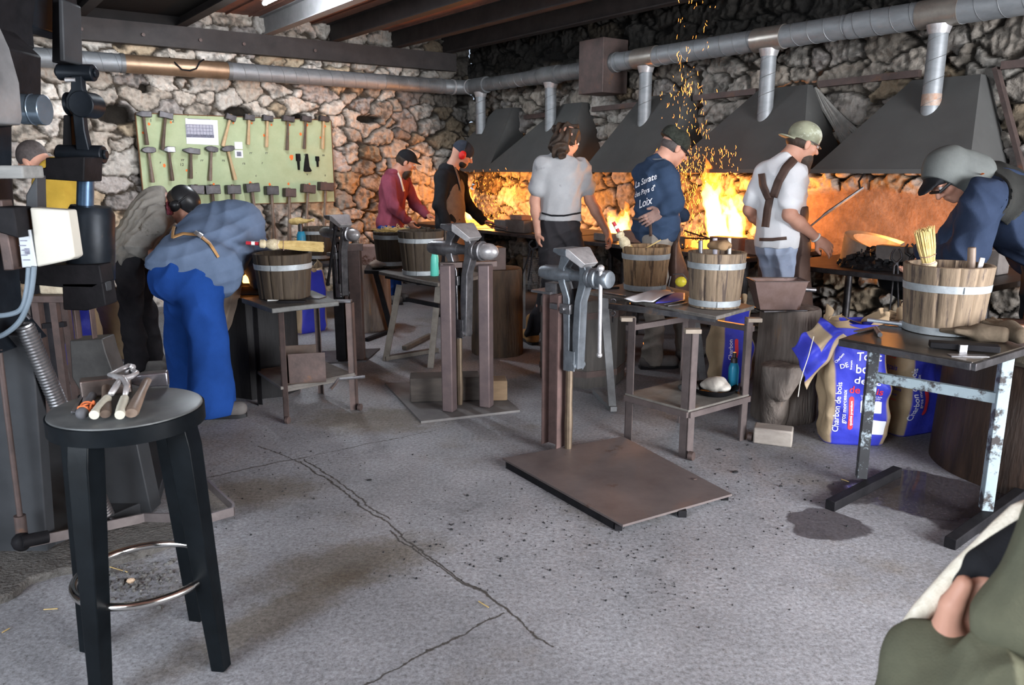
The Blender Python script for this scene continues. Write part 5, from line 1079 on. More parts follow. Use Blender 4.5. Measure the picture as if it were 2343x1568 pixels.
block_thing('steel_table', 'rusty brown steel tray with a bright edge right of the large grey bucket', 'tray', V((2.80, 3.66, zq)), (.52, .40, .17), -.15, mat('wet rust', (0, 0, 0)), .004)
# ---- charcoal sacks
BLUE = (.045, .055, .50); TAN = (.43, .32, .20)
def sack(lab, c, w, d, h, yaw, seed, cuff=None, top='open', tilt=(0, 0), crumple=.02, blue=None):
    o = thing('charcoal_sack', lab, 'sack', c, 'paper charcoal sacks'); M0 = frame(c, x=V((cos(yaw), sin(yaw), 0))); nu, nv = 120, 60; r = np.random.default_rng(seed)
    def surf(u, v, grow=1.0, off=0.0):
        a = 2*pi*u-pi/2; n = 5.0; ca, sa = cos(a), sin(a); k = (abs(ca)**n+abs(sa)**n)**(-1/n)
        bot = min(1, .90+v*1.2); sq = bot*(1-.10*v*v)*(1+.05*sin(5*v+seed)); wx, dy = w/2*sq*k*ca, d/2*sq*k*sa*(1+.22*sin(pi*min(1, v*1.1)))
        return V((wx*grow+tilt[0]*v*v, dy*grow+tilt[1]*v*v, h*v+off))
    uu, vv = np.meshgrid(np.arange(nu)/nu, np.arange(nv)/(nv-1)); pts = np.array([surf(a, b) for a, b in zip(uu.ravel(), vv.ravel())])
    out = pts.copy(); out[:, 2] = 0; out /= np.linalg.norm(out, axis=1)[:, None]+1e-9
    cz = np.zeros(len(pts))
    for i in range(9):
        k = r.normal(size=3)*np.array([1, 1, .9]); k /= np.linalg.norm(k); k *= r.uniform(12, 34); ph = pts @ k+r.random()*6+1.5*np.sin(pts @ (r.normal(size=3)*9)); cz += (1-2*np.abs(np.sin(ph/2)))*r.uniform(.3, 1)/4
    wgt = np.clip(vv.ravel()*5, 0.05, 1); pts = pts+out*(crumple*cz*wgt)[:, None]
    side = lambda u: (u % 1)
    cols = []
    for u, v in zip(uu.ravel(), vv.ravel()):
        tan_ = (.125-.012 < u < .375) or (.625 < u < .875+.012); cols.append(TAN if tan_ else BLUE)
        if v < .012: cols[-1] = BLUE
    verts = [M0 @ V(p) for p in pts]; fs = [(j*nu+i, j*nu+(i+1) % nu, (j+1)*nu+(i+1) % nu, (j+1)*nu+i) for j in range(nv-1) for i in range(nu)]+[tuple(reversed(range(nu)))]
    mb = MB(); mb.v = verts; mb.f = fs; b = obj('sack_body', mb, sack_m, o, smooth=180); me = b.data
    at = me.color_attributes.new('Col', 'FLOAT_COLOR', 'POINT')
    for i, cc_ in enumerate(cols): at.data[i].color = (*cc_, 1)
    b2 = b.modifiers.new('t', 'SOLIDIFY'); b2.thickness = .002
    return o, b, M0, surf
def sack_rim(o, M0, surf, seed, m, h, name='open_rim', amp=.05, height=.08, grow=.93, v0=.97):
    r = np.random.default_rng(seed); ph = r.random(6)*6
    def fn(u, v): p = surf(u, v0, grow-.10*v); return M0 @ V((p.x+.02*v*sin(9*u*6.28+ph[0]), p.y+.02*v*cos(7*u*6.28+ph[1]), p.z+v*height*(.6+.5*sin(2*6.28*u+ph[2])+.3*sin(5*6.28*u+ph[3]))))
    mb = MB(); mb.sheet(fn, 90, 8, True); q = obj(name, mb, m, o, smooth=180); s_ = q.modifiers.new('t', 'SOLIDIFY'); s_.thickness = .002; return q
c1 = V((1.86, 4.12, 0)); s1_, sb1, M1, sf1 = sack('blue and tan charcoal sack with its cuff folded left, right of the grey stump', c1, .36, .24, .66, -.12, 4, tilt=(-.03, 0), crumple=.03)
sack_rim(s1_, M1, sf1, 3, kraft, .66)
mt = M1 @ Matrix.Translation((0, -.16, 0)) @ Matrix.Rotation(pi/2, 4, 'X')
text_on('sack_print', [('Charbon de bois', .041, -.115, .215, pi/2), ('gros morceaux', .030, -.082, .22, pi/2)], mt, ptext, s1_, sb1)
text_on('sack_print', [('Tout', .064, .02, .492), ('bon', .064, .005, .427), ('de ce', .058, .02, .366)], mt, ptext, s1_, sb1)
text_on('sack_print', [('de bois', .056, .02, .310)], mt, rtext, s1_, sb1, label='red print line')
text_on('sack_print', [('Charbon', .018, -.130, .485, .9), ('DE', .036, -.105, .445, .3), ('fran\u00e7ais', .016, -.068, .45, pi/2)], mt, ptext, s1_, sb1)
def lozenge(par, body, M0, x, y, w_, h_, m, name, r_=.4, rot=0, tgt=True, lift=.003):
    tm = body.data; bvh = bvhtree.BVHTree.FromPolygons([WM[body.name] @ v.co for v in tm.vertices], [tuple(p.vertices) for p in tm.polygons]); nz = (M0.to_3x3() @ V((0, 0, 1))).normalized()
    nu_, nv_ = 14, 26; mb = MB(); r1 = min(w_, h_)/2*r_
    def fn(u, v):
        xx = (u-.5)*w_; yy = (v-.5)*h_; e = max(0, abs(yy)-(h_/2-r1))
        if e > 0: k = (w_/2-r1+sqrt(max(0, r1*r1-e*e)))/(w_/2); xx *= k
        X = xx*cos(rot)-yy*sin(rot); Y = xx*sin(rot)+yy*cos(rot); p = M0 @ V((x+X, y+Y, 0)); hh = bvh.ray_cast(p+nz*.25, -nz, .8); return (hh[0]+nz*lift) if hh[0] is not None else p
    mb.sheet(fn, nu_, nv_); return obj(name, mb, m, par, smooth=60)
lozenge(s1_, sb1, mt, -.045, .185, .026, .18, rtext, 'red_lozenge', 1.0); text_on('sack_print', [('qualit\u00e9 premium', .020, -.045, .185, pi/2)], mt, ptext, s1_, sb1, lift=.005)
lozenge(s1_, sb1, mt, .055, .22, .10, .065, paper, 'paper_label', .1, .05); lozenge(s1_, sb1, mt, .09, .11, .09, .08, paper, 'paper_label', .1, -.05)
text_on('sack_print', [('Le charbon de bois', .013, .05, .280), ('est un produit 100%', .011, .05, .268), ('naturel issu du bois', .011, .05, .256), ('fran\u00e7ais', .012, .05, .265)], mt, ptext, s1_, sb1)
# cuff of sack 1: a folded-over flap hanging to the left
def cuffn(u, v):
    a = P(1878, 725, 3.97).lerp(P(1812, 795, 4.0), u); b = P(1935, 770, 3.95).lerp(P(1848, 890, 3.97), u); p = a.lerp(b, v)
    return p+V((.0, -.05*sin(pi*v)-.02*sin(9*u+3*v)-.015*sin(14*v+5*u), .01*sin(12*u)))
mb = MB(); mb.sheet(cuffn, 40, 30); cf = obj('folded_cuff', mb, sack_m, s1_, smooth=180); at = cf.data.color_attributes.new('Col', 'FLOAT_COLOR', 'POINT')
for i in range(len(cf.data.vertices)): u = (i % 40)/39; v = (i//40)/29; at.data[i].color = (*(TAN if (.18 < u < .48 and v < .62) or v > .80 and .3 < 1 else BLUE), 1)
s_ = cf.modifiers.new('t', 'SOLIDIFY'); s_.thickness = .004
mb = MB(); mb.tube([P(1862, 770, 3.9), P(1850, 815, 3.9), P(1838, 850, 3.9), P(1830, 880, 3.9), P(1826, 908, 3.9)], .0025, 6); obj('sewing_string', mb, rope_m, s1_)
c2 = V((2.24, 4.30, 0)); s2_, sb2, M2, sf2 = sack('tan-sided charcoal sack standing behind the pale-painted stand', c2, .34, .27, .66, .40, 12, tilt=(0, 0), crumple=.03)
sack_rim(s2_, M2, sf2, 5, kraft, .66)
M2l = M2 @ Matrix.Rotation(-pi/2, 4, 'Z') @ Matrix.Translation((0, -.17, 0)) @ Matrix.Rotation(pi/2, 4, 'X')
mt2 = M2 @ Matrix.Translation((0, -.16, 0)) @ Matrix.Rotation(pi/2, 4, 'X')
text_on('sack_print', [('Charbon de', .036, .0, .53), ('fran\u00e7ais', .040, .0, .385), ('Charbon de bois', .028, 0, .27), ('gros morceaux', .022, 0, .235)], M2l, btext, s2_, sb2)
for ln in (('qualit\u00e9 premium', .020, 0, .205), ('bois fran\u00e7ais', .018, 0, .12)): text_on('sack_print', [ln], M2l, rtext, s2_, sb2, label='red print line')
text_on('sack_print', [('Charbon de bois', .044, -.12, .25, pi/2), ('gros morceaux', .03, -.09, .27, pi/2), ('Tout', .062, .08, .58), ('bon', .062, .075, .52), ('de', .06, .06, .46)], mt2, ptext, s2_, sb2)
lozenge(s2_, sb2, mt2, -.05, .22, .026, .18, rtext, 'red_lozenge', 1.0)
hat = MB(); ch = lambda x, y: M2l @ V((x, y, -.035+.0)); hatpts = [(-.03, .435), (.03, .435), (.032, .465), (.045, .48), (.035, .50), (.018, .505), (.0, .515), (-.018, .505), (-.035, .50), (-.045, .48), (-.032, .465)]
bv2 = bvhtree.BVHTree.FromPolygons([WM[sb2.name] @ v.co for v in sb2.data.vertices], [tuple(p.vertices) for p in sb2.data.polygons]); n2 = (M2l.to_3x3() @ V((0, 0, 1))).normalized()
hp2 = []
for x, y in hatpts:
    p = M2l @ V((x, y, 0)); h_ = bv2.ray_cast(p+n2*.25, -n2, .8); hp2.append((h_[0] if h_[0] is not None else p)+n2*.002)
hat.tube(hp2, .0018, 5, True); obj('chef_hat_mark', hat, rtext, s2_)
s3 = sack('blue sack top peeping up between the forge leg and the large grey bucket', V((2.72, 5.0, 0)), .34, .24, .62, -.2, 22); sack_rim(s3[0], s3[2], s3[3], 8, kraft, .6)
s4 = sack('blue charcoal sack seen through the legs of the rolling stand', V((1.52, 5.35, 0)), .28, .2, .52, .25, 31); sack_rim(s4[0], s4[2], s4[3], 9, kraft, .52)
mt4 = s4[2] @ Matrix.Translation((0, -.14, 0)) @ Matrix.Rotation(pi/2, 4, 'X'); text_on('sack_print', [('Charbon', .04, -.06, .25, pi/2)], mt4, ptext, s4[0], s4[1]); lozenge(s4[0], s4[1], mt4, -.02, .24, .024, .17, rtext, 'red_lozenge', 1.0)
p = G(762, 720); s5 = sack('tan and blue charcoal sack on the floor behind the rear vise', V((p.x-.05, 7.1, 0)), .34, .24, .56, .8, 41); sack_rim(s5[0], s5[2], s5[3], 10, kraft, .52)
s6 = sack('blue charcoal sack behind the ribbed steel hose of the power hammer', V((-3.22, 5.7, 0)), .34, .24, .60, .35, 51); sack_rim(s6[0], s6[2], s6[3], 11, kraft, .52)
s7 = sack('crumpled tan kraft sack left of the dark trousers', V((-3.08, 6.1, 0)), .34, .24, .50, 1.45, 61); sack_rim(s7[0], s7[2], s7[3], 12, kraft, .52)
# ---- hammer board
bt1 = on_wall_h(310, 255, .12); bt0 = on_wall_h(757, 280, .12); zt_ = (bt1.z+bt0.z)/2; zl = (on_wall_h(322, 472, .12).z+on_wall_h(760, 462, .12).z)/2
t1_ = (bt1-CORNER).dot(W); t0_ = (bt0-CORNER).dot(W); OB = .12
bd = thing('hammer_board', 'pale green wall panel with rows of hanging hammers', 'tool board', R(OB, (t0_+t1_)/2, zl))
Mb = Matrix((-W, -U, UP)).transposed().to_4x4()   # local x to the viewer's right, y into the wall, z up
Mb.translation = R(OB, t1_, zl); bw = t1_-t0_; bhh = zt_-zl
mb = MB(Mb); mb.box((bw/2, .012, bhh/2), (bw, .022, bhh)); obj('panel', mb, board_m, bd)
mb = MB(Mb)
for c_, d_ in (((bw/2, .01, -.004), (bw, .028, .010)), ((bw/2, .01, bhh+.004), (bw, .028, .010)), ((-.004, .01, bhh/2), (.010, .028, bhh)), ((bw+.004, .01, bhh/2), (.010, .028, bhh))): mb.box(c_, d_)
obj('edge_strip', mb, board_e, bd)
def bpt(px, py, off=.0): return on_wall_h(px, py, OB+off)
dabs = [(341, 284, 5), (327, 304, 4), (391, 280, 4), (375, 312, 4), (534, 281, 4), (576, 282, 4), (569, 302, 3), (621, 286, 4), (604, 310, 5), (663, 286, 4), (660, 307, 4), (703, 286, 5), (688, 307, 6), (744, 289, 4), (733, 315, 4), (376, 379, 6), (427, 390, 4), (667, 360, 10), (489, 422, 5), (573, 419, 6), (617, 422, 5), (660, 421, 5), (708, 422, 5)]
for i, (x, y, r_) in enumerate(dabs):
    mb = MB()
    c_ = bpt(x, y, .0015); rr = r_*.5/205; n_ = 10; pts = [c_+(-W)*(rr*(1+.25*sin(3*k+i))*cos(2*pi*k/n_))+UP*(rr*1.3*(1+.2*cos(2*k+i))*sin(2*pi*k/n_)) for k in range(n_)]; mb.add(pts, [tuple(range(n_))]); obj('paint_dab', mb, orange_p, bd, smooth=0)
Mt = Mb @ Matrix.Rotation(pi/2, 4, 'X'); Mt.translation = Mb.translation+U*.002
def loc(px, py): p = Mb.inverted() @ bpt(px, py); return p.x, p.z
mk = [('1', .045, *loc(345, 276)), ('2', .045, *loc(396, 277)), ('3', .04, *loc(430, 263)), ('4', .04, *loc(474, 264))]+[(s, .04, *loc(x, y)) for s, x, y in (('r', 367, 372), ('rr', 418, 366), ('12', 416, 377), ('rr', 462, 367), ('rs', 511, 367), ('rs', 558, 374), ('rr', 574, 350), ('rr', 610, 350), ('ss', 740, 355), ('vs', 698, 354), ('s', 744, 401), ('r', 600, 373), ('c', 586, 402), ('v', 703, 399))]
text_on('marker_notes', mk, Mt, mat('black marker', (.05, .05, .05), (.05, .05, .05), 3, .8, 0, 0), bd, shear=.1, lift=0)
mb = MB(Mb); xa, zz0 = loc(422, 326); xb, zz1 = loc(491, 270); mb.box(((xa+xb)/2, -.004, (zz0+zz1)/2), (xb-xa, .003, zz1-zz0), Matrix.Rotation(.03, 4, 'Y')); o = thing('paper_sheet', 'white printed sheet pinned on the green hammer board', 'paper', Mb @ V(((xa+xb)/2, -.004, zz0)), 'papers pinned on the hammer board'); obj('sheet', mb, paper, o)
mb = MB(Mb); w_ = xb-xa; h_ = zz1-zz0; mb.box(((xa+xb)/2, -.007, (zz0+zz1)/2-.01), (w_*.86, .001, h_*.52)); obj('drawing', mb, mat('pale drawing', (.48, .48, .56), (.36, .36, .42), 60, .8, 0, 0), o)
mb = MB(Mb); mb.box(((xa+xb)/2, -.0078, (zz0+zz1)/2-.10*h_-.035), (w_*.86, .001, h_*.12))
for k in range(9): mb.box((xa+w_*(.1+.1*k), -.0078, (zz0+zz1)/2-.01), (.004, .001, h_*.5))
for k in range(3): mb.box(((xa+xb)/2, -.0078, zz0+h_*(.45+.13*k)), (w_*.8, .001, .004))
mb.box(((xa+xb)/2, -.0078, zz1+.012-.03), (w_*.7, .001, .006)); obj('drawing_lines', mb, ink, o)
for (x0, y0, x1, y1, lb) in ((537, 325, 554, 341, 'small blank white card near the pale-handled cross-peen hammer'), (538, 344, 555, 361, 'small card with a dark picture below the blank card')):
    xa, za = loc(x0, y1); xb, zb2 = loc(x1, y0); mb = MB(Mb); mb.box(((xa+xb)/2, -.004, (za+zb2)/2), (xb-xa, .004, zb2-za)); o = thing('card', lb+' on the hammer board', 'card', Mb @ V((xa, 0, za)), 'papers pinned on the hammer board'); obj('card_sheet', mb, paper, o)
    if y0 > 340: mb = MB(Mb); mb.box(((xa+xb)/2, -.0075, (za+zb2)/2), ((xb-xa)*.55, .001, (zb2-za)*.6)); obj('picture', mb, ink, o)
HM = [  # head px, end px, head length px, kind, head material, handle material, label
 ((328, 262), (337, 332), 36, 'cross', steel, handle_d, 'long-headed hammer at the top left corner of the green board, dark handle'),
 ((379, 264), (372, 343), 32, 'sledge', steel, handle_d, 'thick-headed hammer second from the left in the top row, dark handle'),
 ((527, 269), (510, 335), 25, 'sledge', steel, handle_l, 'slanting pale-handled hammer right of the printed sheet, top row'),
 ((570, 269), (568, 331), 25, 'sledge', steel, handle_l, 'top-row hammer with the yellowest handle bearing an orange dab'),
 ((612, 271), (610, 337), 25, 'sledge', steel, handle_l, 'pale-handled top-row hammer just right of the yellowest handle'),
 ((659, 272), (657, 344), 29, 'sledge', steel, handle_d, 'dark-handled top-row hammer, third from the right'),
 ((700, 272), (696, 341), 25, 'sledge', steel, handle_d, 'dark-handled top-row hammer above the small spare heads'),
 ((741, 272), (738, 341), 24, 'sledge', steel, handle_l, 'pale-handled hammer at the top right corner of the board'),
 ((340, 344), (350, 418), 32, 'round', steel, handle_g, 'pointed-peen hammer leftmost in the middle row, pinkish handle'),
 ((386, 343), (395, 414), 28, 'cross', worn_st, handle_d, 'shiny-peened hammer second in the middle row, dark handle'),
 ((437, 346), (437, 409), 41, 'cross', steel, handle_d, 'wide-headed hammer under the printed sheet, dark handle'),
 ((484, 342), (481, 414), 30, 'round', steel, handle_g, 'middle-row hammer whose handle turns pale at the bottom'),
 ((521, 341), (539, 412), 31, 'round', steel, handle_l, 'slanting cream-handled hammer beside the small cards'),
 ((449, 434), (452, 520), 34, 'sledge', steel, handle_d, 'sledge hammer partly behind the black cap of the bent man'),
 ((485, 434), (503, 590), 36, 'sledge', steel, handle_d, 'dark-handled sledge hammer above the blue work shirt'),
 ((533, 434), (545, 585), 34, 'sledge', steel, handle_g, 'sledge hammer right above the shoulder of the blue work shirt'),
 ((576, 430), (598, 585), 34, 'sledge', steel, handle_g, 'largest sledge hammer, hung mid-way along the bottom row'),
 ((621, 436), (630, 575), 31, 'sledge', steel, handle_g, 'sledge hammer with a long brown handle above the lying straw broom'),
 ((662, 441), (662, 560), 28, 'sledge', rusty, handle_g, 'smallest sledge hammer, hung lowest in the bottom row'),
 ((705, 432), (698, 560), 33, 'sledge', rusty, handle_g, 'sledge hammer second from the right in the bottom row'),
 ((745, 427), (741, 560), 36, 'sledge', rusty, handle_g, 'orange-marked sledge hammer over the right edge of the board')]
for i, (h_, e_, wl, kd, mh_, mw_, lb) in enumerate(HM):
    big = i >= 13; off = .06 if big else .045; dpx = 1843/((on_wall_h(h_[0], h_[1], OB)).y); L_ = wl/dpx*.92
    hh_ = bpt(h_[0], h_[1], off); ee_ = bpt(e_[0], e_[1], off+.01); o = hammer(lb, hh_, ee_, L_, .10 if big else .066, mh_, mw_, kd, r=.020 if big else .0165, grp='hammers on the green board')
    for sgn in (-1, 1):
        mb = MB(); p = hh_+(-W)*(sgn*.022)-UP*(.03 if big else .022); mb.cyl(p-U*(off), p+U*.03, .0035, n=6); n_ = obj('board_nail', mb, black_st, bd)
for (x0, y0, x1, y1, w_, lb) in ((684, 352, 684, 389, .05, 'square spare hammer head left of the axe blade'), (703, 352, 704, 391, .03, 'small axe-shaped flared blade under the top row'), (723, 358, 727, 382, .04, 'small tapered spare head right of the axe blade')):
    a = bpt(x0, y0, .025); b = bpt(x1, y1, .025); mb = MB(); M0 = Matrix((-W, U, UP)).transposed().to_4x4(); M0.translation = b; L_ = (a-b).length
    if lb.startswith('small axe'): mb.prism([(-.048, .0), (-.03, -.012), (.03, -.012), (.048, 0), (.022, .05), (.012, L_), (-.012, L_)], -.012, .012, M0)
    else: mb.prism([(-.006, 0), (.006, 0), (w_*.18, L_*.52), (w_*.45, L_*.58), (w_*.45, L_), (-w_*.45, L_), (-w_*.45, L_*.58), (-w_*.18, L_*.52)], -.02, .02, M0)
    o = obj('spare_head', mb, black_st, bev=.003); tag(o, lb+' on the hammer board', 'tool head', 'spare heads on the hammer board')
# ---- bench in front of the hammer wall with far bucket, bottle, gloves
zb3 = .72; bt = [P(590, 604, 7.6), P(800, 604, 7.6), P(830, 592, 8.2), P(600, 592, 8.2)]
o = thing('work_bench', 'low dark steel bench below the right end of the hammer board', 'bench', V((bt[0].x, 7.6, 0))); zb3 = bt[0].z; mb = MB(); slab(mb, bt, zb3-.03, zb3); obj('bench_top', mb, steel, o)
for (px, Y_) in ((600, 7.65), (792, 7.65), (612, 8.15), (820, 8.15)): mb = MB(); p = P(px, 600, Y_); mb.bar(V((p.x, p.y, 0)), V((p.x, p.y, zb3-.03)), .05, .05); obj('leg', mb, tr, o)
p = P(728, 590, 7.95); bucket(V((p.x, 7.95, zb3)), .165, .14, .33, wood_bd, 'far wooden bucket on the dark bench below the hammer board')
p = P(692, 590, 7.75); o = thing('bottle', 'blue metal bottle standing on the dark bench before the far bucket', 'bottle', V((p.x, 7.75, zb3)), 'drinking bottles'); hh = Z(512, 7.75)-zb3; mb = MB(); mb.lathe([(.042, 0), (.044, .01), (.044, hh*.70), (.030, hh*.80)], frame(V((p.x, 7.75, zb3))), 20); obj('body', mb, blue_p, o)
mb = MB(); mb.lathe([(.026, hh*.79), (.026, hh*.95), (.018, hh)], frame(V((p.x, 7.75, zb3))), 16); obj('cap', mb, steel, o)
p = P(683, 512, 8.35); glove('yellow-brown glove draped on sledge handles above the far blue bottle', P(668, 507, 8.3), P(702, 506, 8.3), straw_m, 8)
mb = MB(); mb.cyl(P(677, 600, 7.75), P(677, 545, 7.75), .014); tag(obj('wooden_peg', mb, handle_l, bev=.004), 'short pale wooden peg left of the far blue bottle', 'peg')
stump('grey stump with a steel box on it, behind the rear vise', V((P(838, 700, 7.2).x, 7.2, 0)), .22, Z(603, 7.2), stump_g, 21)
block_thing('steel_box', 'closed mauve steel box on the grey stump behind the rear vise', 'box', V((P(832, 603, 7.15).x, 7.15, Z(603, 7.2)+.003)), (.26, .2, Z(562, 7.15)-Z(603, 7.2)), .1, tm_, .005)
# ---- tools hanging / leaning at the forges
def tongs(lab, a, b, w_, m, jaw=.07):
    """tongs hanging: jaws at a (top), rein ends at b"""
    a = V(a); b = V(b); o = thing('tongs', lab, 'tongs', b, 'smithing tongs'); M0 = frame(a, z=b-a, x=V((1, 0, 0))); L = (b-a).length
    for s_ in (-1, 1):
        mb = MB(); mb.tube([M0 @ V(q) for q in ((s_*.012, 0, -.005), (s_*.030, 0, jaw*.35), (s_*.034, 0, jaw*.8), (s_*.008, 0, jaw*1.2), (-s_*.012, 0, jaw*1.5), (-s_*w_*.6, 0, L*.6), (-s_*w_, 0, L))], [.006, .007, .008, .009, .008, .006, .005], 8); obj('rein', mb, m, o)
    mb = MB(); p = M0 @ V((0, 0, jaw*1.28)); mb.cyl(p-V((0, .014, 0)), p+V((0, .014, 0)), .009); obj('rivet', mb, m, o); return o
tongs('iron tongs with round jaws hanging at the edge of the nearest forge', P(2052, 571, 5.02), P(2046, 708, 5.0), .028, steel)
tongs('second iron tongs at the right of the round-jawed pair', P(2082, 560, 5.05), P(2092, 640, 5.0), .02, steel, .06)
tongs('long tongs hanging from the left hand of the long-haired man', P(1222, 552, 6.22), P(1200, 640, 6.2), .03, black_st, .05)
mb = MB(); mb.tube([P(1849, 522, 5.9), P(1880, 497, 5.9), P(1888, 490, 5.9), P(1975, 430, 5.9)], [.007, .008, .013, .013], 8); tag(obj('poker', mb, worn_st), 'long steel poker slanting up against the clay hearth back, right of the white tee shirt', 'poker')
mb = MB(); mb.tube([P(1968, 435, 6.2), P(1965, 415, 6.25), P(1975, 400, 6.3), P(1985, 392, 6.3)], .008, 6); tag(obj('hook', mb, black_st), 'bent iron hook on the wall above the poker tip', 'hook')
mb = MB(); mb.cyl(R(6.85, .12, 1.17), R(6.85, .16, 1.17), .075, n=24); tag(obj('round_plate', mb, black_st), 'dark round iron plate on the clay hearth back of the nearest forge', 'plate')
mb = MB(); mb.tube([P(1565, 528, 6.3), P(1630, 548, 6.2)], .006, 6); mb.tube([P(1567, 545, 6.3), P(1640, 547, 6.2)], .006, 6); tag(obj('iron_rod', mb, rusty), 'crossed thin rods lying in the tallest fire', 'rods')
mb = MB(); mb.bar(P(1105, 570, 6.3), P(1092, 620, 6.3), .02, .02); tag(obj('hammer', mb, handle_l), 'hammer behind the swage block, only its leaning wooden handle showing', 'hammer')
# mesh screen behind the man with the tan boot
o = thing('wire_basket', 'pale wire mesh basket behind the long-haired man', 'basket', P(1215, 640, 6.9)); mb = MB(); p0 = P(1200, 590, 6.9); p1 = P(1238, 650, 6.9)
for k in range(14):
    f_ = k/13; mb.tube([V((p0.x+(p1.x-p0.x)*f_, 6.9, p1.z-.05)), V((p0.x+(p1.x-p0.x)*((f_+.3) % 1), 6.9, p0.z))], .002, 4); mb.tube([V((p0.x, 6.9, p1.z+(p0.z-p1.z)*f_)), V((p1.x, 6.9, p1.z+(p0.z-p1.z)*f_))], .002, 4)
obj('mesh', mb, galv, o); mb = MB(); mb.bar(V((p0.x, 6.92, 0)), V((p0.x, 6.92, p0.z)), .02, .02); mb.bar(V((p1.x, 6.92, 0)), V((p1.x, 6.92, p0.z)), .02, .02); obj('frame', mb, galv, o)
mb = MB(); cu = [G(*p) for p in ((-160, 1400), (-20, 1392), (30, 1372), (70, 1338), (140, 1318), (250, 1300), (330, 1276), (400, 1250), (430, 1222), (380, 1190), (100, 1230), (-160, 1300))]; slab(mb, cu, -.01, .028)
o = obj('trim_13', mb, mat('dark broken concrete', (.15, .14, .13), (.07, .065, .06), 18, .9, 0, .9, bdist=.02), None, .008, origin=V((0, 0, 0))); o['kind'] = 'structure'; o['label'] = 'broken concrete footing edge of the power hammer'
r = random.Random(12); mb = MB()
for i in range(260):
    p = G(320+r.gauss(0, 55), 1330+r.gauss(0, 28)); s_ = abs(r.gauss(0, 1))*.005+.002; mb.box((0, 0, s_*.4), (s_*1.6, s_, s_*.8), frame(p, x=V((r.gauss(0, 1), r.gauss(0, 1), 0))), .6)
tag(obj('chippings', mb, mat('mixed chippings', (.20, .19, .18), (.03, .03, .03), 60, .8, 0, .3), smooth=0), 'grey and black chippings on the floor under the bar stool', 'chippings', kind='stuff')
mb = MB(); p = G(300, 1335); mb.ball((0, 0, 0), .012, 8, (1.3, .8, .9), frame(p+UP*.01, x=V((1, .4, 0)))); tag(obj('stone_chip', mb, mat('pale chip', (.6, .42, .3), (.4, .3, .2), 20, .8, 0, .3), smooth=0), 'pale pink stone chip on the floor under the bar stool', 'chip')
# ---- grit and coal crumbs on the floor, straws
r = random.Random(77); mb = MB()
for i in range(700):
    cl = [(1380, 1255), (1550, 1230), (1690, 1080), (1000, 1250), (1230, 1180), (520, 1150), (1330, 1190), (700, 1010), (1750, 1130), (1500, 1340)][r.randrange(10)]
    px = cl[0]+r.gauss(0, 110); py = cl[1]+r.gauss(0, 60)
    if not (960 < py < 1560): continue
    p = G(px, py); s_ = abs(r.gauss(0, 1))*.0026+.0015
    mb.box((0, 0, s_*.4), (s_*1.4, s_, s_*.8), frame(p, x=V((r.gauss(0, 1), r.gauss(0, 1), 0))), .6)
tag(obj('floor_grit', mb, coal, smooth=0), 'black coal crumbs and scale scattered over the concrete floor', 'grit', kind='stuff')
for i, (px, py, w_, lb) in enumerate(((1682, 1082, .028, 'elongated black coal lump on the floor right of the floor plate'), (1645, 1030, .022, 'coal lump on the floor under the right end of the rolling stand'), (845, 1100, .02, 'flat dark crumb on the floor left of the long crack'), (1590, 1098, .02, 'red-brown flake lying on the steel floor plate'))):
    mb = MB(); p = G(px, py, .038 if i == 3 else 0); mb.ball((0, 0, 0), w_/2, 8, (1.3, .8, .4), frame(p+UP*w_*.16, x=V((1, .4, 0)))); o = obj('coal_lump' if i < 3 else 'rust_flake', mb, coal if i < 3 else rusty, smooth=0); tag(o, lb, 'coal' if i < 3 else 'rust flake', 'loose lumps on the floor' if i < 3 else None)
mb = MB()
for (a, b) in (((1095, 1378), (1118, 1392)), ((240, 1296), (295, 1312)), ((1925, 1098), (1942, 1104)), ((5, 1450), (22, 1440)), ((100, 1397), (132, 1395))): mb.tube([G(*a)+UP*.003, G(*b)+UP*.003], .002, 5)
tag(obj('loose_straw', mb, straw_m), 'single straws lying about on the concrete floor', 'straw', kind='stuff')
# ================================================================== POWER HAMMER (left edge) AND BAR STOOL
ph = thing('power_hammer', 'big black power hammer with linkage arm and cream switch cover at the left edge', 'power hammer', V((-1.9, 3.0, 0)))
def pbox(name, x0, y0, x1, y1, Y, dY, m, bev=.006, label=None, taper=None):
    a = P(x0, y0, Y); b = P(x1, y1, Y); mb = MB(); zt_, zb_ = a.z, b.z
    xa, xb = a.x, b.x; mb.box(((xa+xb)/2, Y-dY/2, (zt_+zb_)/2), (abs(xb-xa), dY, abs(zt_-zb_))); return obj(name, mb, m, ph, bev=bev, label=label)
def pprism(name, poly, Y, dY, m, bev=.005, label=None):
    vs = [P(x, y, Y) for x, y in poly]; n = len(vs); mb = MB(); mb.add(vs+[v-V((0, dY, 0)) for v in vs], [tuple(range(n)), tuple(reversed(range(n, 2*n)))]+[(k, k+n, (k+1) % n+n, (k+1) % n) for k in range(n)]); return obj(name, mb, m, ph, bev=bev, label=label)
def foot(px, Y): return P(px, 0, Y).x
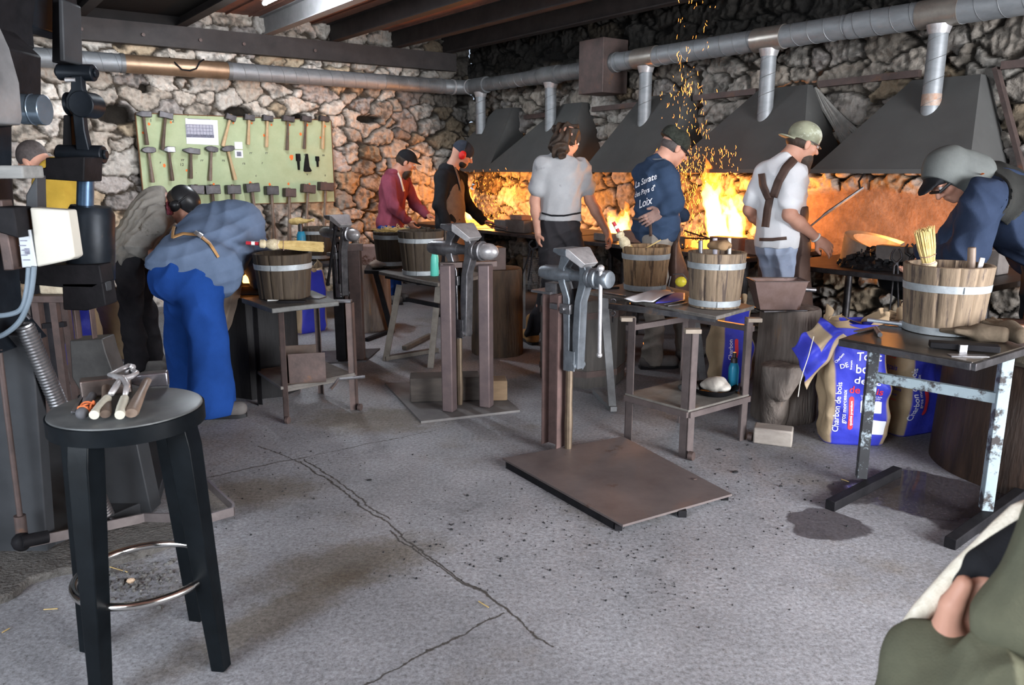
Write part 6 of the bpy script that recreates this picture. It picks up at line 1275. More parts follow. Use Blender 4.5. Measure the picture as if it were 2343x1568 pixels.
# base and column
mb = MB(); x0 = -3.0; b0 = G(130, 1262); b1 = G(365, 1158)
q = [V((-3.0, 2.72, 0)), V((b0.x, b0.y, 0)), V((b1.x, b1.y, 0)), V((b1.x-.25, 4.0, 0)), V((-3.2, 4.0, 0))]
slab(mb, q, 0, .05); obj('base_plate', mb, machine_g, ph, bev=.004)
pprism('side_sheet', [(-140, 760), (95, 760), (130, 1262), (-140, 1330)], 2.82, .06, machine_g, label='grey side sheet of the frame')
pprism('rear_sheet', [(215, 960), (335, 985), (370, 1152), (230, 1205)], 3.25, .10, machine_g, label='grey tapering foot sheet behind the stool')
pprism('column', [(-160, 380), (28, 285), (28, 400), (52, 700), (110, 770), (-160, 800)], 2.95, .5, machine)
pprism('frame_casting', [(-60, 60), (35, 75), (95, 130), (95, 225), (28, 290), (-60, 300)], 2.85, .25, black_st)
pprism('upper_casting', [(-60, -90), (95, -90), (75, 60), (80, 110), (40, 150), (-60, 80)], 3.1, .4, black_st)
pprism('upper_guide', [(98, -90), (142, -90), (140, 80), (118, 92), (98, 70)], 3.3, .2, machine)
pprism('flywheel_guard', [(-120, 20), (0, 60), (22, 110), (45, 190), (52, 270), (48, 287), (-120, 290)], 2.55, .14, machine_l, label='light grey curved cast guard')
mb = MB(); a = P(50, 250, 2.72); b = P(104, 252, 2.72); mb.cyl(a, b, .050); mb.cyl(P(76, 251, 2.72), P(80, 251, 2.72), .052); obj('shaft_end', mb, mat('blue bright shaft', (.22, .29, .36), (.13, .17, .22), 10, .25, .7, .05), ph, bev=.004)
pbox('top_beam', -120, 379, 103, 408, 2.75, .12, mat('grey dusty beam', (.24, .24, .23), (.15, .15, .145), 9, .8, 0, .4, stretch=(.4, 3, 3)), label='grey dusty cross beam')
# linkage
Yl = 3.25
pprism('connecting_rod', [(150, -90), (176, -90), (178, 150), (148, 150)], Yl, .09, black_st); pprism('rod_flange', [(176, 10), (186, 16), (190, 150), (178, 150)], Yl-.02, .13, machine_g)
def knuckle(px0, px1, py, r, name='knuckle'):
    mb = MB(); a = P(px0, py, Yl-.02); b = P(px1, py+2, Yl-.02); mb.cyl(a, b, r, n=20); mb.cyl(a-(b-a).normalized()*.012, a, r*.6, n=6); mb.cyl(b, b+(b-a).normalized()*.012, r*.6, n=6); return obj(name, mb, machine, ph, bev=.004)
knuckle(135, 216, 165, .032); knuckle(135, 238, 352, .036)
pprism('link_arm', [(172, 175), (196, 175), (199, 205), (212, 228), (212, 250), (200, 265), (204, 300), (214, 345), (184, 345), (176, 262), (160, 248), (160, 226), (172, 205)], Yl-.02, .035, machine)
mb = MB(); a = P(184, 238, Yl-.07); mb.cyl(a, a+V((0, .10, 0)), .050, n=28); mb.cyl(P(166, 238, Yl), P(166, 238, Yl)+V((-.02, 0, 0)), .045, n=28); obj('boss', mb, machine, ph, bev=.004)
pprism('rear_arm', [(160, 265), (176, 265), (180, 345), (158, 345)], Yl+.02, .05, black_st)
pprism('clamp_block', [(150, 362), (236, 360), (234, 415), (132, 408), (130, 386), (150, 384)], Yl-.04, .14, black_st); pbox('clamp_jaw', 130, 388, 168, 410, Yl-.08, .08, machine); mb = MB(); p = P(150, 372, Yl-.05); mb.cyl(p-V((.02, 0, 0)), p+V((.03, 0, 0)), .012); obj('bolt', mb, polished, ph); mb = MB(); mb.cyl(P(162, 183, Yl-.05)-V((.02, 0, 0)), P(162, 183, Yl-.05)+V((.02, 0, 0)), .009); obj('bolt', mb, polished, ph)
mb = MB(); mb.cyl(P(196, 412, Yl+.02), P(194, 480, Yl+.02), .032); obj('ram_rod', mb, mat('blue bright rod', (.10, .17, .28), (.05, .09, .15), 10, .3, .6, .05), ph)
mb = MB(); a = P(208, 640, Yl+.02); b = P(208, 472, Yl+.02); mb.lathe([(.088, 0), (.092, .01), (.090, (b-a).length-.03), (.075, (b-a).length), (.03, (b-a).length+.002)], frame(a, z=b-a), 32); obj('ram_cylinder', mb, machine, ph)
pprism('ram_casting', [(70, 600), (255, 600), (262, 640), (240, 652), (170, 650), (80, 642)], Yl-.0, .10, black_st)
pprism('die_holder', [(172, 640), (262, 640), (270, 690), (225, 702), (175, 700)], Yl+.0, .10, black_st); pbox('upper_die', 220, 642, 258, 664, Yl-.03, .05, machine_g)
for x0, x1 in ((174, 190), (213, 224)): pbox('guide_rod', x0, 700, x1, 772, Yl+.1, .04, rusty, .002)
pprism('sow_block', [(190, 768), (262, 764), (270, 795), (290, 850), (292, 900), (225, 900), (195, 850)], 3.75, .12, mat('grey worn casting', (.07, .068, .066), (.035, .034, .034), 6, .6, .3, .3), label='grey stepped lower die block')
pbox('lower_anvil', 225, 880, 300, 1110, 3.8, .2, black_st)
# switch cover
mb = MB(); Ys = 2.70; q0 = [P(67, 475, Ys), P(155, 481, Ys), P(171, 588, Ys), P(160, 595, Ys), P(84, 612, Ys)]; n = 5
mb.add(q0+[v+V((0, .06, 0)) for v in q0], [tuple(range(n)), tuple(reversed(range(n, 2*n)))]+[(k, k+n, (k+1) % n+n, (k+1) % n) for k in range(n)]); obj('switch_cover', mb, cream, ph, bev=.006, label='cream switch cover')
mb = MB(); q0 = [P(40, 527, Ys), P(68, 526, Ys), P(84, 610, Ys), P(50, 613, Ys)]; mb.add(q0+[v+V((0, .05, 0)) for v in q0], [(0, 1, 2, 3), (7, 6, 5, 4)]+[(k, k+4, (k+1) % 4+4, (k+1) % 4) for k in range(4)]); sp_ = obj('switch_panel', mb, mat('pale switch panel', (.5, .53, .56), (.42, .45, .48), 5, .6, 0, 0), ph, bev=.003)
mb = MB()
for k in range(6): a = P(48+3*k*.6, 540+11*k, Ys-.002); mb.box((a.x+.006*(k % 2), a.y, a.z), (.022, .003, .003))
mb.box((P(63, 575, Ys).x, Ys-.002, P(63, 575, Ys).z), (.014, .004, .02)); obj('dial_marks', mb, ink, sp_)
pprism('switch_back', [(8, 456), (28, 456), (56, 614), (32, 615)], 2.74, .06, rusty); pprism('switch_box', [(30, 470), (72, 472), (82, 540), (38, 527)], 2.74, .1, black_st); pprism('bracket', [(82, 445), (106, 400), (108, 480), (82, 476)], 2.8, .06, machine_g)
hs = mat('grey rubber hose', (.16, .20, .24), (.10, .13, .16), 6, .4, 0, 0)
for pts in (((66, 612), (62, 660), (50, 705), (20, 720), (-30, 724)), ((78, 610), (74, 650), (66, 690), (45, 735), (10, 765), (-30, 778))):
    mb = MB(); P3 = [P(x, y, 2.66) for x, y in pts]; sm = []
    for i in range(len(P3)-1):
        for k in range(6):
            t = k/6; p0 = P3[max(i-1, 0)]; p1 = P3[i]; p2 = P3[i+1]; p3 = P3[min(i+2, len(P3)-1)]
            sm.append(.5*((2*p1)+(p2-p0)*t+(2*p0-5*p1+4*p2-p3)*t*t+(3*p1-p0-3*p2+p3)*t**3))
    mb.tube(sm+[P3[-1]], .009, 10); obj('cable', mb, hs, ph)
# ribbed metal hose (a coil spring)
mb = MB(); a = P(55, 742, 2.72); b = P(128, 905, 2.8); c_ = P(243, 1180, 2.98); L_ = (c_-a).length; m0 = frame(a, z=c_-a); pts = []; nt_ = 70
for i in range(nt_*12+1): an = 2*pi*i/12; pts.append(m0 @ V((.026*cos(an), .026*sin(an), L_*i/(nt_*12))))
mb.tube(pts, .0065, 6); obj('coil_spring', mb, mat('bright spring steel', (.36, .36, .37), (.22, .22, .23), 9, .35, .9, 0), ph)
mb = MB(); mb.tube([c_, P(252, 1185, 2.98), P(262, 1192, 2.98), P(262, 1205, 2.98), P(250, 1210, 2.98)], .007, 8); obj('spring_hook', mb, steel, ph); mb = MB(); mb.tube([P(48, 742, 2.72), P(52, 728, 2.72), P(62, 722, 2.72), P(70, 730, 2.72)], .007, 8); obj('spring_hook', mb, steel, ph)
mb = MB(); mb.cyl(P(-2, 800, 2.68), P(50, 1215, 2.68), .010); mb.cyl(P(45, 1180, 2.68), P(50, 1225, 2.68), .020); obj('pedal_rod', mb, rusty, ph)
mb = MB(); pe = [G(45, 1262), G(330, 1190), G(485, 1213), G(536, 1198), G(537, 1190), G(470, 1125), G(440, 1095)]
pe = [V((p.x, p.y, .055)) for p in pe]; pe = [P(50, 1245, 2.68)]+[P(330, 1185, 3.02)]+pe[2:]
for i in range(len(pe)-1): mb.bar(pe[i], pe[i+1], .010, .038)
obj('pedal_bar', mb, mat('worn pedal steel', (.20, .17, .165), (.12, .10, .10), 10, .45, .6, .2), ph); mb = MB(); mb.ball(P(50, 1240, 2.66), .035); mb.cyl(P(50, 1240, 2.64), P(110, 1228, 2.70), .024); obj('pedal_joint', mb, black_st, ph)
# curb of rough concrete at the machine foot
mb = MB(); cu = [G(-20, 1395), G(60, 1340), G(150, 1300), G(330, 1255), G(410, 1225)]
# table with stones behind the hammer and its brick
o = thing('steel_table', 'small dark steel table behind the power hammer carrying a pale block', 'table', V((P(125, 690, 4.6).x, 4.6, 0)), None); yt = 4.55; zt2 = Z(676, yt)
mb = MB(); a = P(72, 676, yt); b = P(166, 672, yt); mb.box(((a.x+b.x)/2, yt+.15, zt2-.02), (b.x-a.x, .35, .04)); obj('table_plate', mb, rusty, o, bev=.003)
for px, dy in ((84, 0), (125, 0), (150, .28), (88, .28)): p = P(px, 700, yt+dy); mb = MB(); mb.bar(V((p.x, p.y, 0)), V((p.x, p.y, zt2-.04)), .04, .04); obj('leg', mb, rusty, o)
mb = MB(); p = P(100, 746, yt); q_ = P(150, 742, yt); mb.bar(p, q_, .03, .03); obj('rail', mb, black_st, o)
block_thing('stone_block', 'pale cracked block lying on the small table behind the power hammer', 'block', V((P(120, 672, yt).x, yt+.13, zt2)), (.19, .2, .095), 0, mat('pale cracked stone', (.55, .48, .36), (.33, .27, .2), 14, .9, 0, .8), .012)
# ------------------------------------------------------------------ bar stool
sc_ = V((-1.085, 2.125, 0)); SZ = .80
st = thing('bar_stool', 'tall black wooden bar stool with a round top and chrome foot ring', 'stool', sc_)
mb = MB(); mb.lathe([(.17, SZ-.052), (.185, SZ-.05), (.198, SZ-.040), (.202, SZ-.012), (.199, SZ-.003), (.193, SZ), (.001, SZ)], frame(V((sc_.x, sc_.y, 0))), 72); obj('seat', mb, stooltop, st, smooth=40)
mb = MB(); mb.lathe([(.200, SZ-.053), (.2045, SZ-.052), (.2045, SZ-.008), (.202, SZ-.006)], frame(V((sc_.x, sc_.y, 0))), 72, False); obj('seat_rim', mb, stoolp, st)
for k in range(4):
    a = radians(-12+90*k); d_ = V((cos(a), sin(a), 0)); A0 = sc_+d_*.225; B0 = sc_+d_*.168+UP*(SZ-.030)
    mb = MB(); z = (B0-A0).normalized(); y = z.cross(d_).normalized(); x = y.cross(z); m0 = Matrix((x, y, z)).transposed().to_4x4(); m0.translation = A0
    L_ = (B0-A0).length; mb.add([(-.021, -.021, 0), (.021, -.021, 0), (.021, .021, 0), (-.021, .021, 0), (-.034, -.031, L_*.9), (.034, -.031, L_*.9), (.034, .031, L_*.9), (-.034, .031, L_*.9), (-.034, -.031, L_), (.026, -.031, L_), (.026, .031, L_), (-.034, .031, L_)],
      [(3, 2, 1, 0), (8, 9, 10, 11)]+[(i, (i+1) % 4, (i+1) % 4+4, i+4) for i in range(4)]+[(i+4, (i+1) % 4+4, (i+1) % 4+8, i+8) for i in range(4)], m0); obj('leg', mb, stoolp, st, bev=.003)
mb = MB(); mb.torus((sc_.x, sc_.y, .285), .187, .0115, None, 72, 12); obj('foot_ring', mb, chrome, st, smooth=180)
# tools on the stool
def on_stool(px, py, h=.0): return G(px, py, SZ+h)
gt = 'tools lying on the bar stool'
def stool_hammer(lab, hd, end, hl, hw, mh_, mw_, kd, r):
    a = on_stool(*hd, .03); b = on_stool(*end, .022); return hammer(lab, a, b, hl, hw, mh_, mw_, kd, r=r, out=V((0, 0, 1)), grp=gt)
stool_hammer('hammer on the stool with the thick greyish handle, rightmost of the tools', (338, 868), (300, 946), .115, .044, mat('bright worn hammer steel', (.34, .33, .37), (.16, .15, .17), 14, .3, .9, .1), handle_g, 'cross', .0155)
stool_hammer('hammer on the stool with a big brown head pointing left and dark handle', (243, 882), (241, 948), .135, .050, mat('brown hammer steel', (.26, .21, .19), (.12, .09, .08), 14, .3, .85, .1), handle_d, 'sledge', .0135)
o = thing('tongs', 'steel tongs with two white-wrapped handles lying across the hammers on the stool', 'tongs', on_stool(285, 880), gt)
pv = on_stool(278, 868, .055)
mb = MB(); mb.tube([on_stool(254, 902, .045), on_stool(268, 880, .055), pv, on_stool(300, 862, .06), on_stool(313, 853, .06), on_stool(300, 846, .055), on_stool(290, 852, .055)], [.008, .009, .010, .008, .007, .007, .006], 10); obj('rein', mb, polished, o, smooth=180)
mb = MB(); mb.tube([on_stool(286, 905, .035), on_stool(291, 884, .05), on_stool(284, 870, .06), on_stool(266, 862, .06), on_stool(250, 858, .06), on_stool(270, 848, .06), on_stool(295, 838, .06), on_stool(304, 841, .06)], [.007, .009, .010, .008, .006, .007, .009, .010], 10); obj('rein', mb, polished, o, smooth=180)
for a, b in (((246, 912), (215, 950)), ((285, 912), (274, 950))): mb = MB(); mb.tube([on_stool(*a, .032), on_stool((a[0]+b[0])/2, (a[1]+b[1])/2, .028), on_stool(*b, .024)], [.0115, .0135, .0125], 12); obj('wrapped_grip', mb, mat('white tape', (.56, .54, .45), (.44, .42, .34), 20, .6, 0, .2), o)
mb = MB(); p = pv+V((0, 0, .006)); mb.cyl(p-UP*.012, p+UP*.006, .009); obj('rivet', mb, polished, o)
o = thing('cord_bundle', 'orange cord knotted round a dark round handle end at the left of the stool tools', 'cord', on_stool(190, 945), gt); p = on_stool(188, 946, .022)
mb = MB(); mb.ball(p, .0165, 16); mb.cyl(p, on_stool(212, 905, .02), .011); obj('handle', mb, mat('dark grey rubber', (.10, .10, .11), (.06, .06, .065), 9, .6, 0, .1), o)
r = random.Random(3); mb = MB(); c0 = on_stool(204, 934, .026); pts = []
for i in range(90): t = i/89*2*pi; pts.append(c0+V((.024*sin(5*t+.3)*cos(t), .026*cos(4*t), .012*sin(7*t))))
mb.tube(pts, .0026, 6, True); obj('cord', mb, mat('orange cord', (.75, .20, .07), (.6, .15, .05), 60, .8, 0, .3), o, smooth=180)
for k, (a, b, lb) in enumerate((((167, 944), (190, 903), 'left thin steel scriber lying at the left of the stool top'), ((190, 935), (196, 905), 'short thin steel strip beside the orange cord on the stool'), ((212, 912), (228, 895), 'flat steel strip poking out behind the orange cord on the stool'))):
    mb = MB(); mb.bar(on_stool(*a, .006), on_stool(*b, .006), .010, .006); o = obj('scriber' if k == 0 else 'steel_strip', mb, worn_st, bev=.001); tag(o, lb, 'tool', gt)
# ================================================================== PEOPLE
def cap_f(F, a, b, ra, rb, k=.02, clip=None):
    F.ops.append(('c', V(a), V(b), ra, rb, k)); F.ops[-1] = F.ops[-1]
def basis(f, u):
    f = V(f).normalized(); u = V(u); u = (u-f*u.dot(f)).normalized(); r = f.cross(u); return f, u, r     # r = the person's right
def hand(F, wr, d, n, curl=.5, side=1, s=1.0, spread=.0):
    """wrist, finger direction, palm normal; side=+1 puts the thumb on the +lateral side"""
    wr = V(wr); d = V(d).normalized(); n = V(n); n = (n-d*n.dot(d)).normalized(); l = d.cross(n)*side
    M0 = Matrix((l, d, n)).transposed().to_4x4(); F.cap(wr-d*.01, wr+d*.03, .023*s, .026*s, .015)
    F.ell(wr+d*.055*s, (.041*s, .052*s, .017*s), M0, .015)
    for i, L in enumerate((.074, .082, .076, .060)):
        p = wr+d*.088*s+l*((.031-.0205*i)*s); dd = d+l*(.05*(1.5-i)*(1+spread)); dd.normalize(); a = 0
        for j, (f, r0) in enumerate(((.45, .0095), (.32, .0085), (.23, .0078))):
            a += curl*(.55, .75, .6)[j]*(1+.08*i); q = p+(dd*cos(a)+n*sin(a))*(L*f*s); F.cap(p, q, r0*s, (r0-.0007)*s, .004 if j else .008); p = q
    p = wr+d*.025*s+l*.028*s; q = p+(d*.55+l*.75+n*(.25+.3*curl)).normalized()*.038*s; F.cap(p, q, .014*s, .0115*s, .012); F.cap(q, q+(d*.85+l*(.35-.5*curl)+n*.35*curl).normalized()*.034*s, .0112*s, .009*s, .005)
def head(F, hc, f, u, nb, s=1.0):
    f, u, r = basis(f, u); M0 = Matrix((r, f, u)).transposed().to_4x4(); q = lambda x, y, z: hc+(r*x+f*y+u*z)*s
    F.ell(q(0, -.012, .022), (.077*s, .098*s, .092*s), M0, .02); F.ell(q(0, .028, -.045), (.060*s, .066*s, .078*s), M0, .03)
    F.ell(q(0, .066, -.098), (.026*s, .022*s, .022*s), M0, .025); F.cap(q(-.03, .078, .022), q(.03, .078, .022), .014*s, .014*s, .02)
    F.cap(q(0, .094, .004), q(0, .116, -.030), .008*s, .0125*s, .010); F.cap(q(-.011, .100, -.036), q(.011, .100, -.036), .008*s, .008*s, .008)
    F.cap(q(-.020, .088, -.066), q(.020, .088, -.066), .007*s, .007*s, .006); F.cap(q(-.017, .086, -.078), q(.017, .086, -.078), .0075*s, .0075*s, .006)
    for x in (-1, 1):
        F.sub(q(x*.032, .098, .004), (.014*s, .010*s, .009*s), M0); F.ell(q(x*.079, -.006, -.018), (.009*s, .020*s, .032*s), M0, .008); F.cap(q(x*.045, .062, -.028), q(x*.035, .074, -.035), .016*s, .013*s, .02)
    F.cap(q(0, -.035, -.06), nb, .056*s, .062*s, .03)
    return q, M0
class Person:
    def __init__(s, lab, J, f_head, u_head, size=1.0, hands=(), skin_m=None, thick=1.0, head_on=True, grp='people at the forges'):
        s.J = J = {k: (P(v[0], v[1], J['Y']+(v[2] if len(v) > 2 else 0)) if isinstance(v, tuple) else v) for k, v in J.items() if k != 'Y'}
        s.size = S = size; s.t = thick; F = Field()
        sp = (J['chest']-J['pelvis']).normalized(); sh = (J['sr']-J['sl']).normalized(); s.sp = sp; s.sh = sh
        s.fw = sp.cross(sh).normalized()
        s.Mt = Matrix((sh, s.fw, sp)).transposed().to_4x4(); s.torso(F, 0)
        for a in 'lr':
            F.cap(J['s'+a], J['e'+a], .050*S, .042*S, .03); F.cap(J['e'+a], J['e'+a].lerp(J['w'+a], .35), .042*S, .043*S, .02); F.cap(J['e'+a].lerp(J['w'+a], .35), J['w'+a], .043*S, .027*S, .02)
            F.cap(J['h'+a], J['k'+a], .080*S, .055*S, .03); F.cap(J['k'+a], J['k'+a].lerp(J['a'+a], .4), .054*S, .056*S, .02); F.cap(J['k'+a].lerp(J['a'+a], .4), J['a'+a], .056*S, .038*S, .02)
            ft = J.get('t'+a) or J['a'+a]+s.fw*.1; d = V((ft.x-J['a'+a].x, ft.y-J['a'+a].y, 0)).normalized(); b = V((J['a'+a].x, J['a'+a].y, .045)); F.cap(b-d*.03, b+d*.13, .038*S, .030*S, .02); J['fd'+a] = d
        for hd in hands: hand(F, J['w'+hd[0]], hd[1], hd[2], hd[3], hd[4], S)
        s.f, s.u, s.r = basis(f_head, u_head); s.q, s.Mh = head(F, J['head'], f_head, u_head, J['neck'], S)
        pz = V((J['pelvis'].x, J['pelvis'].y, 0)); s.o = blob('person', F, skin_m or skin, None, .0062, origin=pz); tag(s.o, lab, 'person', grp)
        for x in (-1, 1):
            mb = MB(); mb.ball(s.q(x*.032, .088, .004), .0125, 10); e = obj('eye', mb, eye_w, s.o, smooth=180); mb = MB(); mb.ball(s.q(x*.032, .0965, .004), .0055, 8); obj('iris', mb, eye_d, e, smooth=180)
    def torso(s, F, g, hem=None, k=.04):
        J = s.J; S = s.size; t = s.t; ch = J['chest']; pe = J['pelvis']; mid = ch.lerp(pe, .52)
        F.ell(ch, ((.165*t+g)*S, (.112*t+g)*S, (.19+g)*S), s.Mt, k); F.ell(mid, ((.142*t+g)*S, (.105*t+g)*S, (.16+g)*S), s.Mt, k); F.ell(pe, ((.160*t+g)*S, (.115*t+g)*S, (.125+g*.6)*S), s.Mt, k)
        F.cap(J['sl'], J['sr'], (.055+g)*S, (.055+g)*S, k); F.cap(J['neck'], ch.lerp(J['neck'], .4), (.062+g*.5)*S, (.085+g)*S, k)
    def shirt(s, m, g=.018, sleeve=1.0, hem=.35, fold=.004, name='shirt', collar=True, res=.010, loose=.0, seed=1, freq=17, lab=None, sl=None, hemcut=None):
        J = s.J; S = s.size; F = Field(); ch = J['chest']; pe = J['pelvis']; mid = ch.lerp(pe, .52); t = s.t; cl = pe-s.sp*(hem*.3)
        F.ell(ch, ((.165*t+g)*S, (.112*t+g)*S, (.19+g)*S), s.Mt, .04); F.ell(mid, ((.150*t+g+loose)*S, (.112*t+g+loose)*S, (.17+g)*S), s.Mt, .04)
        F.ell(pe.lerp(mid, .12), ((.168*t+g+loose)*S, (.122*t+g+loose)*S, (.15)*S), s.Mt, .04)
        F.cut(*(hemcut or (cl, -s.sp))); F.cap(J['sl'], J['sr'], (.058+g)*S, (.058+g)*S, .04); F.cap(J['neck']-s.sp*.01, ch.lerp(J['neck'], .4), (.066+g*.6)*S, (.085+g)*S, .035)
        F.cut(J['neck']+(J['head']-J['neck']).normalized()*.02, (J['head']-J['neck']))
        for a in 'lr':
            q = (sl or {}).get(a, sleeve); A_, E, Wr = J['s'+a], J['e'+a], J['w'+a]
            if q <= 1: F.cap(A_, A_.lerp(E, q), (.054+g)*S, (.052+g+.006)*S, .03)
            else:
                F.cap(A_, E, (.054+g)*S, (.046+g)*S, .03); F.cap(E, E.lerp(Wr, q-1), (.046+g)*S, (.030+g)*S, .02)
        s.sm = blob(name, F, m, s.o, res*.9, max(fold*1.15, .010), seed, freq*3.6, lab); return s.sm
    def trousers(s, m, g=.016, fold=.005, seed=2, hem=.96, name='trousers', freq=15, lab=None, wide=.0, top=None):
        J = s.J; S = s.size; F = Field(); pe = J['pelvis']; t = s.t
        F.ell(pe, ((.160*t+g)*S, (.115*t+g)*S, (.13+g)*S), s.Mt, .04)
        for a in 'lr':
            F.cap(J['h'+a], J['k'+a], (.086+g)*S, (.062+g)*S, .03); e = J['k'+a].lerp(J['a'+a], hem); F.cap(J['k'+a], e, (.062+g)*S, (.052+g+wide)*S, .02)
        F.cut(*(top or (pe+s.sp*.11, s.sp))); F.cut(V((0, 0, .02)), (0, 0, -1)); s.tr = blob(name, F, m, s.o, .009, max(fold*1.1, .011), seed, freq*2.8, lab); return s.tr
    def shoes(s, m, g=.012, h=.10):
        for a in 'lr':
            J = s.J; d = J['fd'+a]; b = V((J['a'+a].x, J['a'+a].y, .05)); F = Field(); F.cap(b-d*.045, b+d*.16, .045+g*.5, .038+g*.5, .02); F.cap(b-d*.01, b-d*.01+UP*h, .046+g*.4, .046+g*.4, .03); F.cut(V((0, 0, .012)), (0, 0, -1)); so = blob('shoe', F, m, s.o, .007)
            mb = MB(); M0 = frame(b+V((0, 0, -.05)), y=None, x=d); pr = [(x, y) for x, y in ((-.095, -.03), (-.06, -.045), (.05, -.043), (.15, -.05), (.20, -.02), (.205, .0), (.20, .02), (.15, .05), (.05, .043), (-.06, .045), (-.095, .03))]
            n = len(pr); mb.add([(x, y, .0) for x, y in pr]+[(x, y, .022) for x, y in pr], [tuple(reversed(range(n))), tuple(range(n, 2*n))]+[(k, (k+1) % n, (k+1) % n+n, k+n) for k in range(n)], M0); obj('sole', mb, plast_b, so)
    def hair(s, m, prims, cuts=(), name='hair', res=.007, fold=.003, freq=60, lab=None):
        F = Field()
        for c, r_ in prims: F.ell(s.q(*c), tuple(x*s.size for x in r_), s.Mh, .02)
        for c, n in cuts: F.cut(s.q(*c), s.r*n[0]+s.f*n[1]+s.u*n[2])
        return blob(name, F, m, s.o, res, fold, 5, freq, lab)
    def earmuffs(s, m, tilt=0, back=0.0):
        root = None
        for x in (-1, 1): F = Field(); F.ell(s.q(x*.100, -.01+back, -.012), (.026, .036, .045), s.Mh, .01); o = blob('ear_cup', F, m, s.o, .006)
        mb = MB(); pts = [s.q(.108*cos(a), -.012+back+.02*sin(a)*tilt, .0+.128*sin(a)) for a in [pi*i/20 for i in range(21)]]; mb.tube(pts, .006, 8); obj('headband', mb, plast_b, s.o, smooth=180)
    def drape(s, name, pts, w, m, target=None, lift=.006, th=.004, n=40, lab=None, parent=None):
        """flat strap laid on a garment: pts are sight-line points across it"""
        tg = target or s.sm; bv = bvhtree.BVHTree.FromPolygons([WM[tg.name] @ v.co for v in tg.data.vertices], [tuple(p.vertices) for p in tg.data.polygons]); C0 = V((0, 0, CAM_H))
        L = [0]; 
        for i in range(1, len(pts)): L.append(L[-1]+math.dist(pts[i], pts[i-1]))
        rows = []
        for i in range(n):
            t = L[-1]*i/(n-1); k = max(j for j in range(len(L)-1) if L[j] <= t+1e-6); f_ = (t-L[k])/(L[k+1]-L[k]); x = pts[k][0]+(pts[k+1][0]-pts[k][0])*f_; y = pts[k][1]+(pts[k+1][1]-pts[k][1])*f_
            dx, dy = pts[k+1][0]-pts[k][0], pts[k+1][1]-pts[k][1]; l_ = sqrt(dx*dx+dy*dy); nx, ny = -dy/l_, dx/l_; row = []
            for e in (-1, -.33, .33, 1):
                d = ray(x+nx*w/2*e, y+ny*w/2*e).normalized(); h = bv.ray_cast(C0, d); row.append((h[0]+h[1]*(lift if h[1].dot(d) < 0 else -lift)) if h[0] is not None else None)
            rows.append(row)
        ok = [r_ for r_ in rows if all(p is not None for p in r_)]
        if len(ok) < 2: print('drape missed', name); return None
        mb = MB(); fs = []
        for r_ in ok: mb.v += r_
        for i in range(len(ok)-1):
            for j in range(3): fs.append((i*4+j, i*4+j+1, (i+1)*4+j+1, (i+1)*4+j))
        mb.f = fs; o = obj(name, mb, m, parent or s.o, smooth=80, label=lab); q_ = o.modifiers.new('t', 'SOLIDIFY'); q_.thickness = th; q_.offset = 1; return o
    def apron(s, m, g=.034, top=.5, low=.75, back=-.02, fold=.004, lab=None, seed=4, wide=1.0):
        """leather apron over the front of body and thighs"""
        J = s.J; S = s.size; F = Field(); ch = J['chest']; pe = J['pelvis']; mid = ch.lerp(pe, .52); t = s.t; km = (J['kl']+J['kr'])/2; hm = (J['hl']+J['hr'])/2
        F.ell(ch-s.sp*.02, ((.150*t+g)*S, (.112*t+g)*S, (.19)*S), s.Mt, .04); F.ell(mid, ((.150*t+g)*S, (.115*t+g)*S, (.17+g)*S), s.Mt, .04); F.ell(pe, ((.168*t+g)*S, (.125*t+g)*S, .15*S), s.Mt, .04)
        e = hm.lerp(km, low)
        for a in 'lr': F.cap(J['h'+a], J['h'+a].lerp(J['k'+a], low), (.088+g)*S, (.085+g)*S, .06)
        F.cap(hm, e, .12, .13, .08)
        F.cut(ch+s.sp*top*.2, s.sp); F.cut(e-UP*.0, (e-hm).normalized()); fh = V((s.fw.x, s.fw.y, 0)).normalized(); F.cut(pe+s.fw*back, -s.fw); F.cut(pe+fh*back, -fh)
        s.ap = blob('apron', F, m, s.o, .010, fold, seed, 14, lab); return s.ap
X = V((1, 0, 0)); Yv = V((0, 1, 0))
# ---- maroon hooded sweatshirt (far)
p1 = Person('bearded person in a maroon hooded sweatshirt and dark cap, looking down in the far corner', dict(Y=8.7, head=(930, 370), neck=(907, 396), chest=(900, 435), pelvis=(893, 515), sl=(925, 417, .13), sr=(888, 417, -.16), el=(950, 468, .22), er=(900, 473, -.24), wl=(976, 492, .1), wr=(933, 507, -.15), hl=(900, 530, .09), hr=(886, 530, -.09), kl=(905, 612, .1), kr=(890, 612, -.1), al=(900, 690, .1), ar=(885, 690, -.1)),
            (.86, .15, -.42), (.35, 0, .92), hands=(('l', (1, -.2, -.3), (0, 0, -1), .8, -1), ('r', (.6, .1, -.7), (.5, .5, 0), .8, 1)))
p1.shirt(maroon, .022, 1.92, .5, .007, 'hooded_sweatshirt', seed=3); p1.trousers(bluetr); p1.shoes(boot_g)
p1.hair(hair_m, [((0, -.02, .01), (.084, .102, .09))], [((0, .03, 0), (0, 1, .1)), ((0, 0, -.06), (0, 0, -1))]); p1.hair(blackc, [((0, -.008, .04), (.088, .108, .088)), ((0, .10, .035), (.06, .065, .016))], [((0, 0, .012), (0, .15, -1))], 'cap', fold=0)
p1.hair(hair_m, [((0, .055, -.095), (.055, .05, .062)), ((0, .05, -.15), (.038, .035, .05))], [((0, 0, -.045), (0, 0, 1))], 'beard')
Fh = Field(); n_ = p1.J['neck']
for a in range(7): t = pi*(a/6); Fh.cap(n_+V((-.02-.05*sin(t), .10*cos(t), .01-.03*sin(t*1)*0)), n_+V((-.02-.05*sin(t+.4), .10*cos(t+.4), .01)), .032, .032, .02)
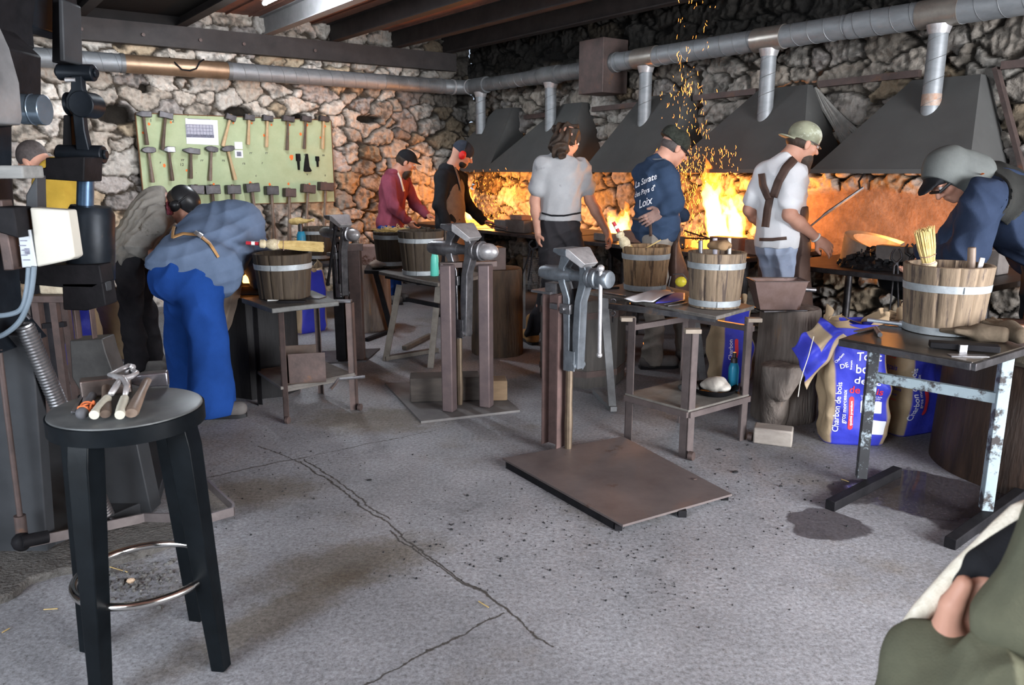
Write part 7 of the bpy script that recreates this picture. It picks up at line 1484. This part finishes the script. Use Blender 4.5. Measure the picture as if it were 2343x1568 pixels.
Fh.ell(n_+V((-.08, 0, -.03)), (.055, .10, .06), None, .03); blob('hood', Fh, maroon, p1.o, .009, .004, 4, 25)
p1.drape('zip_stripe', [(908, 392), (916, 410), (923, 438)], 4, white_p, lab='pale stripe down the front')
# ---- black hooded sweatshirt with red ear defenders
p2 = Person('person in a black hooded sweatshirt and navy beanie with red ear defenders', dict(Y=7.9, head=(1058, 352), neck=(1034, 384), chest=(1028, 428), pelvis=(1030, 518), sl=(1052, 408, .15), sr=(1012, 408, -.17), el=(1066, 466, .26), er=(1006, 470, -.24), wl=(1107, 507, .12), wr=(1020, 512, -.26), hl=(1040, 535, .09), hr=(1022, 535, -.09), kl=(1045, 625, .1), kr=(1026, 625, -.1), al=(1040, 718, .1), ar=(1020, 718, -.1)),
            (.84, .22, -.45), (.38, 0, .92), hands=(('l', (1, .1, -.15), (0, 0, -1), 1.5, -1), ('r', (.5, .1, -.8), (0, 1, 0), .9, 1)))
p2.shirt(blackc, .022, 1.93, .35, .006, 'hooded_sweatshirt', seed=5); p2.trousers(darktr); p2.shoes(boot_g); p2.apron(apron_g, .030, .55, .9, .045, lab='grey brown leather apron')
p2.hair(mat('dark navy knit', (.035, .042, .06), (.02, .025, .036), 40, .95, 0, .5), [((0, -.008, .035), (.088, .110, .092))], [((0, 0, -.01), (0, -.25, -1))], 'beanie', fold=.002)
p2.hair(mat('black beard', (.02, .018, .016), (.01, .01, .01), 40, .7, 0, .5), [((0, .035, -.085), (.062, .055, .045))], [((0, 0, -.05), (0, 0, 1))], 'beard'); p2.earmuffs(plast_r)
Fh = Field(); n_ = p2.J['neck']; Fh.ell(n_+V((-.07, 0, -.01)), (.065, .11, .055), None, .03)
for a in range(7): t = pi*(a/6); Fh.cap(n_+V((-.02-.05*sin(t), .10*cos(t), .0)), n_+V((-.02-.05*sin(t+.4), .10*cos(t+.4), .0)), .030, .030, .02)
blob('hood', Fh, blackc, p2.o, .009, .004, 4, 25)
p2.drape('apron_strap', [(1040, 384), (1048, 408), (1055, 436), (1057, 452)], 4.5, apron_g, lab='pale leather neck strap')
mb = MB(); mb.tube([P(1112, 509, 7.95), P(1160, 521, 7.7)], .007, 6); mb.tube([P(1112, 513, 8.0), P(1160, 526, 7.75)], .006, 6); tag(obj('iron_bar', mb, rusty), 'pair of iron reins held into the fire by the black hooded sweatshirt', 'tongs')
# ---- long-haired person in a grey tee
p3 = Person('long-haired person in a light grey tee shirt seen from behind, arms hanging', dict(Y=6.35, head=(1299, 322, .02), neck=(1284, 356), chest=(1286, 410), pelvis=(1281, 515), sl=(1243, 380, -.04), sr=(1328, 380, .06), el=(1224, 460, -.02), er=(1350, 458, .05), wl=(1231, 532, -.04), wr=(1388, 530, .02), hl=(1257, 545, 0), hr=(1305, 545, .03), kl=(1262, 655, -.08), kr=(1325, 655, .1), al=(1216, 765, .22), ar=(1345, 765, .10)),
            (.66, .70, -.28), (.2, .1, .97), hands=(('l', (.05, 0, -1), (1, .2, 0), 1.4, 1), ('r', (.45, .2, -.85), (-1, .2, 0), .9, -1)))
p3.shirt(grey_tee, .020, .62, -.12, .007, 'tee_shirt', seed=7); p3.trousers(darktr, fold=.009); p3.shoes(boot_t, h=.16)
p3.hair(hair_m, [((0, -.015, .02), (.088, .108, .10)), ((0, -.085, -.04), (.085, .062, .11)), ((.02, -.11, -.09), (.07, .055, .07)), ((0, .0, .04), (.095, .10, .09)), ((.05, -.09, -.13), (.05, .04, .05)), ((-.05, -.06, .06), (.06, .07, .06))], [((0, .055, .0), (0, 1, -.35))], fold=.030, freq=70)
p3.hair(hair_m, [((0, .06, -.085), (.05, .045, .035))], [((0, 0, -.06), (0, 0, 1))], 'beard')
p3.drape('waist_cord', [(1241, 488), (1262, 494), (1290, 494), (1327, 487)], 4, blackc); p3.drape('neck_cord', [(1268, 352), (1284, 357), (1300, 352)], 3, blackc)
# ---- navy sweatshirt, hand on hip
p4 = Person('person in a navy sweatshirt with white lettering, one sooty hand resting on the back', dict(Y=5.75, head=(1545, 336, .02), neck=(1511, 368, .02), chest=(1502, 428), pelvis=(1502, 525), sl=(1474, 398, .10), sr=(1524, 398, -.10), el=(1530, 470, .32), er=(1543, 466, -.16), wl=(1570, 500, .34), wr=(1516, 484, -.17), hl=(1508, 548, .08), hr=(1502, 548, -.07), kl=(1560, 690, .2), kr=(1500, 690, -.06), al=(1570, 815, .25), ar=(1492, 828, -.05)),
            (.84, .22, -.50), (.42, .05, .90), hands=(('r', (-.85, .05, -.45), (.2, 1, -.2), .25, -1),), skin_m=skin)
p4.J['fdr'] = V((1, .1, 0)); p4.shirt(navy, .026, 1.80, .95, .007, 'sweatshirt', seed=9, loose=.01); p4.trousers(dusty, fold=.012, hem=.97, wide=.012); p4.shoes(boot_g)
Ff = Field(); hand(Ff, p4.J['wr'], V((-.85, .05, -.45)), V((.2, 1, -.2)), .25, -1, 1.03); blob('soot_film', Ff, skin_d, p4.o, .004, label='soot blackened skin of the hand')
p4.hair(knit, [((0, -.012, .035), (.090, .112, .090)), ((0, -.09, .045), (.070, .055, .075))], [((0, 0, -.002), (0, -.2, -1))], 'beanie', fold=.005)
p4.hair(hair_g, [((0, -.02, -.01), (.080, .09, .07))], [((0, -.01, 0), (0, 1, 0))]); mb = MB(); mb.tube([p4.q(.083, 0, .005), p4.q(.075, .06, .0), p4.q(.04, .105, -.005), p4.q(-.04, .105, -.005), p4.q(-.075, .06, 0)], .008, 6); obj('safety_glasses', mb, plast_b, p4.o)
Mx = Matrix((V((.80, -.60, 0)), V((-.16, .1, 1)), V((-.60, -.80, 0)))).transposed().to_4x4(); Mx.translation = P(1462, 436, 5.6)
wt = mat('white lettering', (.9, .9, .95), (.85, .85, .9), 3, .6, 0, 0)
for ln in (('La Savate', .058, .015, .065, .32), ('des Pays d\'', .048, -.005, -.01, .28), ('Loix', .075, .0, -.085, .30)): text_on('back_lettering', [ln], Mx, wt, p4.o, p4.sm, shear=.45, lift=.005, label='white script lettering on the back')
p4.apron(leather, .034, -.2, .95, .06, lab='dark brown leather apron'); p4.drape('apron_tie', [(1443, 500), (1470, 503), (1495, 500)], 5, leather); p4.drape('apron_tie', [(1489, 505), (1490, 530), (1490, 552)], 6, leather)
Fc = Field(); n_ = p4.J['neck']; 
for k in range(9): t = -pi*.15+pi*1.3*k/8+pi*.35; Fc.cap(n_+V((.075*cos(t)-.01, .085*sin(t), .0)), n_+V((.075*cos(t+.3)-.01, .085*sin(t+.3), .0)), .016, .016, .01)
blob('collar', Fc, mat('grey collar', (.14, .16, .18), (.09, .10, .12), 9, .9, 0, .2), p4.o, .006)
# ---- white tee, camouflage cap, leather apron
p5 = Person('bearded person in white tee shirt, backwards camouflage cap and brown apron', dict(Y=5.35, head=(1838, 326), neck=(1803, 366), chest=(1790, 428), pelvis=(1784, 555), sl=(1755, 396, .10), sr=(1818, 400, -.12), el=(1715, 480, .14), er=(1806, 492, -.20), wl=(1745, 520, .25), wr=(1868, 545, -.16), hl=(1770, 580, .07), hr=(1805, 580, -.06), kl=(1785, 715, .07), kr=(1815, 715, -.05), al=(1780, 850, .07), ar=(1805, 850, -.05)),
            (.93, .15, -.34), (.30, 0, .95), hands=(('r', (.75, -.1, -.55), (-.3, .9, -.3), .5, -1),), size=1.03)
p5.shirt(white_tee, .022, .66, .10, .007, 'tee_shirt', seed=11); p5.trousers(jeans, fold=.007); p5.shoes(boot_g); p5.apron(leather, .036, -.62, .95, -.015, lab='brown leather apron'); 
p5.hair(camo, [((0, -.008, .045), (.090, .110, .088)), ((0, -.115, -.008), (.058, .062, .012))], [((0, 0, -.012), (0, .0, -1))], 'cap', fold=0); p5.hair(hair_m, [((0, -.02, -.01), (.080, .095, .06))], [((0, -.01, 0), (0, 1, 0))])
p5.hair(mat('greying beard', (.10, .075, .06), (.045, .035, .03), 50, .8, 0, .8), [((0, .05, -.09), (.058, .055, .05)), ((0, .075, -.135), (.036, .038, .058)), ((0, .095, -.17), (.024, .026, .04))], [((0, 0, -.05), (0, 0, 1))], 'beard', fold=.005)
mb = MB(); mb.tube([p5.q(.083, 0, .01), p5.q(.072, .07, .006), p5.q(.035, .112, .0), p5.q(-.035, .112, 0)], .004, 6); obj('glasses', mb, worn_st, p5.o)
p5.drape('apron_strap', [(1818, 366), (1800, 385), (1783, 415), (1771, 450)], 19, leather); p5.drape('apron_strap', [(1744, 398), (1748, 425), (1760, 455)], 15, leather); p5.drape('apron_strap', [(1764, 445), (1757, 480), (1752, 520)], 17, leather); p5.drape('apron_belt', [(1740, 548), (1770, 548), (1800, 545)], 7, leather)
mb = MB(); w_ = p5.J['wr']; d_ = (p5.J['wr']-p5.J['er']).normalized(); mb.torus((0, 0, 0), .030, .007, frame(w_-d_*.005, z=d_), 24, 8); obj('bracelet', mb, white_p, p5.o, smooth=180)
# ---- dark blue jacket bending over the nearest forge
p6 = Person('person in dark blue jacket and grey hood bending over the nearest forge', dict(Y=4.25, head=(2172, 402, -.02), neck=(2234, 428), chest=(2296, 474), pelvis=(2398, 560), sl=(2255, 452, -.20), sr=(2262, 430, .22), el=(2212, 572, -.20), er=(2190, 550, .22), wl=(2140, 618, .10), wr=(2110, 590, .40), hl=(2385, 590, -.09), hr=(2400, 590, .09), kl=(2368, 715, .16), kr=(2378, 715, .30), al=(2372, 875, .24), ar=(2388, 865, .38)),
            (-.62, -.12, -.76), (-.72, 0, .66), hands=(('l', (-.6, 0, -.8), (-.8, .2, .5), 1.0, 1), ('r', (-.6, 0, -.8), (-.8, .2, .5), 1.0, -1)), size=1.05, thick=1.1)
p6.shirt(jacketm, .050, 1.80, .6, .012, 'work_jacket', seed=13, freq=12); p6.trousers(mat('black trousers', (.035, .038, .045), (.02, .022, .027), 5, .9, 0, .2)); p6.shoes(boot_g)
p6.hair(greyhood, [((0, -.01, .03), (.108, .128, .118)), ((0, -.06, -.05), (.108, .115, .115)), ((0, -.10, -.09), (.11, .09, .09))], [((0, .052, -.03), (0, 1, -.3))], 'hood', fold=.006, freq=22); p6.hair(blackc, [((0, .085, .05), (.068, .085, .012)), ((0, .03, .045), (.085, .07, .05))], (), 'cap', fold=0)
mb = MB(); mb.tube([p6.q(-.083, 0, .01), p6.q(-.075, .06, .006), p6.q(-.04, .108, .0), p6.q(.04, .108, 0)], .008, 6); obj('safety_glasses', mb, plast_b, p6.o)
Fy = Field(); J_ = p6.J; Fy.cap(J_['sl'], J_['sr'], .122, .122, .04).cap(J_['neck'], J_['chest'].lerp(J_['neck'], .35), .115, .15, .04); Fy.ell(J_['chest'], (.250, .190, .250), p6.Mt, .04); Fy.cut(J_['chest'].lerp(J_['neck'], .15), -p6.sp); Fy.cut(J_['neck']+(J_['head']-J_['neck']).normalized()*.01, (J_['head']-J_['neck'])); Fy.cut(J_['chest'].lerp(J_['neck'], .5)+p6.fw*.03, p6.fw)
blob('jacket_yoke', Fy, jackb, p6.o, .009, .004, 3, 50, 'black shoulder yoke')
for q_ in (((2246, 378), (2256, 381)), ((2264, 368), (2274, 371)), ((2186, 467), (2193, 470))): pass
p6.drape('orange_tab', [(2238, 400), (2250, 404)], 4, orange_p, lift=.016, lab='orange tab'); p6.drape('orange_tab', [(2262, 385), (2274, 389)], 4, orange_p, lift=.016, lab='orange tab')
# ---- bent man with ear defenders, dirty grey sweatshirt
p7 = Person('bent-over person in a dirty beige grey sweatshirt with black cap and ear defenders', dict(Y=5.55, head=(416, 468, .02), neck=(384, 478), chest=(343, 492), pelvis=(295, 572), sl=(372, 486, .19), sr=(362, 500, -.18), el=(385, 560, .25), er=(312, 560, -.24), wl=(440, 590, .15), wr=(352, 583, -.16), hl=(303, 598, .09), hr=(296, 598, -.09), kl=(330, 712, .12), kr=(300, 715, -.08), al=(352, 828, .15), ar=(312, 838, -.06)),
            (.62, .1, -.78), (.78, 0, .62), hands=(('l', (.8, 0, -.6), (0, 0, -1), .9, -1), ('r', (.85, .1, .1), (0, 0, -1), .8, 1)), size=1.0)
p7.shirt(greysw, .030, 1.35, .55, .012, 'sweatshirt', seed=15, freq=20, sl={'l': 1.8}); p7.trousers(darktr, fold=.012, seed=8, wide=.015); p7.shoes(boot_g)
p7.hair(plast_b, [((0, -.008, .04), (.092, .112, .095)), ((0, .09, .03), (.07, .05, .015))], [((0, 0, .0), (0, .1, -1))], 'cap', fold=0); p7.hair(hair_m, [((0, -.02, 0), (.083, .1, .07))], [((0, .01, 0), (0, 1, 0))]); p7.earmuffs(plast_b)
p7.drape('neck_scarf', [(388, 452), (384, 470), (386, 492)], 14, mat('red check scarf', (.22, .035, .05), (.05, .02, .03), 60, .9, 0, .3), lift=.012, lab='dark red scarf')
mb = MB(); mb.torus((0, 0, 0), .040, .010, frame(p7.J['wr'], z=(p7.J['wr']-p7.J['er'])), 20, 8); obj('glove_cuff', mb, blackc, p7.o)
# ---- bent man in blue
p8 = Person('bent-over person in a blue grey work shirt and royal blue trousers, seen from behind', dict(Y=4.6, head=(575, 560, .62), neck=(545, 528, .50), chest=(495, 540, .30), pelvis=(440, 628, .02), sl=(478, 508, .44), sr=(545, 520, .30), el=(500, 600, .62), er=(585, 575, .36), wl=(550, 640, .62), wr=(592, 645, .45), hl=(428, 652, .08), hr=(456, 655, -.02), kl=(415, 790, .25), kr=(478, 780, -.06), al=(445, 905, .35), ar=(483, 925, -.10)),
            (.6, .5, -.62), (.5, .5, .7), hands=(('l', (.6, .2, -.8), (.5, .5, -.2), 1.0, -1), ('r', (0, .3, -.9), (-.8, .4, 0), 1.0, 1)), size=1.08, thick=1.18, skin_m=skin)
p8.J['fdr'] = V((1, .12, 0)); p8.J['fdl'] = V((.9, .3, 0)); p8.shirt(bluesh, .045, 1.85, .45, .008, 'work_shirt', seed=17, freq=14, loose=.022, hemcut=(P(425, 652, 4.62), V((-.45, -.1, -.88)))); p8.trousers(bluetr, top=(P(425, 590, 4.62), V((.45, .1, .88))), g=.036, fold=.011, seed=5, wide=.045, hem=.97); p8.shoes(boot_g, .016)
p8.hair(hair_m, [((0, -.01, .02), (.086, .105, .098))], [((0, .05, 0), (0, 1, -.3))])
mb = MB(); q_ = [(498, 566), (528, 570), (545, 585), (536, 640), (527, 700), (512, 745), (502, 764), (499, 700)]; vs_8 = [P(x, y, 4.80+.002*(y-566)*.1) for x, y in q_]; n_8 = len(vs_8)
mb.add(vs_8+[v+V((.03, .08, 0)) for v in vs_8], [tuple(range(n_8)), tuple(reversed(range(n_8, 2*n_8)))]+[(k, k+n_8, (k+1) % n_8+n_8, (k+1) % n_8) for k in range(n_8)]); obj('apron', mb, apron_g, p8.o, bev=.006, label='grey brown leather apron hanging in front')
p8.drape('apron_strap', [(398, 545), (420, 537), (455, 540), (480, 560), (500, 590)], 6, leather_t, lab='tan leather strap'); p8.drape('strap_buckle', [(448, 535), (462, 546)], 10, polished, lift=.012)
p8.drape('apron_strap', [(404, 512), (398, 530), (396, 548)], 6, leather_t, lab='tan leather strap')
# ---- yellow tee behind the power hammer
p9 = Person('person with a cropped grey head and mustard tee shirt behind the power hammer', dict(Y=5.2, head=(76, 366, .02), neck=(116, 386), chest=(122, 436), pelvis=(112, 560), sl=(104, 404, .18), sr=(148, 400, -.02), el=(85, 490, .25), er=(160, 478, -.05), wl=(60, 560, .1), wr=(140, 570, -.15), hl=(100, 590, .08), hr=(122, 590, -.04), kl=(100, 720, .1), kr=(120, 720, -.05), al=(100, 860, .1), ar=(120, 860, 0)),
            (-.75, .25, -.62), (-.5, 0, .86), hands=(('l', (-.6, 0, -.8), (0, 0, -1), .8, 1), ('r', (-.5, 0, -.8), (0, 1, 0), .8, -1)))
p9.shirt(yellowc, .022, .72, .4, .006, 'tee_shirt', seed=19); p9.trousers(darktr); p9.shoes(boot_g); p9.hair(hair_g, [((0, -.014, .026), (.080, .101, .094))], [((0, .05, 0), (0, 1, -.4)), ((0, 0, -.05), (0, 0, -1))], fold=0)
# ---- onlooker in the lower right corner (arms folded)
def fg():
    Yf = 1.02; q = lambda x, y, d=0: P(x, y, Yf+d); F = Field()
    ch = q(2640, 1330, .0); Mz = frame(ch, x=V((.75, .65, 0)))
    F.ell(ch+V((.05, 0, -.05)), (.17, .11, .28), Mz, .04); F.ell(ch+V((.08, 0, -.40)), (.16, .12, .22), Mz, .05); F.cap(ch+V((.1, 0, .16)), ch+V((.12, 0, .36)), .06, .055, .04)
    sh = ch+V((-.08, -.10, .12)); wr = q(2172, 1468, .02)
    F.cap(sh, q(2300, 1600, .04), .036, .034, .02); F.cap(q(2300, 1600, .04), q(2110, 1570, .04), .034, .032, .02); F.cap(q(2110, 1570, .04), wr, .032, .026, .02)
    F.cap(q(2190, 1455, .05), q(2222, 1388, .055), .038, .036, .02)
    for i in range(4): F.cap(q(2206+7*i, 1352+25*i, .034), q(2255+6*i, 1335+27*i, .026), .0125, .0122, .007); F.cap(q(2255+6*i, 1335+27*i, .026), q(2330, 1338+28*i, .045), .0122, .0112, .004)
    F.cap(q(2160, 1450, .02), q(2178, 1385, .012), .020, .0165, .02); F.cap(q(2178, 1385, .012), q(2206, 1335, .012), .0160, .0125, .006)
    hc = ch+V((.14, .02, .50)); head(F, hc, (-.5, .85, -.1), (0, 0, 1), ch+V((.1, 0, .34)))
    for d in (-.1, .1): F.cap(ch+V((.08+d, 0, -.55)), V((ch.x+.08+d, ch.y, .045)), .08, .045, .05)
    o = blob('person', F, skin, None, .0055, origin=V((ch.x, ch.y, 0))); tag(o, 'onlooker in an olive canvas jacket with folded arms, cut off by the lower right corner', 'person')
    K = Field(); K.cap(q(2095, 1530, .02), q(2170, 1500, .015), .052, .044, .02).cap(q(2070, 1640, .02), q(2110, 1510, .02), .060, .045, .03).cap(q(2110, 1650, -.02), q(2300, 1560, -.08), .066, .062, .03).cap(q(2300, 1560, -.08), q(2480, 1520, -.05), .062, .075, .03)
    blob('sleeve', K, khaki, o, .004, .016, 3, 60, 'rumpled olive sleeve')
    T = Field(); T.cap(q(2440, 1200, -.05), q(2352, 1420, -.05), .060, .062, .03).cap(q(2352, 1420, -.05), q(2420, 1600, -.04), .062, .07, .03); T.ell(ch+V((.10, .0, -.06)), (.22, .15, .33), Mz, .04); T.ell(ch+V((.12, 0, -.42)), (.22, .16, .28), Mz, .05); T.cap(sh+V((.05, 0, 0)), q(2480, 1500, -.05), .09, .08, .04); T.cut(ch+V((0, 0, .27)), (0, 0, 1)); T.cut(V((0, 0, .5)), (0, 0, -1))
    blob('jacket', T, khaki, o, .007, .012, 5, 45)
    B = Field(); B.cap(q(2258, 1300, .05), q(2400, 1240, .06), .036, .05, .03).cap(q(2215, 1340, .07), q(2290, 1290, .07), .025, .03, .02); blob('inner_sleeve', B, blackc, o, .006, .003, 6, 30, 'black inner cuff')
    Kc = Field(); Kc.cap(q(2150, 1450, .12), q(2225, 1350, .13), .030, .034, .03).cap(q(2225, 1350, .13), q(2315, 1280, .14), .034, .042, .03).cap(q(2315, 1280, .14), q(2440, 1210, .15), .042, .05, .03); blob('coat_front', Kc, khaki, o, .006, .004, 8, 60)
    mb = MB(); pts = [(2368, 1150), (2330, 1172), (2285, 1212), (2245, 1252), (2195, 1300), (2150, 1352), (2110, 1400), (2085, 1432), (2076, 1460)]; mb.tube([q(x, y, .09) for x, y in pts], [.010, .0135, .013, .0125, .013, .014, .015, .014, .01], 14); e = obj('fleece_edge', mb, fleece, o, smooth=180, label='cream fleece edging')
fg()
